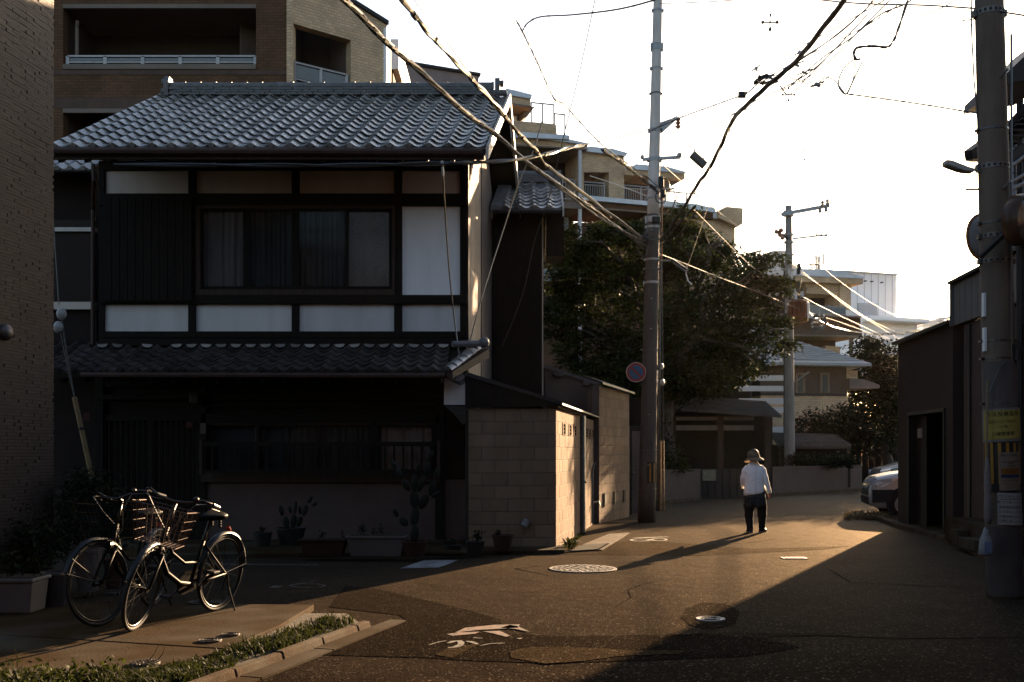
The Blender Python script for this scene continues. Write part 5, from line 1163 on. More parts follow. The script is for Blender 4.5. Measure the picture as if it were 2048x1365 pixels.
# junction boxes and cable loops at the pole
for (a, b, w_, h_) in ((1290, 478, .12, .18), (1322, 365, .10, .22), (1326, 388, .08, .16), (1312, 440, .16, .12)):
    p = P(a, b, DL-.22); m = MB(); m.box(p.x-w_/2, p.x+w_/2, p.y-.06, p.y+.06, p.z-h_/2, p.z+h_/2); m.build('junction_box', DKSTEEL, lp, bevel=.01)
def loop(par, c, rx, rz, mat, r=.012, n=16, a0=0, a1=6.283, tilt=.3, name='cable_loop'):
    m = MB(); m.tube([c+V((math.cos(a)*rx, math.cos(a)*tilt*rx, math.sin(a)*rz)) for a in [a0+(a1-a0)*k/n for k in range(n+1)]], r, 5); return m.build(name, mat, par)
loop(lp, P(1286, 492, DL-.25), .12, .22, CABLE_L, .012, 14, math.pi, 2*math.pi); loop(lp, P(1330, 375, DL-.2), .1, .18, CABLE_L, .012); loop(lp, P(1322, 395, DL-.25), .12, .12, CABLE, .014); loop(lp, P(1308, 470, DL-.25), .2, .1, CABLE, .014)
# no-parking disc (flat print on a round plate)
sg = thing('no_parking_sign', 'round blue no parking sign with red ring and diagonal bar on the left pole', 'road sign', P(1272, 745, DL-.2))
cs = P(1272, 745, DL-.22)
def disc(mb, c, r0, r1, y, n=36):
    for k in range(n):
        a, b = 6.283*k/n, 6.283*(k+1)/n
        q = lambda r, t: V((c.x+r*math.cos(t), c.y-y, c.z+r*math.sin(t)))
        if r0 > 0: mb.poly(q(r0, a), q(r0, b), q(r1, b), q(r1, a))
        else: mb.poly(V((c.x, c.y-y, c.z)), q(r1, a), q(r1, b))
SR = .205
m = MB(); m.lathe(cs, [(SR, 0), (SR, .015), (.001, .015)], 36, Matrix.Rotation(math.pi/2, 4, 'X'), caps=False); m.build('plate', STEEL, sg)
RED = M('sign_red', (.19, .03, .022), rough=.45, var=.08); BLUE = M('sign_blue', (.035, .075, .14), rough=.45, var=.08)
m = MB(); disc(m, cs, SR*.93, SR, .0165); m.build('white_edge', M('sign_edge', (.34, .25, .22), rough=.5), sg)
m = MB(); disc(m, cs, SR*.70, SR*.93, .0165); m.build('red_ring', RED, sg)
m = MB(); disc(m, cs, 0, SR*.70, .0165); m.build('blue_field', BLUE, sg)
m = MB(); m.beam(cs+V((-SR*.5, -.018, SR*.5)), cs+V((SR*.5, -.018, -SR*.5)), .002, SR*.22, up=(0, -1, 0)); 
m = MB(); d = V((.7071, 0, -.7071)); e = V((.7071, 0, .7071)); w_ = SR*.11
m.poly(*[cs+V((0, -.0185, 0))+d*a+e*b for a, b in ((-SR*.72, -w_), (SR*.72, -w_), (SR*.72, w_), (-SR*.72, w_))]); m.build('red_bar', RED, sg)
m = MB(); m.tube([cs+V((0, .0, 0)), V((LP(745)[0].x, DL, cs.z))], .02, 6); m.build('bracket', STEEL, sg)
# striped guard plate on the left pole
c, r = LP(945); gp = thing('striped_guard', 'black and yellow striped guard plate low on the left pole', 'guard plate', c)
def curved(c, r, a0, a1, z0, z1, n=14, lean=V((0, 0, 0))):
    m = MB(); ps = [V((c.x+math.cos(a0+(a1-a0)*k/n)*r, c.y+math.sin(a0+(a1-a0)*k/n)*r, 0)) for k in range(n+1)]
    for k in range(n): m.poly(ps[k]+V((0, 0, z0))+lean*z0, ps[k+1]+V((0, 0, z0))+lean*z0, ps[k+1]+V((0, 0, z1))+lean*z1, ps[k]+V((0, 0, z1))+lean*z1)
    return m
YEL = M('hazard_yellow', (.24, .12, .02), rough=.5, var=.15)
curved(c, r+.012, -math.pi*.55, -math.pi*.02, Z(966, DL), Z(925, DL)).build('plate', DKSTEEL, gp)
for k in range(3): curved(c, r+.016, -math.pi*(.48-.16*k), -math.pi*(.48-.16*k)+.18, Z(964, DL), Z(927, DL), 4).build('yellow_stripe', YEL, gp)
# guy wires at the left pole with insulators and yellow guards
gw_ = thing('guy_wire', 'pair of guy wires with insulators and yellow guards right of the left pole', 'guy wire', G(1324, 1022))
for (t, b) in (((1321, 500), (1321, 1022)), ((1323, 420), (1328, 1024))):
    a, e = P(t[0], t[1], DL), P(b[0], b[1], DL+.4); m = MB(); m.tube([a, e], .008, 5); m.build('wire', CABLE, gw_)
    m = MB(); m.tube([a.lerp(e, (880-t[1])/(b[1]-t[1])), e], .018, 8); m.build('guard', BAMBOO, gw_)
for (a, b) in ((1323, 733), (1315, 748), (1315, 765), (1325, 765)): m = MB(); m.ball(P(a, b, DL+.1), .05, 8, 6, (1, 1, 1.4)); m.build('insulator', PORC, gw_)
# guy wire of the far left
g3 = thing('guy_wire', 'guy wire with two white insulators and a bamboo coloured guard at the left edge', 'guy wire', P(185, 955, 14.2))
D = 14.6
m = MB(); m.tube([P(106, 430, D), P(118, 610, D)], .008, 5); m.tube([P(124, 640, D), P(131, 690, D), P(150, 800, D)], .010, 5); m.tube([P(118, 650, D), P(140, 760, D), P(150, 800, D)], .006, 5); m.build('wire', CABLE, g3)
m = MB(); m.tube([P(149, 795, D), P(185, 960, D)], .034, 10); m.build('guard', BAMBOO, g3)
m = MB(); m.lathe(P(163, 858, D), [(.036, -.02), (.038, 0), (.036, .02)], 10); m.build('guard_band', DKSTEEL, g3)
for (a, b) in ((123, 628), (117, 655)): m = MB(); m.ball(P(a, b, D), .07, 10, 8, (1, 1, 1.25)); m.build('insulator', PORC, g3)

# right pole
DQ = 10.5
rp0, rp1 = V((X(2010, DQ), DQ, 0)), P(1976, -80, DQ)
rp = thing('utility_pole', 'thick dark concrete pole at the right with notices fixed round it', 'utility pole', rp0, 'utility poles')
rlean = V(((rp1.x-rp0.x)/rp1.z, 0, 0))
def RP(y): f = (Z(y, DQ)-rp0.z)/(rp1.z-rp0.z); return rp0.lerp(rp1, f), .172+(.132-.172)*f
tape(rp0, rp1, .172, .132, 28).build('shaft', POLE_D, rp, smooth=True)
for y, h, dts in ((28, .055, 9), (262, .02, 0), (336, .05, 9), (448, .02, 0), (474, .045, 9), (524, .04, 9), (683, .018, 0), (718, .018, 0), (808, .015, 0)):
    c, r = RP(y); band(rp, c, r, h, M('dull_band', (.12, .11, .10), rough=.5, metal=.6) if dts else CABLE, dots=dts)
c, r = RP(770); z0, z1 = Z(1046, DQ), Z(725, DQ)
curved(c-rlean*c.z, r+.006, -math.pi*1.02, math.pi*.02, z0, z1, 24, rlean).build('grey_sleeve', M('grey_sleeve', (.075, .062, .058), rough=.6, var=.1), rp)
c, r = RP(1120); curved(c-rlean*c.z, r+.004, -math.pi*1.02, math.pi*.02, Z(1190, DQ), Z(1052, DQ), 24, rlean).build('lower_sleeve', M('lower_sleeve', (.05, .039, .036), rough=.7), rp)
for y in (165, 385): 
    c, r = RP(y); m = MB(); m.tube([c+V((.02, -r, 0)), c+V((.06, -r-.09, .05))], .012, 6); m.build('step_bolt', STEEL, rp)
c, r = RP(600); m = MB(); m.tube([c+V((r*.5, -r*.9, -2.2)), c+V((r*.5, -r*.9, 2.6))], .012, 6); m.build('conduit', CABLE, rp)
c, r = RP(690); m = MB(); m.tube([c+V((r*.75, -r*.75, -.0)), c+V((r*.9, -r*.8, -.06)), c+V((r*.85, -r*.75, -.17))], .04, 8); m.build('cable_cover', DKSTEEL, rp)
for y0, y1 in ((588, 635), (657, 704)):
    c, r = RP((y0+y1)/2); m = MB(); m.box(c.x-r-.012, c.x-r+.012, c.y-.07, c.y-.02, Z(y1, DQ), Z(y0, DQ)); m.build('number_plate', WHITE, rp)
m = MB(); m.tube([P(1942, -40, DQ), P(1943, 60, DQ), P(1948, 160, DQ), P(1957, 260, DQ), P(1959, 325, DQ)], .008, 6); m.build('drop_wire', CABLE, rp)
m = MB(); m.tube([P(1924, 42, DQ), P(1952, 38, DQ)], .007, 5); m.tube([P(1924, 42, DQ), P(1945, 52, DQ), P(1947, 40, DQ)], .005, 5); m.build('bracket', DKSTEEL, rp)
# street lamp on the right pole
sl_ = thing('street_lamp', 'small street lamp on a short arm left of the right pole', 'street lamp', P(1955, 335, DQ))
m = MB(); m.prism([P(1893, 319, DQ-.06), P(1905, 320, DQ-.06), P(1938, 333, DQ-.06), P(1953, 337, DQ-.06), P(1950, 343, DQ-.06), P(1932, 342, DQ-.06), P(1893, 328, DQ-.06)], (0, .12, 0)); m.build('housing', M('lamp_housing', (.30, .28, .25), rough=.5), sl_, bevel=.008)
m = MB(); m.prism([P(1894, 328, DQ-.045), P(1926, 340, DQ-.045), P(1924, 342, DQ-.045), P(1894, 331, DQ-.045)], (0, .09, 0)); m.build('lens', FROST, sl_)
m = MB(); m.beam(P(1952, 340, DQ), P(1968, 338, DQ), .05, .06); m.build('arm', STEEL, sl_)
m = MB(); m.beam(P(1931, 379, DQ), P(1962, 379, DQ), .02, .02); m.build('side_bar', M('orange_bar', (.30, .17, .08), rough=.5), rp)
# traffic mirrors
tm = thing('traffic_mirror', 'traffic mirror seen from behind with pale rim, left of the right pole', 'traffic mirror', P(1965, 475, 11.2))
c = P(1966, 474, 11.2); Rm = V((-.35, 1, 0)).to_track_quat('Z', 'Y').to_matrix().to_4x4()
m = MB(); m.lathe(c, [(.001, -.07), (.10, -.065), (.17, -.04), (.205, 0)], 32, Rm @ Matrix.Diagonal(V((1, 1.15, 1, 1))), caps=False); m.build('mirror_back', M('grey_back', (.20, .20, .20), rough=.5), tm, smooth=True)
m = MB(); m.lathe(c, [(.205, -.012), (.218, -.012), (.222, .012), (.205, .012)], 32, Rm @ Matrix.Diagonal(V((1, 1.15, 1, 1))), caps=False); m.build('rim', M('orange_rim', (.20, .08, .035), rough=.4), tm)
m = MB(); m.tube([c+V((.02, -.05, 0)), c+V((.2, -.3, 0))], .02, 6); m.build('bracket', DKSTEEL, tm)
tm = thing('traffic_mirror', 'dark hooded round traffic mirror cut off by the right edge', 'traffic mirror', P(2046, 440, 10))
c = P(2052, 440, 10.0); Rm = V((.55, -.83, -.1)).to_track_quat('Z', 'Y').to_matrix().to_4x4()
m = MB(); m.lathe(c, [(.20, -.12), (.245, -.10), (.25, .0), (.24, .06)], 36, Rm, caps=False); m.build('hood', M('orange_rim_dark', (.05, .025, .014), rough=.3), tm, smooth=True)
m = MB(); m.lathe(c, [(.001, .03), (.12, .02), (.2, -.01)], 32, Rm, caps=False); m.build('mirror', M('dim_mirror', (.1, .09, .085), rough=.15, metal=.6), tm, smooth=True)
m = MB(); m.beam(c+V((0, .06, -.22)), c+V((0, .06, -1.0)), .05, .05); m.tube([c+V((-.05, .05, .0)), c+V((-.3, .3, -.3))], .025, 6); m.build('bracket', DKSTEEL, tm)

# notices on the right pole: curved sheets with printed lettering
def wrap(par, body, name, size, zc, pole_y, ang, roff, mat, spacing=1.0, tilt=0.0):
    o = text(body, name, size, Matrix(), mat, par, spacing=spacing); o.matrix_basis = Matrix()
    c, r = RP(pole_y); R_ = r+roff; org = WORLD[par.name].to_translation()
    for v in o.data.vertices:
        x, y = v.co.x, v.co.y; a = ang+x/R_; z = zc+y+x*tilt; cc = rp0+(rp1-rp0)*(z/rp1.z)
        v.co = V((cc.x+math.cos(a)*R_, cc.y+math.sin(a)*R_, z))-org
    return o
def wrap_sheet(par, name, pole_y, a0, a1, z0, z1, roff, mat, tilt=0.0, n=14):
    c, r = RP(pole_y); R_ = r+roff; m = MB(); ps = []
    am = (a0+a1)/2
    for k in range(n+1):
        a = a0+(a1-a0)*k/n; row = []
        for zz in (z0, z1):
            z = zz+(a-am)*R_*tilt; cc = rp0+(rp1-rp0)*(z/rp1.z); row.append(V((cc.x+math.cos(a)*R_, cc.y+math.sin(a)*R_, z)))
        ps.append(row)
    for k in range(n): m.poly(ps[k][0], ps[k+1][0], ps[k+1][1], ps[k][1])
    return m.build(name, mat, par)
AC = math.atan2(-rp0.y, -rp0.x)             # angle of the side of the pole that looks at the camera
INK = M('black_ink', (.02, .018, .015), rough=.7, var=.1); INKR = M('brown_ink', (.10, .05, .02), rough=.7, var=.1)
n1 = thing('yellow_notice', 'yellow illegal dumping notice in clear plastic tied round the right pole', 'notice', P(2005, 880, DQ-.2))
zc = Z(849, DQ); cA = AC+.15
wrap_sheet(n1, 'plastic_sleeve', 849, cA-1.25, cA+1.2, Z(884, DQ), Z(818, DQ), .022, M('clear_plastic', (.13, .12, .115), rough=.35, var=.15, scale=9), .05)
wrap_sheet(n1, 'yellow_paper', 849, cA-1.08, cA+1.12, Z(879, DQ), Z(822, DQ), .025, M('yellow_paper', (.24, .19, .045), rough=.7, var=.12, scale=7), .05)
wrap(n1, '不法投棄監視', 'lettering', .052, Z(830, DQ), 849, cA, .0275, INK, 1.12, .05)
wrap(n1, '<監視ビデオで録画中>', 'lettering', .03, Z(845, DQ), 849, cA, .0275, INKR, 1.0, .05)
wrap(n1, '3ヶ所', 'lettering', .034, Z(855, DQ), 849, cA, .0275, INK, 1.0, .05)
wrap(n1, '川端警察署', 'lettering', .042, Z(869, DQ), 849, cA, .0275, INK, 1.05, .05)
n0 = thing('striped_guard', 'black and yellow striped guard wrapped round the right pole under the yellow notice', 'guard plate', P(2005, 985, DQ-.2))
wrap_sheet(n0, 'guard_sheet', 930, AC-1.15, AC+1.3, Z(985, DQ), Z(886, DQ), .010, DKSTEEL)
for k in range(6):
    a = AC-1.0+k*.42; wrap_sheet(n0, 'yellow_stripe', 930, a, a+.17, Z(968, DQ), Z(886, DQ), .013, YEL, 0, 3)
n2 = thing('collection_notice', 'buff refuse collection notice with orange and blue rows on the right pole', 'notice', P(2015, 980, DQ-.2))
PAP = M('buff_paper', (.15, .105, .08), rough=.75, var=.08); a0, a1 = AC-.12, AC+1.05; am = (a0+a1)/2; tl = .03
wrap_sheet(n2, 'paper', 942, a0, a1, Z(980, DQ), Z(905, DQ), .022, PAP, tl)
wrap_sheet(n2, 'orange_row', 942, a0+.1, a1-.08, Z(948, DQ), Z(936, DQ), .0245, M('orange_print', (.14, .055, .01), rough=.7), tl)
wrap_sheet(n2, 'blue_row', 942, a0+.1, a1-.08, Z(955, DQ), Z(949, DQ), .0245, M('blue_print', (.018, .024, .055), rough=.7), tl)
wrap_sheet(n2, 'table_edge', 942, a0+.1, a1-.08, Z(924, DQ), Z(923, DQ), .0245, INK, tl)
wrap_sheet(n2, 'table_edge', 942, a0+.1, a1-.08, Z(961, DQ), Z(960.2, DQ), .0245, INK, tl)
for b, sz, y, mt in (('資源ごみ収集場所', .024, 911, INK), ('収集日', .02, 927, INK), ('毎週火曜', .02, 932.5, INK), ('かん・びん', .02, 942, INKR), ('ペットボトル', .018, 958, INK), ('収集日の朝に出してください', .013, 966, INK), ('決められた場所へ', .013, 970, INK), ('ごみを出さないでください', .013, 975, INK)):
    wrap(n2, b, 'lettering', sz, Z(y, DQ), 942, am, .0265, mt, 1.0, tl)
n3 = thing('white_notice', 'white hand lettered plastic refuse notice lowest on the right pole', 'notice', P(2012, 1048, DQ-.2))
a0, a1 = AC-.25, AC+1.15; am = (a0+a1)/2+.0
wrap_sheet(n3, 'paper', 1016, a0, a1, Z(1048, DQ), Z(985, DQ), .024, M('white_paper', (.22, .20, .19), rough=.7, var=.1, scale=8), -.02)
for b, sz, y in (('プラスチックごみ', .036, 993), ('重くなり困っています', .027, 1004), ('歩道周辺の空間に', .03, 1013.5), ('ふさがないように', .03, 1022.5), ('片野の持ち込みに', .03, 1032), ('注意しましょう。', .03, 1041)):
    wrap(n3, b, 'lettering', sz, Z(y, DQ), 1016, am, .0265, INK, 1.0, -.02)
wrap_sheet(n3, 'underline', 1016, a0+.1, a1-.1, Z(998.2, DQ), Z(997.4, DQ), .0265, INK, -.02)
# furled umbrella, stick and bag hanging at the pole
um = thing('umbrella', 'furled white umbrella tied upright to the left side of the right pole', 'umbrella', P(1975, 1050, DQ-.1))
m = MB(); a, b = P(1974, 912, DQ-.16), P(1977, 1050, DQ-.16); m.tube([a, a.lerp(b, .15), a.lerp(b, .45), a.lerp(b, .52), a.lerp(b, .6), a.lerp(b, .9), b], [.008, .022, .036, .03, .036, .042, .014], 10); m.build('canopy', M('white_plastic', (.13, .11, .105), rough=.4, var=.12, scale=9), um, smooth=True)
m = MB(); m.tube([P(1975, 762, DQ-.15), P(1974, 800, DQ-.15), P(1974, 915, DQ-.16)], .012, 8); m.build('shaft', M('brass_stick', (.16, .12, .07), rough=.4), um)
m = MB(); m.tube([P(1976, 790, DQ-.18), P(2000, 735, DQ-.2), P(2012, 722, DQ-.2)], .006, 5); m.build('tie_cord', CABLE, um)
bg = thing('plastic_bag', 'translucent plastic bag with a bottle hanging low beside the right pole', 'bag', P(1971, 1110, DQ-.2))
c = P(1971, 1088, DQ-.22); m = MB(); rr = []
for k, (w_, zz) in enumerate(((.012, .16), (.03, .10), (.06, .04), (.068, -.04), (.066, -.10), (.05, -.115))): rr.append([c+V((math.cos(a)*w_*(1+.12*math.sin(3*a+k)), math.sin(a)*w_*.8, zz)) for a in [6.283*j/14 for j in range(14)]])
m.rings(rr); m.build('bag', M('bag_film', (.17, .165, .17), rough=.35, var=.2, scale=14), bg, smooth=True)
m = MB(); m.tube([c+V((0, 0, .15)), P(1976, 1062, DQ-.17)], .006, 5); m.build('handle', WHITE, bg)
m = MB(); m.box(c.x-.035, c.x+.03, c.y-.062, c.y-.055, c.z-.09, c.z+.02); m.build('label_patch', M('bag_print', (.10, .13, .2), rough=.5, var=.4, scale=30), bg)

# middle pole with crossarms, transformer and cable coils
DM = 38.0
mp0, mp1 = V((X(1580, DM), DM, 0)), P(1577, 412, DM)
mp = thing('utility_pole', 'distant utility pole with crossarms and a rusty transformer beyond the big tree', 'utility pole', mp0, 'utility poles')
tape(mp0, mp1, .20, .115).build('shaft', POLE_M, mp, smooth=True)
def MP(y): f = (Z(y, DM))/mp1.z; return mp0.lerp(mp1, f)
for y in (424, 432, 470, 485, 510, 540, 560, 590): band(mp, MP(y), .16, .06)
for (a, b, c, d) in ((1562, 428, 1660, 410), (1562, 431, 1660, 413)): m = MB(); m.beam(P(a, b, DM-.2), P(c, d, DM-.8), .07, .08); ar = m.build('crossarm', STEEL, mp)
for (a, b) in ((1645, 408), (1652, 418), (1655, 405), (1640, 420)): m = MB(); m.lathe(P(a, b, DM-.8), [(.03, -.12), (.08, -.05), (.05, 0), (.08, .05), (.03, .12)], 8); m.build('insulator', PORC, ar)
m = MB(); m.beam(P(1585, 478, DM-.2), P(1655, 470, DM-.5), .05, .06); ar = m.build('crossarm', STEEL, mp)
for a in (1634, 1643, 1652): m = MB(); m.ball(P(a, 471, DM-.5), .06, 6, 5); m.build('insulator', PORC, ar)
m = MB(); m.beam(P(1553, 462, DM-.4), P(1576, 478, DM-.2), .06, .06); ar = m.build('bracket', DKSTEEL, mp)
for (a, b) in ((1553, 464), (1560, 470), (1565, 476), (1562, 461)): m = MB(); m.ball(P(a, b, DM-.4), .09, 6, 5); m.build('insulator', M('brown_porcelain', (.2, .1, .07)), ar)
c = P(1597, 642, DM-.45); hT = Z(605, DM)-Z(642, DM)
m = MB(); m.lathe(c, [(.001, -.05), (.32, -.03), (.33, 0), (.33, hT-.05), (.35, hT-.04), (.33, hT), (.2, hT+.08), (.001, hT+.1)], 20); tr = m.build('transformer', M('rusty_paint', (.12, .045, .022), rough=.5, var=.4, scale=5, stretch=(1, 1, .4)), mp, smooth=True)
for k in range(14): 
    a = 6.283*k/14; m = MB(); m.beam(c+V((math.cos(a)*.35, math.sin(a)*.35, .05)), c+V((math.cos(a)*.35, math.sin(a)*.35, hT-.1)), .03, .03); m.build('cooling_fin', MATS['rusty_paint'], tr)
p = P(1612, 628, DM-.6); m = MB(); m.box(p.x-.1, p.x+.1, p.y-.1, p.y+.1, Z(642, DM), Z(610, DM)); m.build('switch_box', WGREY, mp, bevel=.02)
CABLES = []
cb = thing('cable_coil', 'round coil of spare cable hanging under the wires right of the transformer', 'cable coil', P(1636, 660, DM-1))
for k in range(9): loop(cb, P(1636+rnd(-3, 3), 645+rnd(-2, 2), DM-1+rnd(-.1, .1)), rnd(.22, .32), rnd(.20, .30), CABLE_L if k % 2 else CABLE, .014, 18, tilt=rnd(-.4, .4))
for k in range(14): m = MB(); m.ball(P(1636+rnd(-15, 15), 645+rnd(-15, 10), DM-1.1), .035, 6, 4); m.build('clip', WGREY, cb)
for k in range(9): loop(mp, P(1590+rnd(-10, 10), 565+rnd(-18, 18), DM-.5), rnd(.12, .3), rnd(.25, .5), CABLE_L if k % 3 else CABLE, .018, 14, math.pi, 2*math.pi, rnd(-.4, .4))
for k in range(10): m = MB(); p = P(1590+rnd(-14, 14), 560+rnd(-25, 40), DM-.5); m.box(p.x-.05, p.x+.05, p.y-.05, p.y+.05, p.z-.1, p.z+.1); m.build('joint_box', (DKSTEEL, WGREY, PORC)[k % 3], mp)
m = MB(); m.beam(P(1593, 764, DM-.5), P(1618, 745, DM-1.2), .06, .05); m.build('side_arm', STEEL, mp)
# ---------------------------------------------------------------- overhead cables
def interp(ctrl, n):
    "Catmull-Rom through (px, py, D) controls"
    pts = [P(*c) for c in ctrl]
    if len(pts) == 2: return [pts[0].lerp(pts[1], k/n) for k in range(n+1)]
    out = []; q = [pts[0]*2-pts[1]]+pts+[pts[-1]*2-pts[-2]]
    m = max(2, n//(len(pts)-1))
    for i in range(len(pts)-1):
        p0, p1, p2, p3 = q[i:i+4]
        for k in range(m):
            t = k/m; out.append(.5*((2*p1)+(p2-p0)*t+(2*p0-5*p1+4*p2-p3)*t*t+(3*p1-p0-3*p2+p3)*t**3))
    out.append(pts[-1]); return out
def cable(label, ctrl, r, mat=CABLE, strands=1, spread=.0, clips=0, wig=0.0, name='cable', cat='cable', group=None, n=60, cliplen=.05):
    if strands == 1 and r < .0095: r *= 1.3
    base = interp(ctrl, n); t = thing(name, label, cat, base[len(base)//2], group)
    for s in range(strands):
        pts = []
        for i, p in enumerate(base):
            a = i*.55+s*6.283/max(1, strands); off = V((math.cos(a), .5*math.sin(a*1.3), math.sin(a)))*spread if strands > 1 else V()
            if wig: off += V((0, 0, wig*(math.sin(i*1.7+s)+math.sin(i*.6))))
            pts.append(p+off)
        m = MB(); m.tube(pts, r, 6); m.build('strand' if strands > 1 else 'wire', mat if s % 2 == 0 or mat is CABLE_F else CABLE_L, t)
    for k in range(clips):
        i = int((k+rnd(.2, .8))/clips*(len(base)-2)); d = (base[i+1]-base[i]).normalized(); m = MB(); m.tube([base[i]-d*cliplen, base[i]+d*cliplen], max(r*1.25+spread*.7, .014 if r < .01 and clips > 20 else 0), 6); m.build('clip', DKSTEEL if k % 2 else CABLE_L, t)
    return t
PL = 21.55
cable('thick twisted cable bundle from the top left sky down to the left pole',
      [(640, -40, 10.5), (705, 15, 11.2), (770, 82, 12), (835, 138, 12.9), (930, 226, 14.4), (990, 268, 15.4), (1050, 322, 16.5), (1105, 362, 17.6), (1180, 416, 19.2), (1240, 460, 20.5), (1290, 492, PL)], .017, CABLE, 4, .022, 26, name='cable_bundle', cat='cable bundle')
cable('paler second cable beside the thick bundle, crossing the verge of the tiled roof',
      [(780, -30, 10.5), (840, 45, 11.3), (882, 92, 12), (935, 150, 13), (975, 190, 13.8), (1010, 234, 14.7), (1046, 276, 15.5), (1072, 302, 16.2), (1092, 330, 16.8), (1130, 360, 17.6), (1200, 412, 19.3), (1290, 482, PL)], .022, CABLE, 2, .012, 8, .008)
cable('thin wire just above the second cable at the top left', [(815, -20, 10.5), (900, 92, 12.2), (960, 178, 13.6), (1010, 240, 14.8)], 0.0085)
cable('sagging cable between the thick bundle and the left pole, low by the tree', [(1105, 366, 17.6), (1190, 430, 19.3), (1238, 458, 20.3), (1262, 470, 20.8), (1292, 484, PL)], .012, CABLE_L, 2, .01)
cable('looped cable end joining the left pole below the thick bundle', [(1160, 395, 18.8), (1215, 440, 19.9), (1255, 470, 20.8), (1288, 500, PL)], .012, CABLE_L, 2, .012)
cable('black service cable running along the house eave to the bracket', [(230, 330, 14.6), (500, 331, 14.65), (700, 331, 14.7), (885, 327, 14.8), (960, 325, 15.2), (1030, 320, 15.8), (1090, 309, 16.6), (1130, 298, 17.4), (1166, 290, 18.3)], .02, CABLE, 2, .014, 3, cliplen=.03)
cable('thin wire from the eave cable bracket to the left pole arm', [(1166, 290, 18.3), (1230, 276, 20), (1310, 256, 21.6)], 0.0085)
cable('knotted cable with clips from mid sky to the left pole crossing the bare sky',
      [(1033, 42, 14), (1046, 66, 14.3), (1061, 96, 14.7), (1075, 126, 15.1), (1090, 160, 15.6), (1104, 190, 16.1), (1112, 202, 16.3), (1128, 208, 16.7), (1145, 228, 17.2), (1176, 262, 18), (1205, 290, 18.8), (1240, 318, 19.8), (1290, 352, 21.2), (1315, 372, PL)], .008, CABLE, 1, 0, 30, .006, cliplen=.035)
cable('pale lashed cable meeting the left pole beside the apartment railings', [(1205, 300, 18.9), (1250, 330, 20), (1290, 362, 21.2), (1318, 386, PL)], .02, CABLE_L, 2, .016, 5)
cable('arched thin wire with hooks at the top of the sky above the knotted cable', [(1045, 62, 14.3), (1056, 46, 14.1), (1082, 34, 13.8), (1145, 30, 13), (1230, 20, 12), (1300, 3, 11.2), (1330, -10, 10.9)], 0.0102, CABLE, 1, 0, 6, cliplen=.02)
cable('thick black cable sweeping from the top right sky down to the left pole',
      [(1712, -30, 11.5), (1640, 64, 12.6), (1591, 124, 13.5), (1540, 168, 14.3), (1500, 204, 15), (1466, 240, 15.9), (1443, 290, 17), (1417, 340, 18.1), (1396, 368, 18.9), (1371, 410, 20), (1345, 448, 21), (1322, 482, PL)], .018, CABLE, 3, .018, 10, name='cable_bundle', cat='cable bundle')
cable('thin wire rising from the left pole to the knot of clips on the black cable', [(1302, 262, 21.5), (1360, 236, 20.2), (1420, 214, 18.8), (1470, 196, 17.6), (1490, 190, 17), (1522, 162, 14.6)], 0.0119, CABLE, 1, 0, 10, cliplen=.05)
cable('thin wire under the black cable from the left pole arm', [(1345, 254, 21.5), (1420, 240, 20), (1500, 216, 18), (1570, 178, 16), (1640, 140, 14.5), (1720, 60, 12.6), (1790, -10, 11.5)], 0.0068)
cable('thin wire from clips on the black cable to the top right', [(1545, 160, 14.3), (1590, 128, 13.6), (1660, 80, 12.6), (1730, 20, 11.8), (1750, -10, 11.5)], 0.0068, CABLE, 1, 0, 3, cliplen=.03)
cable('thin wire from the hanging box to the far top right', [(1600, 118, 13.6), (1700, 70, 12.6), (1790, 15, 11.9), (1800, -10, 11.7)], 0.0051)
cable('wire with small clips beside the black loop', [(1575, 178, 14), (1640, 120, 13), (1700, 78, 12.3), (1760, 30, 11.8), (1812, 8, 11.5), (1830, -10, 11.4)], 0.0068, CABLE, 1, 0, 5, cliplen=.03)
cable('heavy black cable hooked into a loop at the top right of the sky', [(1822, -20, 11.2), (1806, 30, 11.2), (1796, 60, 11.2), (1786, 84, 11.2), (1774, 95, 11.2), (1752, 93, 11.2), (1724, 94, 11.2), (1712, 98, 11.2), (1708, 107, 11.2), (1711, 118, 11.2), (1720, 119, 11.2)], .010, CABLE, 2, .007, 8, cliplen=.012)
cable('thin hanging loop of wire below the hooked black cable', [(1711, 118, 11.2), (1692, 132, 11.2), (1680, 152, 11.2), (1677, 172, 11.2), (1686, 186, 11.2), (1694, 188, 11.2), (1702, 172, 11.2), (1712, 150, 11.2), (1724, 126, 11.2)], 0.0068)
cable('second thin strand of the hanging wire loop', [(1712, 118, 11.25), (1710, 140, 11.25), (1704, 165, 11.25), (1692, 190, 11.25)], 0.0051)
cable('thin wire from the hanging loop across to the right pole', [(1690, 188, 11.6), (1760, 197, 11.4), (1850, 210, 11), (1960, 228, 10.5)], 0.0068, CABLE, 1, 0, 6, cliplen=.02)
cable('curled thin wire left of the hanging loop', [(1622, 175, 13.4), (1634, 170, 13.3), (1648, 157, 13), (1664, 158, 12.7), (1678, 172, 12), (1690, 188, 11.6)], 0.0068)
cable('faint low wire from the loop to the right pole lamp', [(1694, 195, 11.6), (1780, 225, 11.3), (1880, 262, 10.9), (1957, 285, 10.5)], 0.0037)
cable('dark cable across the top right corner to the right pole', [(1540, -12, 13.5), (1700, 6, 12.4), (1850, 11, 11.4), (1960, 18, 10.6)], 0.0080)
cable('dark cable leaving the right pole to the right edge', [(1960, 18, 10.6), (2040, 30, 10.2), (2150, 48, 9.8)], 0.0080)
cable('slanting thin wire at the top right crossing the dark cable', [(1832, 36, 11.4), (1880, 18, 11), (1925, -8, 10.7)], 0.0051)
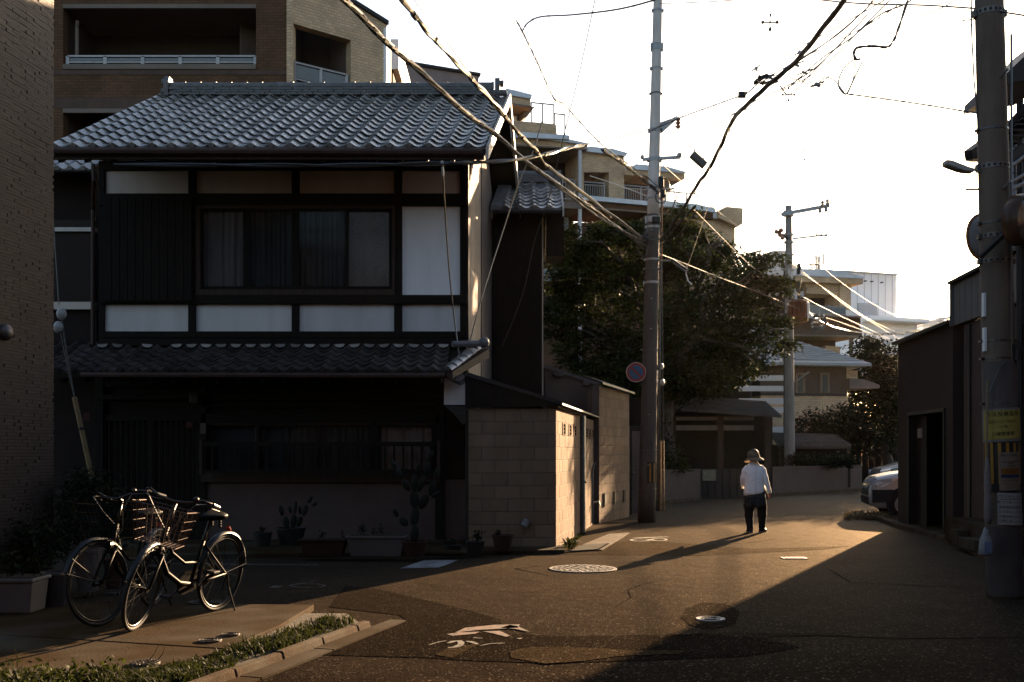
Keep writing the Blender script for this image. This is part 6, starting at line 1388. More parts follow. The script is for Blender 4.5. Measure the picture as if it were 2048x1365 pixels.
cable('thin vertical drop wire from the top of the sky past the wing roof', [(1192, -10, 17), (1160, 140, 17.4), (1128, 270, 17.8), (1097, 400, 18.2), (1070, 480, 18.5), (1045, 590, 18.8), (1004, 695, 19.2)], 0.0068)
cable('thin drop wire from the railed terrace height to the pent roof corner', [(1085, 240, 17.5), (1065, 305, 17.4), (1040, 360, 17.3), (1000, 480, 17), (965, 590, 16.6), (938, 690, 16.4)], 0.0102)
cable('wire hanging down in front of the white plaster panels', [(885, 326, 14.8), (889, 400, 15.2), (893, 470, 15.6), (900, 560, 16), (909, 640, 16.3), (918, 710, 16.2)], 0.0085)
ins = thing('cable_insulator', 'white insulator at the top of the wire hanging before the white panel', 'insulator', P(885, 335, 14.8))
m = MB(); m.tube([P(885, 335, 14.8), P(886, 352, 14.85)], .02, 8); m.build('body', PORC, ins); m = MB(); m.ball(P(884, 326, 14.8), .03); m.build('knob', PORC, ins)
# left pole to the middle pole and beyond
cable('upper pair of thin lines from the left pole to the distant pole', [(1345, 262, 21.5), (1372, 286, 22.5), (1400, 312, 24), (1480, 385, 29), (1552, 452, 36), (1600, 492, 39), (1660, 548, 46), (1720, 592, 53), (1770, 622, 60), (1793, 632, 64)], .010, CABLE_F, 1, 0, 6)
cable('lower thin line from the left pole crossing the apartment parapet', [(1325, 330, 21.5), (1400, 395, 26), (1470, 450, 31), (1530, 498, 35), (1578, 524, 38), (1640, 572, 45), (1700, 618, 52), (1760, 655, 59), (1812, 688, 65)], .009, CABLE_F, 1, 0, 8)
cable('sunlit rope like cable from the left pole through the tree top to the transformer pole', [(1380, 412, 21.4), (1392, 424, 22), (1420, 452, 24), (1450, 482, 26.5), (1480, 512, 29), (1510, 538, 32), (1560, 568, 37), (1620, 602, 42), (1680, 632, 49), (1740, 660, 56), (1800, 690, 63)], .010, CABLE_F, 1, 0, 6)
cable('long low sunlit wire from the left pole across the tree to the dark shop roof', [(1318, 508, 21.5), (1370, 528, 24), (1440, 556, 27.5), (1520, 586, 32), (1600, 619, 37), (1680, 645, 42), (1760, 674, 48), (1830, 700, 53)], .010, CABLE_F, 1)
cable('dark sagging cable under the transformer pole to the right', [(1590, 596, 37.6), (1625, 632, 40), (1660, 652, 43), (1710, 664, 47), (1770, 668, 50), (1830, 662, 46), (1890, 650, 30)], .015, CABLE, 2, .015)
cable('bright lashed cable ending at the dark shop roof corner', [(1600, 545, 38.5), (1660, 585, 42), (1720, 628, 47), (1770, 655, 52), (1830, 682, 57)], .010, CABLE_F, 1, 0, 6)
cable('black twin cable reaching the bracket on the clad building', [(1740, 668, 40), (1800, 668, 32), (1850, 660, 26), (1880, 650, 22), (1896, 640, 18)], .012, CABLE, 2, .03, 3)
cable('short cable spur to the junction on the black cable near the left pole', [(1325, 490, PL), (1350, 458, 21.2), (1375, 428, 20.9), (1392, 412, 20.7)], .012, CABLE_F, 2, .014, 10)
cable('lower cable spur with beads beside the left pole', [(1328, 486, PL), (1358, 470, 21.4), (1380, 440, 21.2), (1394, 420, 21)], .010, CABLE_F, 1, 0, 9)

for lab, ctrl in (('thin high wire from the top of the left pole across the upper sky', [(1320, 8, 21.4), (1450, 2, 17), (1560, -12, 14)]), ('thin sagging wire from the left pole arm toward the knot', [(1350, 318, 21.4), (1420, 262, 19.4), (1500, 208, 17), (1575, 172, 15), (1640, 128, 13.8), (1735, 30, 12)]),
                  ('thin slack wire looping under the knot of clips', [(1560, 172, 14.4), (1575, 190, 14.4), (1592, 180, 14.4), (1612, 158, 14.2), (1650, 120, 13.6)]), ('thin slack wire between the left pole and the apartment railing', [(1300, 395, 21.6), (1240, 372, 24), (1180, 352, 30)]), ('thin wire from the distant pole crossarm to the right', [(1655, 411, 37.2), (1760, 425, 30), (1880, 440, 22), (1950, 446, 16)])):
    cable(lab, ctrl, .0075)

for lab, ctrl in (('thin primary line with cross spacers rising from the distant crossarm to the sky top', [(1640, 408, 37.2), (1609, 310, 29), (1577, 190, 22), (1540, 45, 16), (1528, -20, 14.6)]),
                  ('second thin primary line right of the spaced line', [(1655, 406, 37), (1690, 300, 29), (1740, 120, 19), (1770, -20, 14)]),
                  ('thin wire from the black cable down to the left pole lamp', [(1466, 240, 15.9), (1440, 330, 18), (1410, 430, 20), (1374, 536, 21.2)]),
                  ('fine tangled wire between the loop and the black cable', [(1522, 165, 14.4), (1556, 150, 14), (1600, 162, 13.6), (1636, 172, 13.2), (1660, 150, 13)]),
                  ('fine slack wire from the knot up to the top right', [(1530, 158, 14.5), (1600, 118, 13.7), (1680, 66, 12.7), (1762, -12, 11.8)]),
                  ('fine straight wire from the left pole to the top right corner', [(1312, 256, 21.5), (1500, 150, 16.5), (1700, 40, 12.8), (1790, -12, 11.6)])):
    cable(lab, ctrl, .006)
for (a, b, D, w_) in ((1540, 45, 16, .11), (1577, 190, 22, .12), (1609, 310, 29, .13)):
    t = thing('line_spacer', {45: 'highest cross shaped spacer on the thin primary line', 190: 'middle cross shaped spacer on the thin primary line', 310: 'lowest cross shaped spacer on the thin primary line'}[b], 'line spacer', P(a, b, D)); c = P(a, b, D); m = MB()
    m.tube([c-V((w_, 0, 0)), c+V((w_, 0, 0))], .012, 6); m.tube([c-V((0, 0, w_)), c+V((0, 0, w_))], .012, 6); m.build('cross_bar', STEEL, t)
    for q in (V((w_, 0, 0)), V((-w_, 0, 0)), V((0, 0, w_)), V((0, 0, -w_))): m = MB(); m.ball(c+q, .028, 6, 5); m.build('clamp', DKSTEEL, t)
# small fittings hanging on the wires
for (a, b, D, w_, h_, lab) in ((1600, 106, 13.6, .09, .07, 'small grey box hanging on the thin wire right of the black cable'), (1592, 130, 13.6, .14, .04, 'flat grey clamp under the black cable'),
                              (1635, 170, 13.2, .12, .06, 'grey clamp at the start of the curled wire'), (1610, 146, 13.8, .13, .03, 'thin splice clamp between the loose wires'), (1512, 138, 14.6, .07, .06, 'small faint clamp left of the knot of clips')):
    t = thing('wire_clamp', lab, 'wire clamp', P(a, b, D)); c = P(a, b, D); m = MB()
    m.box(-w_*.35, w_*.35, -.02, .02, -h_*.35, h_*.35, m=Matrix.Translation(c) @ Matrix.Rotation(.5, 4, 'Y')); m.build('body', STEEL, t, bevel=.008); m = MB(); m.tube([c+V((-w_*.8, 0, -.03)), c+V((w_*.8, 0, .05))], 0.0102, 5); m.build('grip', CABLE, t)
kn = thing('splice_knot', 'dark knot of clips where thin wires meet the thick black cable', 'cable joint', P(1530, 160, 14.5))
for k in range(26):
    c = P(1532+rnd(-20, 20), 160+rnd(-9, 9), 14.5+rnd(-.1, .1)); m = MB(); a = rnd(-.6, .6); m.box(-.04, .04, -.012, .012, -.012, .012, m=Matrix.Translation(c) @ Matrix.Rotation(a, 4, 'Y')); m.build('clip', DKSTEEL, kn)
k2 = thing('splice_knot', 'small dark clip on the thin wire left of the knot', 'cable joint', P(1484, 191, 17)); m = MB(); c = P(1484, 190, 17); m.box(c.x-.06, c.x+.06, c.y-.03, c.y+.03, c.z-.05, c.z+.05); m.build('body', DKSTEEL, k2, bevel=.01)
m = MB(); m.tube([c+V((.05, 0, 0)), P(1493, 184, 16.6)], .012, 6); m.build('tail', CABLE, k2)
cc = thing('cable_closure', 'dark box shaped cable closure on the line right of the left pole', 'cable closure', P(1398, 322, 18.4))
m = MB(); m.beam(P(1383, 309, 18.4), P(1410, 333, 18.4), .14, .11); m.build('case', M('closure_grey', (.06, .058, .055), rough=.4), cc, bevel=.015)
for f in (.15, .85): m = MB(); q = P(1383, 309, 18.4).lerp(P(1410, 333, 18.4), f); m.beam(q+V((0, 0, .05)), q+V((.02, 0, .13)), .03, .02); m.build('hanger', STEEL, cc)
tl = thing('street_lamp', 'small lamp with hanging white lead right of the left pole in the tree', 'street lamp', P(1360, 530, DL-.3))
m = MB(); m.beam(P(1345, 521, DL-.3), P(1373, 540, DL-.5), .12, .06); m.build('housing', DKSTEEL, tl, bevel=.01); m = MB(); m.beam(P(1347, 525, DL-.36), P(1372, 543, DL-.56), .09, .02); m.build('lens', FROST, tl)
m = MB(); m.tube([P(1375, 530, DL-.4), P(1372, 548, DL-.4), P(1376, 562, DL-.4), P(1384, 570, DL-.4)], .014, 6); m.build('lead', WHITE, tl); m = MB(); m.beam(P(1345, 522, DL-.3), P(1306, 520, DL), .04, .04); m.build('arm', STEEL, tl)
# ---------------------------------------------------------------- trees and plants
def leaf_cloud(clumps, n, size, droop=.3, seed=1):
    "clumps: (centre, (rx, ry, rz), weight); leaf-sized folded faces gathered in twigs"
    R = random.Random(seed); vs = []; fs = []; tot = sum(c[2] for c in clumps)
    for c, r, w in clumps:
        k = int(n*w/tot/9)
        for _ in range(k):
            while True:
                q = V((R.uniform(-1, 1), R.uniform(-1, 1), R.uniform(-1, 1)))
                if q.length < 1: break
            q = q*(.55+.45*q.length)
            tw = c+V((q.x*r[0], q.y*r[1], q.z*r[2])); a = R.uniform(0, 6.283); d = V((math.cos(a), math.sin(a), -droop*R.uniform(0, 1))); L = size*R.uniform(2, 4.5)
            for j in range(9):
                p = tw+d*L*(j/9)+V((R.gauss(0, size*.5), R.gauss(0, size*.5), R.gauss(0, size*.4)))
                u = (d+V((R.gauss(0, .7), R.gauss(0, .7), R.gauss(-.25, .45)))).normalized(); nrm = V((R.gauss(0, .5), R.gauss(0, .5), 1)); s = u.cross(nrm).normalized()*size*R.uniform(.22, .34); l = u*size*R.uniform(.7, 1.25)
                b = len(vs); vs += [p, p+l*.5+s, p+l, p+l*.5-s]; fs.append((b, b+1, b+2, b+3))
    mb = MB(); mb.v = vs; mb.f = fs; return mb
def limb(mb, a, b, r0, r1, seed, n=7, wob=.12):
    R = random.Random(seed); L = (b-a).length; pts = []
    for k in range(n+1):
        f = k/n; pts.append(a.lerp(b, f)+V((R.gauss(0, wob*L*.2), R.gauss(0, wob*L*.2), .10*L*math.sin(f*3.14)))*(1 if 0 < k < n else 0))
    mb.tube(pts, [r0+(r1-r0)*k/n for k in range(n+1)], 7); return pts
DT_ = 32.0
big = thing('tree', 'big dark green tree behind the left pole, its right edge sunlit', 'tree', (X(1335, DT_), DT_, 0))
base = V((X(1335, DT_), DT_, 0)); tr = MB(); top = P(1340, 640, DT_)
limb(tr, base, top, .32, .2, 1); ends = []
for i, (a, b, dy) in enumerate(((1160, 560, .5), (1200, 480, -.6), (1290, 440, .2), (1380, 470, -.5), (1450, 480, .6), (1500, 560, -.3), (1545, 660, .4), (1500, 720, -.6), (1170, 680, -.3), (1130, 620, .6), (1410, 590, -1.2), (1270, 600, -1.2))):
    st_ = base.lerp(top, .45+.5*((i*7) % 10)/10); e = P(a, b, DT_+dy); pts = limb(tr, st_, e, .12, .03, 20+i)
    for j in range(3): limb(tr, pts[4+j % 3], e+V((rnd(-1, 1), rnd(-1, 1), rnd(-.6, .8))), .045, .012, 60+i*5+j, 5)
tr.build('trunk', BARK, big, smooth=True)
cl = []
def clump(px, py, rx, rz, w=1.0, dy=0.0, ry=None): cl.append((P(px, py, DT_+dy), (rx/2100*DT_, (ry or rx*1.0)/2100*DT_, rz/2100*DT_), w))
for a in ((1180, 520, 75, 45, 1.6), (1150, 600, 55, 60, 1.4), (1240, 560, 95, 60, 2.2), (1330, 520, 90, 50, 2.2), (1270, 470, 60, 30, 1.1), (1215, 465, 36, 24, .6), (1330, 460, 40, 26, .6), (1415, 516, 62, 36, 1.5), (1392, 474, 34, 22, .6), (1448, 496, 24, 18, .25), (1480, 545, 46, 38, 1.0),
          (1200, 680, 95, 70, 2.2), (1320, 630, 110, 70, 2.6), (1430, 600, 90, 60, 2.2), (1510, 600, 50, 40, 1.1), (1540, 650, 38, 34, .55), (1470, 670, 66, 50, 1.5), (1535, 700, 40, 30, .32), (1500, 738, 40, 18, .28), (1420, 700, 85, 60, 2.0), (1300, 720, 100, 60, 2.0), (1180, 760, 60, 40, .9), (1400, 760, 70, 36, 1.0), (1330, 785, 70, 30, .8), (1560, 640, 18, 12, .25), (1462, 745, 40, 30, .6),
          (1140, 470, 22, 22, .3), (1575, 690, 12, 14, .2)):
    clump(*a[:5], dy=rnd(-.9, .9)+(2.4 if (a[0] > 1490 and a[1] > 590) or (a[0] > 1385 and a[1] < 550) else 0))
for k in range(64):          # flat loose sprays that break the outline
    a = 6.283*k/64+rnd(-.04, .04); f = rnd(.90, 1.10); px_, py_ = 1340+math.cos(a)*225*f, 612+math.sin(a)*172*f
    if 1405 < px_ < 1500 and py_ < 520: continue
    if px_ > 1470 and 590 < py_ < 775: continue
    clump(px_, py_, rnd(12, 34), rnd(5, 11), .2, rnd(-1, 1)+(2.2 if px_ > 1400 else 0))
leaf_cloud(cl, 70000, .14, .25, 3).build('crown', LEAF, big)
# trees at the back right and shrubs
def shrub(name, label, cat, clumps, n, size, mat, base, trunk_top=None, seed=5, tr_r=.12, group=None):
    t = thing(name, label, cat, base, group); m = MB(); 
    if trunk_top is not None:
        limb(m, V(base), trunk_top, tr_r, tr_r*.4, seed)
        for k, (c, r, w) in enumerate(clumps[:8]): limb(m, V(base).lerp(trunk_top, .5+.06*k), c, tr_r*.4, .012, seed+k+1, 5)
        m.build('trunk', BARK, t, smooth=True)
    leaf_cloud(clumps, n, size, .3, seed).build('crown' if trunk_top is not None else 'foliage', mat, t)
    return t
def C(px, py, rx, rz, D, w=1): return (P(px, py, D), (rx/2100*D, rx/2100*D, rz/2100*D), w)
D = 46
shrub('tree', 'dark broad tree at the end of the lane beside the lower apartment block', 'tree', [C(1745, 705, 45, 32, D, 1.2), (C(1770, 745, 60, 40, D, 1.6)), C(1740, 790, 45, 45, D, 1.4), C(1790, 800, 55, 50, D, 1.5), C(1770, 860, 60, 45, D, 1.5), C(1725, 840, 30, 40, D, .8), C(1820, 730, 60, 45, D, 1.4), C(1740, 685, 25, 16, D, .4), C(1720, 720, 16, 20, D, .3), C(1880, 740, 60, 60, D, 1.6), C(1850, 820, 60, 60, D, 1.5)], 20000, .17, LEAF_D, (X(1775, D), D, 0), P(1775, 760, D), 11, .22)
D = 50
bt_ = thing('added_dark_boards', 'dark boards added to hide sunlit ground behind the parked van', 'fence', (X(1800, 50), 50, 0))  # boards added to cover ground that the sun left bright
for k in range(22):
    m = MB(); m.fb(1672+k*13, 868, 1684.4+k*13, 972, 50+(k % 2)*.03, .04); m.build('board', WOOD, bt_)
D = 53
shrub('tree', 'dark tree crown behind the lane end tree, beside the dark shop corner', 'tree', [C(1760, 740, 60, 45, D, 1.4), C(1740, 800, 60, 60, D, 1.6), C(1800, 800, 60, 70, D, 1.6), C(1770, 870, 80, 50, D, 1.6), C(1860, 760, 60, 60, D, 1.4)], 12000, .22, LEAF_D, (X(1790, D), D, 0), P(1790, 770, D), 12, .22)
D = 41
shrub('shrub', 'rounded dark shrub left of the small house base, behind the distant pole', 'shrub', [C(1630, 850, 40, 35, D, 1.2), C(1610, 880, 40, 25, D, 1), C(1650, 870, 30, 28, D, .8)], 5000, .13, LEAF_D, (X(1625, D), D, 0), None, 21)
shrub('shrub', 'taller dark shrub right of the distant pole against the brick base', 'shrub', [C(1690, 835, 34, 32, D, 1.2), C(1700, 870, 45, 35, D, 1.3), C(1680, 890, 36, 25, D, .9), C(1720, 880, 30, 36, D, .8)], 6500, .13, LEAF_D, (X(1695, D), D, 0), None, 22)
D = 37.6
shrub('shrub', 'low leafy shrub bed under the lean-to roof behind the long garden wall', 'shrub', [C(1600, 918, 26, 14, D, 1), C(1650, 920, 40, 16, D, 1.4), C(1690, 922, 22, 14, D, .7)], 4200, .09, LEAF_D, (X(1640, D), D, .4), None, 23)
D = 30.6
shrub('shrub', 'small glossy shrub above the low garden wall near the left pole', 'shrub', [C(1352, 925, 22, 16, D, 1), C(1366, 935, 10, 8, D, .3), C(1340, 905, 14, 14, D, .4)], 900, .10, LEAF, (X(1352, D), D, .3), None, 24)
shrub('shrub', 'dark shrub in front of the board fence beside the left pole', 'shrub', [C(1318, 880, 16, 60, D, 1), C(1310, 960, 16, 40, D, 1)], 1600, .10, LEAF_D, (X(1315, D), D, 0), None, 25)
# weed clump at the foot of the block wall, sunlit
wd = thing('weed_clump', 'bright sunlit weed growing at the foot of the block wall corner', 'weed', G(1142, 1100))
m = MB(); c0_ = G(1142, 1101)
for k in range(26):
    a = rnd(0, 6.283); l = rnd(.10, .24); d = V((math.cos(a), math.sin(a)*.7, 0)); w_ = rnd(.018, .035); s = V((-d.y, d.x, 0))*w_; b = c0_+V((rnd(-.05, .05), rnd(-.05, .05), 0)); mid = b+d*l*.5+V((0, 0, l*.75)); tip = b+d*l*1.1+V((0, 0, l*rnd(.4, .9)))
    m.add([b, mid+s, tip, mid-s], [(0, 1, 2, 3)])
m.build('leaves', GRASS_M, wd)
m = MB()
for k in range(5): m.tube([c0_, c0_+V((rnd(-.1, .1), rnd(-.06, .06), rnd(.15, .3)))], [.006, .003], 5)
m.build('stem', GRASS_M, wd)
mo = MB(); 
for k in range(700):
    p = U(rnd(.05, 3.2), rnd(.0, .09), 0.0); blades(mo, V((p.x, p.y, .0)), .035, .01, 2, .005)
stuff(mo.build('weeds', GRASS_M))
# weeds and rubble by the parked car
t = thing('weed_clump', 'dry weeds on the ground under the front of the parked car', 'weed', G(1745, 1036)); m = MB()
for k in range(260):
    p = G(rnd(1690, 1775), rnd(1031, 1041)); blades(m, p, .16, .05, 2, .008)
m.build('leaves', M('dry_weed', (.12, .09, .045), rough=.7, var=.4, scale=5, trans=.3), t)
m = MB(); p = G(1733, 1041); m.prism([p, p+V((.35, .05, 0)), p+V((.5, .3, 0)), p+V((.1, .2, 0))], (0, 0, .1)); m.build('loose_stone', KERB, t, bevel=.02)

# ---------------------------------------------------------------- pots and planters
TERRA = M('terracotta', (.035, .014, .0095), rough=.8, var=.2, scale=6)
GREENP = M('glazed_pot', (.018, .02, .018), rough=.4, var=.2, scale=6)
def planter(label, px0, px1, yt, yb, dep, mat, taper=.08, group=None, cat='planter'):
    p = G((px0+px1)/2, yb, .06 if yb < 1130 else KZ); D = p.y; z0 = .06 if yb < 1130 else KZ; x0, x1 = X(px0, D), X(px1, D); z1 = Z(yt, D)
    t = thing('planter', label, cat, (p.x, p.y, z0), group); m = MB(); tp = (x1-x0)*taper
    o_b = [V((x0+tp, D, z0)), V((x1-tp, D, z0)), V((x1-tp, D+dep, z0)), V((x0+tp, D+dep, z0))]; o_t = [V((x0, D-.02, z1)), V((x1, D-.02, z1)), V((x1, D+dep+.02, z1)), V((x0, D+dep+.02, z1))]
    m.hexa(o_b, o_t); m.build('body', mat, t, bevel=.012)
    m = MB(); m.box(x0-.015, x1+.015, D-.04, D+dep+.04, z1+.002, z1+.035); m.build('rim', mat, t, bevel=.01)
    m = MB(); m.box(x0+.02, x1-.02, D, D+dep, z1+.036, z1+.042); m.build('soil', M('soil', (.035, .027, .018)), t)
    return t, V(((x0+x1)/2, D+dep/2, z1+.04)), (x1-x0)
def pot(label, px, w_, yt, yb, mat, z0=.06, name='pot'):
    p = G(px, yb, z0); D = p.y; r = w_/2/F*D; h = Z(yt, D)-z0; t = thing(name, label, 'pot', (p.x, p.y, z0)); c = V((p.x, p.y+r, z0))
    m = MB(); m.lathe(c, [(r*.70, 0), (r*.95, h*.92), (r, h*.92), (r, h), (r*.9, h), (r*.88, h*.93), (.001, h*.93)], 24); m.build('body', mat, t, smooth=False); 
    return t, c+V((0, 0, h)), r
def herb(label, c, w_, h, n, mat, size=.03, seed=1, cat='plant'):
    t = thing('potted_plant', label, cat, c); m = MB(); R = random.Random(seed)
    for k in range(max(3, n//14)):
        b = c+V((R.uniform(-w_, w_), R.uniform(-.05, .05), 0)); e = b+V((R.gauss(0, h*.25), R.gauss(0, h*.2), h*R.uniform(.6, 1.1))); m.tube([b, b.lerp(e, .5)+V((R.gauss(0, .01), 0, 0)), e], [.006, .004, .002], 4)
        for j in range(14):
            q = b.lerp(e, R.uniform(.3, 1)); random.seed(R.random()); leafquad(m, q+V((R.gauss(0, size), R.gauss(0, size), R.gauss(0, size*.6))), size*R.uniform(.6, 1.2))
    m.build('foliage', mat, t); return t
def cactus(label, c, pads, mat):
    t = thing('prickly_pear', label, 'cactus', c); rr = {}
    for i, (par, dx, dz, w_, h, tilt) in enumerate(pads):
        b = c if par < 0 else rr[par]; ctr = b+V((dx, rnd(-.03, .03), dz)); m = MB()
        Mx = Matrix.Rotation(tilt, 3, 'Y') @ Matrix.Rotation(rnd(-.5, .5), 3, 'Z') @ Matrix.Diagonal(V((w_/2, .022, h/2)))
        prof = [(math.sin(math.pi*k/8)*(1.0+.12*(k/8-.5))+.002, -math.cos(math.pi*k/8)) for k in range(9)]
        m.lathe(ctr, prof, 12, Mx.to_4x4()); m.build('pad', mat, t, smooth=True); rr[i] = ctr+(Mx @ V((0, 0, .85)))
    random.seed(99); return t
CACT = M('cactus_green', (.008, .0095, .006), rough=.6, var=.3, scale=9)
t, c, w_ = planter('white plastic trough planter in front of the dado wall', 693, 811, 1078, 1114, .24, M('grey_white_plastic', (.085, .07, .062), rough=.5, var=.12))
herb('straggly herbs in the white trough planter', c, .32, .14, 70, LEAF_D, .025, 3)
t, c, w_ = planter('reddish brown trough planter left of the white trough', 599, 690, 1084, 1114, .24, TERRA)
herb('low dark seedlings in the reddish trough planter', c+V((.1, 0, 0)), .2, .12, 50, LEAF_D, .02, 4)
t, c, r = pot('dark green glazed pot holding the smaller cactus', 575, 62, 1058, 1093, GREENP)
cactus('smaller prickly pear cactus in the dark green pot', c, [(-1, -.08, .08, .11, .18, -.2), (0, -.05, .10, .07, .17, -.25), (-1, .04, .10, .10, .2, .1), (2, .02, .12, .07, .2, .1), (-1, .13, .09, .09, .17, .35), (4, .06, .10, .08, .18, .3), (5, .05, .09, .06, .13, .5), (2, -.06, .08, .05, .12, -.3), (4, -.02, .1, .05, .13, -.1), (5, .12, .02, .05, .1, 1.1)], CACT)
t, c, r = pot('dark square pot between the glazed pot and the wall', 520, 40, 1066, 1095, M('black_pot', (.02, .018, .017), rough=.6))
herb('dark foliage in the small dark pot', c, .05, .1, 30, LEAF_D, .02, 9)
t, c, r = pot('dark pot at the foot of the tall cactus', 826, 54, 1085, 1116, TERRA)
cactus('tall branching prickly pear cactus against the dado wall', c, [(-1, 0, .10, .13, .26, 0), (0, .0, .12, .14, .26, .1), (1, -.01, .12, .13, .25, -.1), (2, .01, .11, .10, .22, .0), (1, .11, .08, .12, .22, .5), (4, .07, .10, .10, .22, .2), (5, .04, .1, .07, .18, .2), (2, .10, .10, .09, .24, .35), (7, .04, .10, .08, .2, .15), (8, .03, .09, .07, .16, .4), (2, -.10, .08, .09, .18, -.5), (10, -.06, .09, .08, .16, -.3), (11, -.06, .06, .06, .11, -.8), (0, -.14, .05, .10, .15, -.7), (13, -.07, .07, .08, .13, -.4), (3, .05, .11, .06, .16, .2), (4, .12, .02, .07, .14, .9)], CACT)
for i, (px, w0, yt, yb, lab, sz) in enumerate(((950, 40, 1085, 1108, 'dark spiky plant in a low pot beside the block wall front', .03), (905, 36, 1092, 1108, 'small plant in a low pot below the right dado panel', .025), (1005, 44, 1072, 1104, 'small plant in a reddish pot before the block wall front', .02))):
    t, c, r = pot(('low dark pot beside the block wall front', 'low dark pot below the right dado panel', 'reddish pot before the block wall front')[i], px, w0, yt, yb, TERRA if i == 2 else M('black_pot', (.02, .018, .017)))
    herb(lab, c, .08, (.16, .1, .06)[i], 60, LEAF_D, sz, 30+i)
st2 = thing('stepping_stone', 'flat stones lying below the right dado panel', 'stones', G(880, 1112, .06)); 
for px in (868, 890, 912): m = MB(); c = G(px, 1110, .06); m.ball(c+V((0, .05, .02)), .12, 10, 6, (1.2, .8, .35)); m.build('stone', CONC, st2, smooth=True)
# left side pots by the tile-clad wall
t, c, w_ = planter('white trough planter cut off by the left edge', -70, 66, 1166, 1228, .30, M('dim_white_plastic', (.10, .085, .075), rough=.55, var=.12), .05)
herb('leafy plant in the left edge trough planter', c, .3, .25, 120, LEAF_D, .035, 41)
t, c, r = pot('round dark pot beside the left trough planter', 98, 68, 1148, 1216, M('brown_pot', (.05, .04, .036), rough=.6), KZ)
t, c, r = pot('tall pale brown pot behind the left bicycle wheel', 165, 56, 1100, 1186, M('pale_brown_pot', (.09, .07, .06), rough=.6), KZ)
t, c, r = pot('orange brown pot glimpsed through the left bicycle', 220, 44, 1120, 1180, TERRA, KZ)
D = 11.3
for i, (lab, cl_, n, sz) in enumerate((('bushy dark potted shrub behind the left bicycle', [C(150, 1020, 62, 60, D, 1.2), C(175, 965, 46, 34, D, .8), C(120, 1075, 40, 40, D, .8)], 4200, .045), ('dark fern like plant at the foot of the tile clad wall', [C(70, 1080, 50, 70, 10.6, 1.2), C(30, 1130, 50, 40, 10.6, 1)], 2600, .05), ('small dark shrub right of the left bicycle handlebar', [C(232, 1010, 34, 40, 11.6, 1), C(240, 1060, 26, 40, 11.6, .8)], 1500, .04))):
    shrub('potted_shrub', lab, 'shrub', cl_, n, sz, LEAF_D, (cl_[0][0].x, cl_[0][0].y, .1), None, 50+i)
# ---------------------------------------------------------------- the walker
PD = 18.9; K = PD/F
def px2(px, py, dy=0.0): return V(((px-CX)*K, PD+dy, EYE+(HY-py)*K))
person = thing('person', 'elderly person in pale jacket, patterned tunic and brim hat walking away along the lane', 'person', V(((1512-CX)*K, PD, 0)))
def ellr(c, rx, ry, n=20, rot=0.0, sq=2.0):
    out = []
    for k in range(n):
        a = 6.283*k/n; ca, sa = math.cos(a), math.sin(a); q = V((math.copysign(abs(ca)**(2/sq), ca)*rx, math.copysign(abs(sa)**(2/sq), sa)*ry, 0))
        out.append(c+Matrix.Rotation(rot, 3, 'Z') @ q)
    return out
# body: one continuous skinned figure
me = bpy.data.meshes.new('body'); JV = []; JE = []; JR = []
def J(p, r, par=None):
    JV.append(p); JR.append(r); i = len(JV)-1
    if par is not None: JE.append((par, i))
    return i
org = V(((1512-CX)*K, PD, 0))
pelvis = J(px2(1509, 1000), .115); ch_ = J(px2(1508, 965, .0), .12, pelvis); shd = J(px2(1507, 940, .02), .09, ch_); nk = J(px2(1508, 926, .04), .05, shd); hd0 = J(px2(1509, 917, .05), .072, nk); hd1 = J(px2(1509, 906, .05), .078, hd0)
sR = J(px2(1521, 936, .01), .05, shd); eR = J(px2(1530, 962, .0), .036, sR); wR = J(px2(1539, 985, .04), .024, eR); hR = J(px2(1541.5, 990, .06), .026, wR)
for k, (dx, dz, l) in enumerate(((-.018, -.01, .7), (-.007, -.012, .85), (.004, -.012, .95), (.014, -.01, .85))):
    f1 = J(JV[hR]+V((dx*1.2, .01, -.035*l-.02)), .0095, hR); f2 = J(JV[f1]+V((dx*.2-.004, .012, -.035*l)), .008, f1)
tb = J(JV[hR]+V((-.022, .03, -.012)), .010, hR); J(JV[tb]+V((.0, .012, -.03)), .008, tb)
sL = J(px2(1494, 938, .01), .05, shd); eL = J(px2(1487, 962, .06), .036, sL); wL = J(px2(1491, 976, .24), .024, eL); hL = J(px2(1493, 977, .32), .026, wL)
for dx, l in ((-.018, .7), (-.007, .85), (.004, .95), (.014, .85)):
    f1 = J(JV[hL]+V((dx*1.2, .045*l+.01, -.01)), .0095, hL); J(JV[f1]+V((.004, .03*l, -.015)), .008, f1)
tb = J(JV[hL]+V((.03, .015, .005)), .010, hL); J(JV[tb]+V((.01, .03, 0)), .008, tb)
hipL = J(px2(1500, 1010), .085, pelvis); knL = J(px2(1499, 1036, .02), .055, hipL); anL = J(px2(1500, 1060, -.02), .038, knL); J(px2(1501, 1065.5, .09), .03, anL)
hipR = J(px2(1522, 1010), .085, pelvis); knR = J(px2(1525, 1035, .03), .055, hipR); anR = J(px2(1526, 1057, .10), .038, knR); J(px2(1533, 1063, .16), .03, anR)
me.from_pydata([tuple(p-org) for p in JV], JE, []); body = place(me, 'body', person, Matrix.Translation(org))
md = body.modifiers.new('skin', 'SKIN')
for i, v in enumerate(me.skin_vertices[0].data): v.radius = (JR[i], JR[i]); v.use_root = (i == pelvis)
sd_ = body.modifiers.new('sub', 'SUBSURF'); sd_.levels = 2; sd_.render_levels = 2
SKIN = M('skin', (.42, .25, .17), rough=.55, var=.08, scale=10); me.materials.append(SKIN)
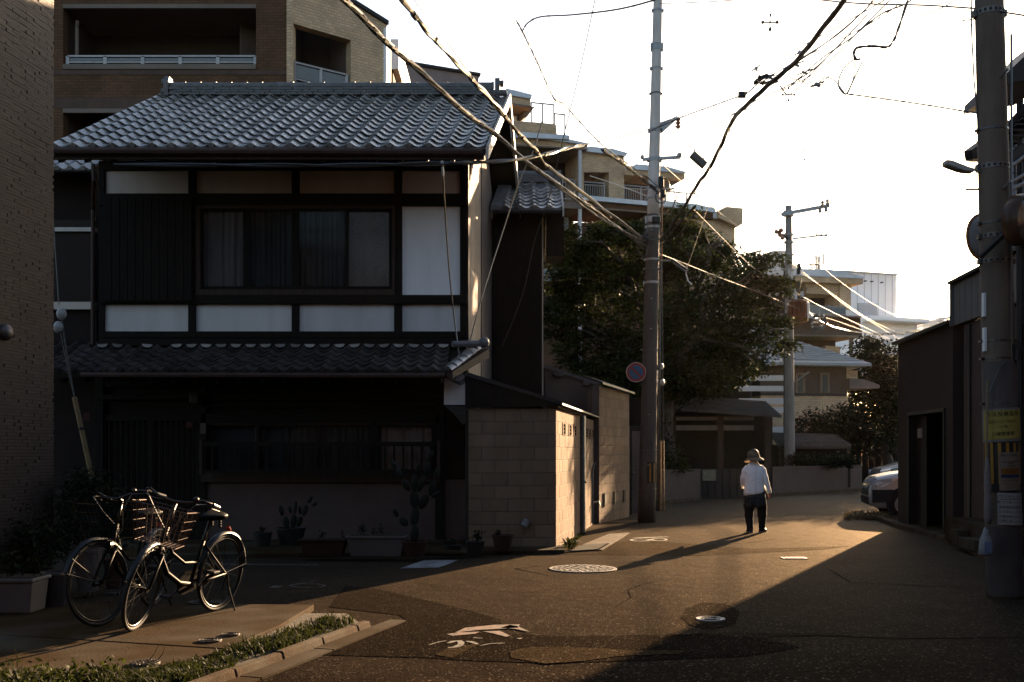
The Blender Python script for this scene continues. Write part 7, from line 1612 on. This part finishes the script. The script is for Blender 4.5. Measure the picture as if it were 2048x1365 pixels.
# face, ears and hair: the face is turned away to the right
hc = px2(1509, 911, .05)
m = MB(); m.ball(hc+V((0, -.012, .012)), .098, 16, 10, (.92, 1.0, 1.05)); m.build('hair', M('dark_hair', (.03, .025, .022), rough=.6, var=.3, scale=30), person, smooth=True)
m = MB(); fd = V((.35, .94, 0)).normalized(); fs_ = V((fd.y, -fd.x, 0)); f0 = hc+fd*.095
m.ball(f0+V((0, 0, -.02)), .02, 8, 6, (.7, 1, 1.3)); m.ball(hc+fs_*.09+V((0, 0, -.015)), .026, 8, 6, (.5, .8, 1.2)); m.ball(hc-fs_*.09+V((0, 0, -.015)), .026, 8, 6, (.5, .8, 1.2)); m.ball(hc+fd*.02+V((0, 0, -.03)), .085, 12, 8, (.9, .95, 1.1)); m.build('face', SKIN, person, smooth=True)
m = MB()
for s in (-1, 1): m.ball(hc+fd*.088+fs_*.034*s+V((0, 0, 0)), .012, 8, 6)
m.build('eye', INK, person); m = MB(); m.ball(f0+V((0, 0, -.062)), .022, 8, 5, (1, .4, .35)); m.build('mouth', M('lip', (.3, .12, .1), rough=.5), person)
# bucket hat with a wide drooping brim
c = px2(1508.5, 917, .045); R_ = Matrix.Rotation(-.10, 4, 'Y') @ Matrix.Rotation(-.05, 4, 'X')
HAT = M('beige_felt', (.16, .115, .075), rough=.9, var=.12, scale=20, bump=.2, bscale=120)
m = MB(); n = 28; rr = []
for r, z, wv in ((.178, -.045, .012), (.172, -.035, .012), (.13, -.005, .004), (.112, .012, 0), (.108, .05, 0), (.102, .09, 0), (.085, .122, 0), (.05, .140, 0), (.002, .146, 0)):
    rr.append([c+R_ @ V((math.cos(a)*r, math.sin(a)*r*1.08, z+wv*math.sin(2*a+.6)*1.3)) for a in [6.283*k/n for k in range(n)]])
m.rings(rr, caps=False); h = m.build('hat', HAT, person, smooth=True); sol = h.modifiers.new('thick', 'SOLIDIFY'); sol.thickness = .006
m = MB(); m.rings([[c+R_ @ V((math.cos(a)*r, math.sin(a)*r*1.08, z)) for a in [6.283*k/n for k in range(n)]] for r, z in ((.1145, .012), (.111, .036))], caps=False); m.build('hat_band', M('hat_band', (.09, .065, .045), rough=.8), h)
# jacket: torso loft with two sleeves
JK = M('pale_jacket', (.88, .86, .83), rough=.85, var=.08, scale=14, bump=.5, bscale=26, bdist=.03)
m = MB(); rows = ((1507, 1488.0, 1528.0, 990, .125, 0), (1507, 1487.5, 1528.5, 984, .128, 0), (1507, 1489, 1527, 972, .120, 0), (1507, 1490, 1526.5, 960, .118, .0), (1507, 1489, 1528, 948, .120, .0), (1507, 1489.5, 1527, 940, .115, .01), (1507, 1492, 1524.5, 934, .10, .015), (1508, 1497, 1519, 928.5, .085, .03), (1508.5, 1501, 1516, 924, .068, .038), (1508.5, 1502, 1515.5, 920.5, .062, .045))
rr = []
for i, (cx, a, b, y, ry, dy) in enumerate(rows):
    cc = px2((a+b)/2, y, dy); ring = ellr(cc, (b-a)/2*K, ry, 26, 0, 2.4)
    if i < 2: ring = [q+V((0, 0, (q.x-cc.x)*.10)) for q in ring]
    rr.append(ring)
m.rings(rr, caps=False)
def sleeve(m, pts, rs):
    pts = [p for p in pts]; out = []
    for i in range(len(pts)-1):
        for k in range(4): f = k/4; out.append((pts[i].lerp(pts[i+1], f), rs[i]+(rs[i+1]-rs[i])*f))
    out.append((pts[-1], rs[-1])); m.tube([a for a, b in out], [b*(1+.05*math.sin(j*1.9)) for j, (a, b) in enumerate(out)], 14)
sleeve(m, [px2(1519, 934.5, .01), px2(1525, 941, .01), px2(1530, 958, -.01), px2(1534.5, 972, .01), px2(1539.5, 987, .03)], [.060, .066, .058, .052, .044])
sleeve(m, [px2(1497, 935, .01), px2(1491.5, 942, .01), px2(1487.5, 958, .04), px2(1489, 968, .10), px2(1491.5, 975, .20)], [.060, .066, .058, .053, .044])
j = m.build('jacket', JK, person, smooth=True); so = j.modifiers.new('thick', 'SOLIDIFY'); so.thickness = .008
m = MB(); m.tube([px2(1508.3, 924, -.048), px2(1508, 940, -.122), px2(1507.5, 960, -.124), px2(1507.5, 986, -.132)], .0035, 4); m.build('back_seam', M('seam', (.68, .66, .65), rough=.9), j)
m = MB(); m.rings([ellr(px2(1508.5, y, .045), r*1.1, r, 20) for y, r in ((923.5, .066), (919, .066), (919, .058))], caps=False); m.build('collar', JK, j, smooth=True)
# tunic with a dark leafy print, trousers, shoes
TUN = M('dark_print', (.008, .009, .008), rough=.85, var=.3, scale=22, col2=(.05, .055, .05), stretch=(1, 1, .6))
m = MB(); m.rings([ellr(px2((a+b)/2, y, .0), (b-a)/2*K, ry, 26, 0, 2.4) for a, b, y, ry in ((1489, 1528, 980, .11), (1488.5, 1530, 995, .128), (1488, 1532, 1006, .138), (1487.5, 1532.5, 1015, .140))], caps=False)
t_ = m.build('tunic', TUN, person, smooth=True); so = t_.modifiers.new('thick', 'SOLIDIFY'); so.thickness = .006
TR = M('black_trousers', (.010, .0095, .010), rough=.9, var=.25, scale=10)
for pts, rs in (([px2(1500, 1000), px2(1498.5, 1015), px2(1498.5, 1034, .02), px2(1499.5, 1050, .0), px2(1500, 1062, -.02)], [.10, .092, .076, .062, .056]), ([px2(1519, 1000), px2(1523.5, 1015), px2(1525, 1034, .03), px2(1526, 1048, .07), px2(1526.5, 1059.5, .10)], [.10, .092, .076, .062, .056])):
    m = MB(); sleeve(m, pts, rs); m.build('trouser_leg', TR, person, smooth=True)
SHO = M('black_shoe', (.014, .013, .013), rough=.5); SOLE = M('shoe_sole', (.22, .20, .18), rough=.7)
for c_, yaw in ((V(((1500-CX)*K, PD+.02, 0)), 0.05), (V(((1529-CX)*K, PD+.16, 0)), -.65)):
    Mx = Matrix.Translation(c_) @ Matrix.Rotation(yaw, 4, 'Z'); m = MB(); rr = []
    for y, w_, h in ((-.10, .030, .055), (-.08, .038, .075), (-.02, .040, .085), (.05, .042, .062), (.11, .042, .045), (.14, .028, .03)): rr.append([Mx @ V((math.cos(a)*w_, y, .022+max(0, math.sin(a))*h)) for a in [6.283*k/14 for k in range(14)]])
    m.rings(rr); s_ = m.build('shoe', SHO, person, smooth=True)
    m = MB(); m.prism([Mx @ V((math.copysign(1, x)*abs(x), y, .002)) for x, y in ((-.03, -.11), (.03, -.11), (.043, 0), (.045, .08), (.025, .145), (-.025, .145), (-.045, .08), (-.043, 0))], (0, 0, .022)); m.build('sole', SOLE, s_)

# ---------------------------------------------------------------- vehicles
SILV = M('silver_car_paint', (.27, .27, .275), rough=.35, metal=.35, var=.03, coat=.5); BLK = M('black_plastic', (.015, .015, .016), rough=.5); DGL = M('car_glass', (.02, .022, .024), rough=.05, spec=.8)
LAMPG = M('headlight_lens', (.42, .43, .45), rough=.15, spec=.6, coat=.4)
def car(name, label, cat, loc, yaw, prof, W, paint, wheels, R=.31, glassrows=None, grille=None, light=None):
    "prof: list of (x from the nose, z bottom, z belt, z top, half width factor, roof factor)"
    T = Matrix.Translation(V(loc)) @ Matrix.Rotation(yaw, 4, 'Z'); t = thing(name, label, cat, loc); m = MB(); rr = []
    for x, zb, zl, zt, fw, fr in prof:
        h = W/2*fw; r = W/2*fr; q = [(-h*.94, zb), (-h, zb+.12), (-h, zl*.6+zb*.4), (-h*.985, zl-.06), (-h*.95, zl), (-r, zt-.05), (-r*.85, zt), (-r*.4, zt+.015), (r*.4, zt+.015), (r*.85, zt), (r, zt-.05), (h*.95, zl), (h*.985, zl-.06), (h, zl*.6+zb*.4), (h, zb+.12), (h*.94, zb)]
        rr.append([T @ V((x, y, z)) for y, z in q])
    m.rings(rr); b = m.build('body', paint, t, smooth=False)
    b.modifiers.new('bevel', 'BEVEL').width = .03; b.modifiers['bevel'].segments = 3; b.modifiers['bevel'].angle_limit = .35
    b.data.polygons.foreach_set('use_smooth', [True]*len(b.data.polygons)); b.data.set_sharp_from_angle(angle=.45)
    for x in wheels:
        for s in (-1, 1):
            c = T @ V((x, s*(W/2-.10), R)); A_ = T.to_3x3() @ V((0, s, 0)); Q = A_.to_track_quat('Z', 'Y').to_matrix().to_4x4()
            m = MB(); m.lathe(c-A_*.06, [(R*.6, .0), (R, .02), (R, .15), (R*.93, .175), (R*.66, .17)], 28, Q, caps=False); w_ = m.build('wheel', RUBBER, t, smooth=True)
            m = MB(); m.lathe(c, [(R*.66, .10), (R*.6, .09), (R*.2, .10), (R*.16, .115), (.001, .115)], 24, Q, caps=False); m.build('rim', STEEL, w_)
            m = MB(); m.lathe(c+A_*.015, [(R*1.22, .085), (R*1.02, .087), (R*.5, .06)], 28, Q, caps=False); m.build('wheel_arch', BLK, t)
    return t, T
cx0, cy0 = 8.05, 23.95
car_prof = [(0.00, .34, .62, .66, .80, .70), (.05, .26, .74, .80, .90, .82), (.16, .22, .84, .90, .96, .86), (.45, .20, .90, .97, .99, .86), (.85, .20, .95, 1.03, 1.0, .86), (1.15, .20, .97, 1.08, 1.0, .84), (1.65, .20, .98, 1.44, 1.0, .74), (1.9, .20, .98, 1.50, 1.0, .74), (3.2, .20, .98, 1.52, 1.0, .74), (3.95, .22, .98, 1.48, .99, .74), (4.2, .3, .96, 1.25, .96, .80), (4.25, .35, .9, 1.0, .94, .84)]
ct, T = car('parked_car', 'silver car with its nose showing past the dark shop corner, parked across the lane', 'car', (cx0, cy0, 0), -.2, car_prof, 1.68, SILV, (.72, 3.35))
def cq(m, pts, out=.012):
    ps = [T @ V(p) for p in pts]; n = (ps[1]-ps[0]).cross(ps[2]-ps[0]).normalized(); c = T @ V((2, 0, .6))
    if (ps[0]-c).dot(n) < 0: n = -n
    m.prism([p+n*out for p in ps], -n*(out+.03))
for s in (-1, 1):
    m = MB(); y = s*.80
    cq(m, [(.10, y*.92, .66), (.12, y*.95, .80), (.42, y*1.035, .88), (.62, y*1.04, .90), (.50, y*1.045, .80), (.30, y*1.03, .70)], .018); hl = m.build('headlight', LAMPG, ct)
    m = MB(); c = T @ V((.16, y*.97, .73)); m.ball(c, .05, 10, 8); m.build('lamp_unit', LAMPG, hl)
    m = MB(); cq(m, [(.06, y*.95, .34), (.06, y*.95, .62), (.50, y*1.045, .63), (.44, y*1.045, .36)], .035); m.build('bumper_insert', BLK, ct)
    m = MB(); cq(m, [(1.35, s*.80, 1.0), (1.62, s*.68, 1.36), (2.5, s*.68, 1.42), (2.5, s*.82, 1.0)], .02); m.build('side_window', DGL, ct)
m = MB(); cq(m, [(.0, -.55, .50), (.0, .55, .50), (.03, .6, .70), (.03, -.6, .70)], .02); m.build('grille', BLK, ct)
m = MB(); cq(m, [(.02, -.6, .30), (.02, .6, .30), (.0, .6, .46), (.0, -.6, .46)], .025); m.build('lower_grille', BLK, ct)
m = MB(); cq(m, [(1.12, -.66, 1.08), (1.12, .66, 1.08), (1.62, .58, 1.42), (1.62, -.58, 1.42)], .015); m.build('windscreen', DGL, ct)
m = MB(); m.tube([T @ V((.1, -.78, .845)), T @ V((.5, -.81, .93)), T @ V((1.1, -.82, 1.0))], .006, 5); m.build('bonnet_gap', BLK, ct)
m = MB(); m.tube([T @ V((1.02, .4, 1.075)), T @ V((.78, -.1, 1.06)), T @ V((1.02, -.4, 1.075))], .014, 5); m.build('wiper', BLK, ct)
m = MB(); m.box(-.09, .09, -.01, .01, -.07, .07, m=T @ Matrix.Translation((1.2, -.93, 1.06)) @ Matrix.Rotation(1.5, 4, 'Z')); m.build('wing_mirror', BLK, ct, bevel=.03)
van_prof = [(0.0, .35, .70, .76, .86, .74), (.08, .28, .86, .92, .95, .82), (.5, .25, .95, 1.02, 1.0, .82), (.8, .25, 1.0, 1.12, 1.0, .80), (1.3, .25, 1.0, 1.66, 1.0, .74), (1.6, .25, 1.0, 1.72, 1.0, .74), (3.6, .25, 1.0, 1.74, 1.0, .74), (3.75, .3, 1.0, 1.5, .97, .78)]
vD = 33.5
vt, T = car('van', 'pale high roofed van parked behind the silver car in the shade', 'van', (X(1765, vD), vD+.8, 0), -.1, van_prof, 1.7, M('cream_van_paint', (.13, .115, .10), rough=.3, var=.04, coat=.4), (.7, 3.0))
for s in (-1, 1):
    m = MB(); cq(m, [(.92, s*.82, 1.04), (1.34, s*.68, 1.58), (2.1, s*.66, 1.62), (2.1, s*.82, 1.04)], .02); m.build('side_window', DGL, vt)
    m = MB(); cq(m, [(.02, s*.72, .62), (.02, s*.78, .86), (.32, s*.845, .92), (.3, s*.845, .74)], .018); m.build('headlight', LAMPG, vt)
m = MB(); cq(m, [(.80, -.66, 1.12), (.80, .66, 1.12), (1.28, .58, 1.64), (1.28, -.58, 1.64)], .015); m.build('windscreen', DGL, vt)
m = MB(); cq(m, [(0, -.6, .42), (0, .6, .42), (.01, .6, .6), (.01, -.6, .6)], .02); m.build('grille', BLK, vt)
m = MB(); m.tube([T @ V((.82, -.9, 1.1)), T @ V((.78, -.98, 1.18))], .05, 8); m.build('wing_mirror', BLK, vt)
# ---------------------------------------------------------------- bicycles
DGUARD = M('dark_chrome_guard', (.008, .008, .008), rough=.4, spec=.3, var=.15, scale=10)
def bicycle(label, rear, front, steer, lean, basket_mat, frame_mat, scale=1.0, sticker=False):
    h = (V((front.x, front.y, 0))-V((rear.x, rear.y, 0))).normalized(); lf = V((-h.y, h.x, 0)); R = .34
    base = V((rear.x, rear.y, KZ)); B = Matrix(((h.x, lf.x, 0, base.x), (h.y, lf.y, 0, base.y), (0, 0, 1, base.z), (0, 0, 0, 1))) @ Matrix.Rotation(lean, 4, 'X') @ Matrix.Scale(scale, 4)
    t = thing('bicycle', label, 'bicycle', base); WB = 1.08
    ax = V((math.cos(math.radians(112)), 0, math.sin(math.radians(112))))      # steering axis leans back
    hp = V((WB-.04, 0, R)); hp = hp+V((-.02, 0, 0)); S = Matrix.Translation(V((WB-.05, 0, R))) @ Matrix.Rotation(steer, 4, ax) @ Matrix.Translation(-V((WB-.05, 0, R)))
    FB = B @ S
    def tub(m, pts, r, n=8, W=B, closed=False): m.tube([W @ V(p) for p in pts], r, n, closed)
    def wheel(name, c, W):
        m = MB(); tub(m, [(c.x+math.cos(a)*(R-.016), 0, c.z+math.sin(a)*(R-.016)) for a in [6.283*k/44 for k in range(44)]], .0165, 8, W, True); w_ = m.build(name, RUBBER, t, smooth=True)
        m = MB(); tub(m, [(c.x+math.cos(a)*(R-.04), 0, c.z+math.sin(a)*(R-.04)) for a in [6.283*k/44 for k in range(44)]], .010, 6, W, True); m.build('rim', CHROME, w_, smooth=True)
        m = MB(); tub(m, [(c.x, -.045, c.z), (c.x, .045, c.z)], .018, 10, W); tub(m, [(c.x, -.04, c.z), (c.x, -.03, c.z)], .03, 12, W); tub(m, [(c.x, .03, c.z), (c.x, .04, c.z)], .03, 12, W); m.build('hub', CHROME, w_)
        m = MB()
        for k in range(28):
            a = 6.283*k/28; a2 = a+(.38 if k % 4 < 2 else -.38); s = .035*(1 if k % 2 else -1)
            m.tube([W @ V((c.x+math.cos(a2)*.022, s, c.z+math.sin(a2)*.022)), W @ V((c.x+math.cos(a)*(R-.045), 0, c.z+math.sin(a)*(R-.045)))], .0014, 3, caps=False)
        m.build('spoke', CHROME, w_); return w_
    rc, fc = V((0, 0, R)), V((WB, 0, R))
    wheel('rear_wheel', rc, B); wheel('front_wheel', fc, FB)
    def guard(name, c, a0, a1, W, mat):
        m = MB(); n = 20; rr = []
        for k in range(n+1):
            a = a0+(a1-a0)*k/n; r0 = R+.022; rr.append([W @ V((c.x+math.cos(a)*(r0+dz), y, c.z+math.sin(a)*(r0+dz))) for y, dz in ((-.026, -.012), (-.015, .006), (.015, .006), (.026, -.012))])
        m.rings(rr, caps=False, closed_ring=False); g = m.build(name, mat, t, smooth=True)
        m = MB(); a = a1 if name == 'rear_mudguard' else a0
        for aa in ((math.radians(38), math.radians(18)) if name == 'front_mudguard' else (math.radians(150), math.radians(172))):
            for y in (-.04, .04): m.tube([W @ V((c.x, y, c.z)), W @ V((c.x+math.cos(aa)*(R+.02), y*.7, c.z+math.sin(aa)*(R+.02)))], .003, 4)
        m.build('stay', CHROME, g)
    guard('rear_mudguard', rc, math.radians(20), math.radians(178), B, DGUARD); guard('front_mudguard', fc, math.radians(20), math.radians(135), FB, DGUARD)
    bb = V((.44, 0, .29)); st = V((.315, 0, .66)); hl = V((WB-.165, 0, .60)); ht = V((WB-.235, 0, .80))
    m = MB(); tub(m, [bb, st], .016); tub(m, [hl+V((.01, 0, .02)), V((.78, 0, .42)), V((.6, 0, .32)), bb], .021); tub(m, [ht+V((.01, 0, -.06)), V((.74, 0, .58)), V((.56, 0, .48)), V((.385, 0, .47))], .014); tub(m, [hl, ht], .02)
    for y in (-.05, .05):
        tub(m, [bb+V((0, y*.6, 0)), V((0, y, R))], .010); tub(m, [st+V((0, y*.4, -.05)), V((.0, y, R))], .009)
    m.build('frame', frame_mat, t, smooth=True)
    m = MB(); tub(m, [st, st+V((-.055, 0, .16))], .013); m.build('seat_post', CHROME, t); m = MB(); tub(m, [st+V((0, 0, -.01)), st+V((-.008, 0, .03))], .02); m.build('seat_clamp', CHROME, t)
    sp = V((.25, 0, .86)); m = MB(); rr = []
    for x, w_, z, th in ((-.13, .075, .0, .055), (-.10, .10, .005, .06), (-.04, .10, .0, .055), (.04, .06, -.005, .045), (.10, .03, -.01, .04), (.14, .02, -.022, .03)):
        rr.append([B @ (sp+V((x, math.cos(a)*w_, z+(math.sin(a)*th*.5 if math.sin(a) > 0 else math.sin(a)*th*.8)))) for a in [6.283*k/14 for k in range(14)]])
    m.rings(rr); sd2 = m.build('saddle', BLACKP, t, smooth=True)
    m = MB()
    for y in (-.04, .04):
        m = MB(); m.lathe(B @ (sp+V((-.08, y, -.075))), [(.016, -.03), (.018, -.02), (.016, -.01), (.018, 0), (.016, .01), (.018, .02), (.016, .03)], 8)
        m.build('spring', CHROME, sd2)
    # fork, stem, bars
    m = MB(); cr_ = V((WB-.155, 0, .585))
    for y in (-.045, .045): tub(m, [cr_+V((0, y, 0)), V((WB-.06, y*1.05, .45)), V((WB, y*1.05, R))], .011, 8, FB)
    tub(m, [cr_+V((0, -.05, 0)), cr_+V((0, .05, 0))], .016, 8, FB); m.build('fork', frame_mat, t, smooth=True)
    m = MB(); s0, s1 = ht, ht+ax*.20; tub(m, [s0, s1], .0125, 8, FB); tub(m, [s1, s1+V((.05, 0, .02))], .013, 8, FB)
    hb = s1+V((.05, 0, .02))
    bar = [hb+V((-.22, .29, .0)), hb+V((-.12, .275, .03)), hb+V((-.02, .22, .055)), hb+V((.03, .11, .02)), hb, hb+V((.03, -.11, .02)), hb+V((-.02, -.22, .055)), hb+V((-.12, -.275, .03)), hb+V((-.22, -.29, .0))]
    tub(m, bar, .0115, 8, FB); hbo = m.build('handlebar', CHROME, t, smooth=True)
    for s in (1, -1):
        m = MB(); tub(m, [hb+V((-.11, .276*s, .03)), hb+V((-.23, .292*s, -.003))], .0165, 8, FB); m.build('grip', BLK, hbo)
        m = MB(); tub(m, [hb+V((-.06, .25*s, .03)), hb+V((-.09, .27*s, .0)), hb+V((-.21, .31*s, -.03))], .006, 5, FB); m.build('brake_lever', CHROME, hbo)
        m = MB(); tub(m, [hb+V((-.06, .25*s, .03)), hb+V((.06, .2*s, .03)), hb+V((.06, .1*s, -.1)), hb+V((-.02, .02*s, -.25)), ht+V((0, 0, -.1))], .004, 4, FB); m.build('brake_cable', CABLE, hbo)
    m = MB(); m.ball(FB @ (hb+V((.0, .17, .06))), .026, 10, 6, (1, 1, .8)); m.build('bell', CHROME, hbo)
    # wire basket on the front
    if basket_mat:
        b0 = V((WB-.24, 0, .685)); wt, wb_, dt, db, hh = .22, .165, .32, .21, .28; m = MB()
        def BP(u, v, f):          # u across -1..1, v depth 0..1, f height 0..1
            return b0+V((v*(db+(dt-db)*f)-.03*f, u*(wb_+(wt-wb_)*f), f*hh+v*f*.03))
        for f in (0, .25, .5, .75, 1):
            r_ = .0045 if f in (0, 1) else .0024; pts = [BP(-1, 0, f), BP(1, 0, f), BP(1, 1, f), BP(-1, 1, f)]
            tub(m, [BP(-1, .06, f), BP(-.9, 0, f), BP(.9, 0, f), BP(1, .06, f), BP(1, .94, f), BP(.9, 1, f), BP(-.9, 1, f), BP(-1, .94, f)], r_, 5, FB, True)
        for k in range(11):
            u = -1+2*k/10
            for v in (0, 1): tub(m, [BP(u, v, 0), BP(u, v, 1)], .0024, 4, FB)
            tub(m, [BP(u, 0, 0), BP(u, 1, 0)], .0024, 4, FB)
        for k in range(8):
            v = k/7
            for u in (-1, 1): tub(m, [BP(u, v, 0), BP(u, v, 1)], .0024, 4, FB)
            tub(m, [BP(-1, v, 0), BP(1, v, 0)], .0024, 4, FB)
        bk = m.build('basket', basket_mat, t)
        m = MB(); tub(m, [b0+V((.02, -.05, -.005)), V((WB-.0, -.055, R))], .004, 5, FB); tub(m, [b0+V((.02, .05, -.005)), V((WB, .055, R))], .004, 5, FB); tub(m, [b0+V((.1, -.06, -.008)), b0+V((-.08, 0, .0))], .006, 5, FB); m.build('basket_stay', CHROME, bk)
        m = MB(); q = [FB @ (b0+V((dt*.45, y, z))) for y, z in ((-.05, .06), (.05, .06), (.05, .16), (-.05, .16))]; 
        m = MB(); m.lathe(FB @ (b0+V((.10, .0, -.05))), [(.001, -.03), (.03, -.025), (.038, .02), (.001, .03)], 12, (FB.to_3x3() @ Matrix.Rotation(math.pi/2, 3, 'Y')).to_4x4()); m.build('head_lamp', CHROME, t)
    # cranks, chain guard, stand
    m = MB(); tub(m, [bb+V((0, -.05, 0)), bb+V((0, .05, 0))], .02); tub(m, [bb+V((0, -.07, 0)), bb+V((.13, -.075, -.11))], .011); tub(m, [bb+V((0, .07, 0)), bb+V((-.13, .075, .11))], .011); crk = m.build('crank', CHROME, t)
    for s, o in ((-1, V((.13, -.12, -.11))), (1, V((-.13, .12, .11)))):
        m = MB(); c = bb+o; m.box(-.045, .045, -.04, .04, -.012, .012, m=B @ Matrix.Translation(c)); m.build('pedal', BLK, crk, bevel=.006)
    m = MB(); n = 12; pts = [(bb.x+math.cos(a)*.10, -.045, bb.z+math.sin(a)*.10) for a in [math.radians(-90+180*k/n) for k in range(n+1)]]+[(math.cos(a)*.06, -.045, R+math.sin(a)*.06) for a in [math.radians(90+180*k/n) for k in range(n+1)]]
    m.prism([B @ V(p) for p in pts], B.to_3x3() @ V((0, -.012, 0))); m.build('chain_guard', frame_mat, t)
    m = MB(); tub(m, [V((-.01, .06, R)), V((-.03, .075, R-.12)), V((-.06, .16, 0.0))], .009, 8); tub(m, [V((-.06, .16, .0)), V((-.07, .17, .006))], .014, 8); tub(m, [V((.0, .06, R)), V((.05, .065, R-.14))], .006, 6); m.build('stand', CHROME, t)
    m = MB(); tub(m, [V((-.02, .0, R+.40)), V((-.05, .0, R+.37))], .02, 10); m.build('rear_reflector', M('reflector_red', (.25, .03, .02), rough=.2), t)
    return t
bicycle('black city bicycle with a wire basket turned towards the camera, right of the pair', G(432, 1222, KZ), V((-2.53-.42, 8.94-.907, KZ)), math.radians(16), math.radians(-8), M('basket_wire', (.10, .066, .05), rough=.4, metal=.6), BLACKP)
bicycle('dark bicycle half hidden behind the basket bicycle, left of the pair', V((-3.24, 9.45, KZ)), V((-3.31, 8.37, KZ)), math.radians(-20), math.radians(-4), M('dark_basket_wire', (.008, .008, .008), rough=1, spec=0), M('dark_grey_frame', (.004, .004, .004), rough=.55, spec=.04))
# ---------------------------------------------------------------- plain houses added out of view to block sky light
for i, (x0, x1, y0, y1, h, lab) in enumerate(((-16, -6.4, -9, -3.0, 8.5, 'added unseen house blocking sky light, across from the tile clad building'), (-6.2, 3.0, -10, -4.5, 7.6, 'added unseen house blocking sky light, across from the wooden house'),
                                           (3.3, 12, -9, -3.5, 9.0, 'added unseen house blocking sky light, at the right hand corner'), (7.2, 13, -2.5, 8.2, 7.5, 'added unseen house blocking sky light, beside the steel stair'))):
    t = thing('sky_blocking_house', lab, 'house', ((x0+x1)/2, y1, 0)); m = MB(); m.box(x0, x1, y0, y1, 0, h); m.build('wall', M('blocker_render', (.028, .02, .016), rough=.9, var=.15, scale=1), t)
    m = MB(); m.box(x0-.3, x1+.3, y0-.3, y1+.3, h+.002, h+.25); m.build('roof', DKSTEEL, t)
    for k in range(3): 
        m = MB(); a = x0+(x1-x0)*(k+.3)/3; m.box(a, a+1.1, y1+.002, y1+.04, 3.6, 5.0); w_ = m.build('window', ALU, t); m = MB(); m.box(a+.06, a+1.04, y1+.042, y1+.05, 3.66, 4.94); m.build('pane', DGL, w_)
# ---------------------------------------------------------------- thin haze added to imitate lens glare and wash out the distance
m = bpy.data.materials.new('haze_air'); m.use_nodes = True; nt = m.node_tree; nt.nodes.remove(nt.nodes['Principled BSDF'])
pv = nt.nodes.new('ShaderNodeVolumePrincipled'); pv.inputs['Color'].default_value = (1, .95, .88, 1); pv.inputs['Density'].default_value = .00002; pv.inputs['Anisotropy'].default_value = .8
nt.links.new(pv.outputs[0], nt.nodes['Material Output'].inputs['Volume'])
mb = MB(); mb.box(-255, 255, -45, 405, -1, 32); o = mb.build('haze', m); o['kind'] = 'stuff'
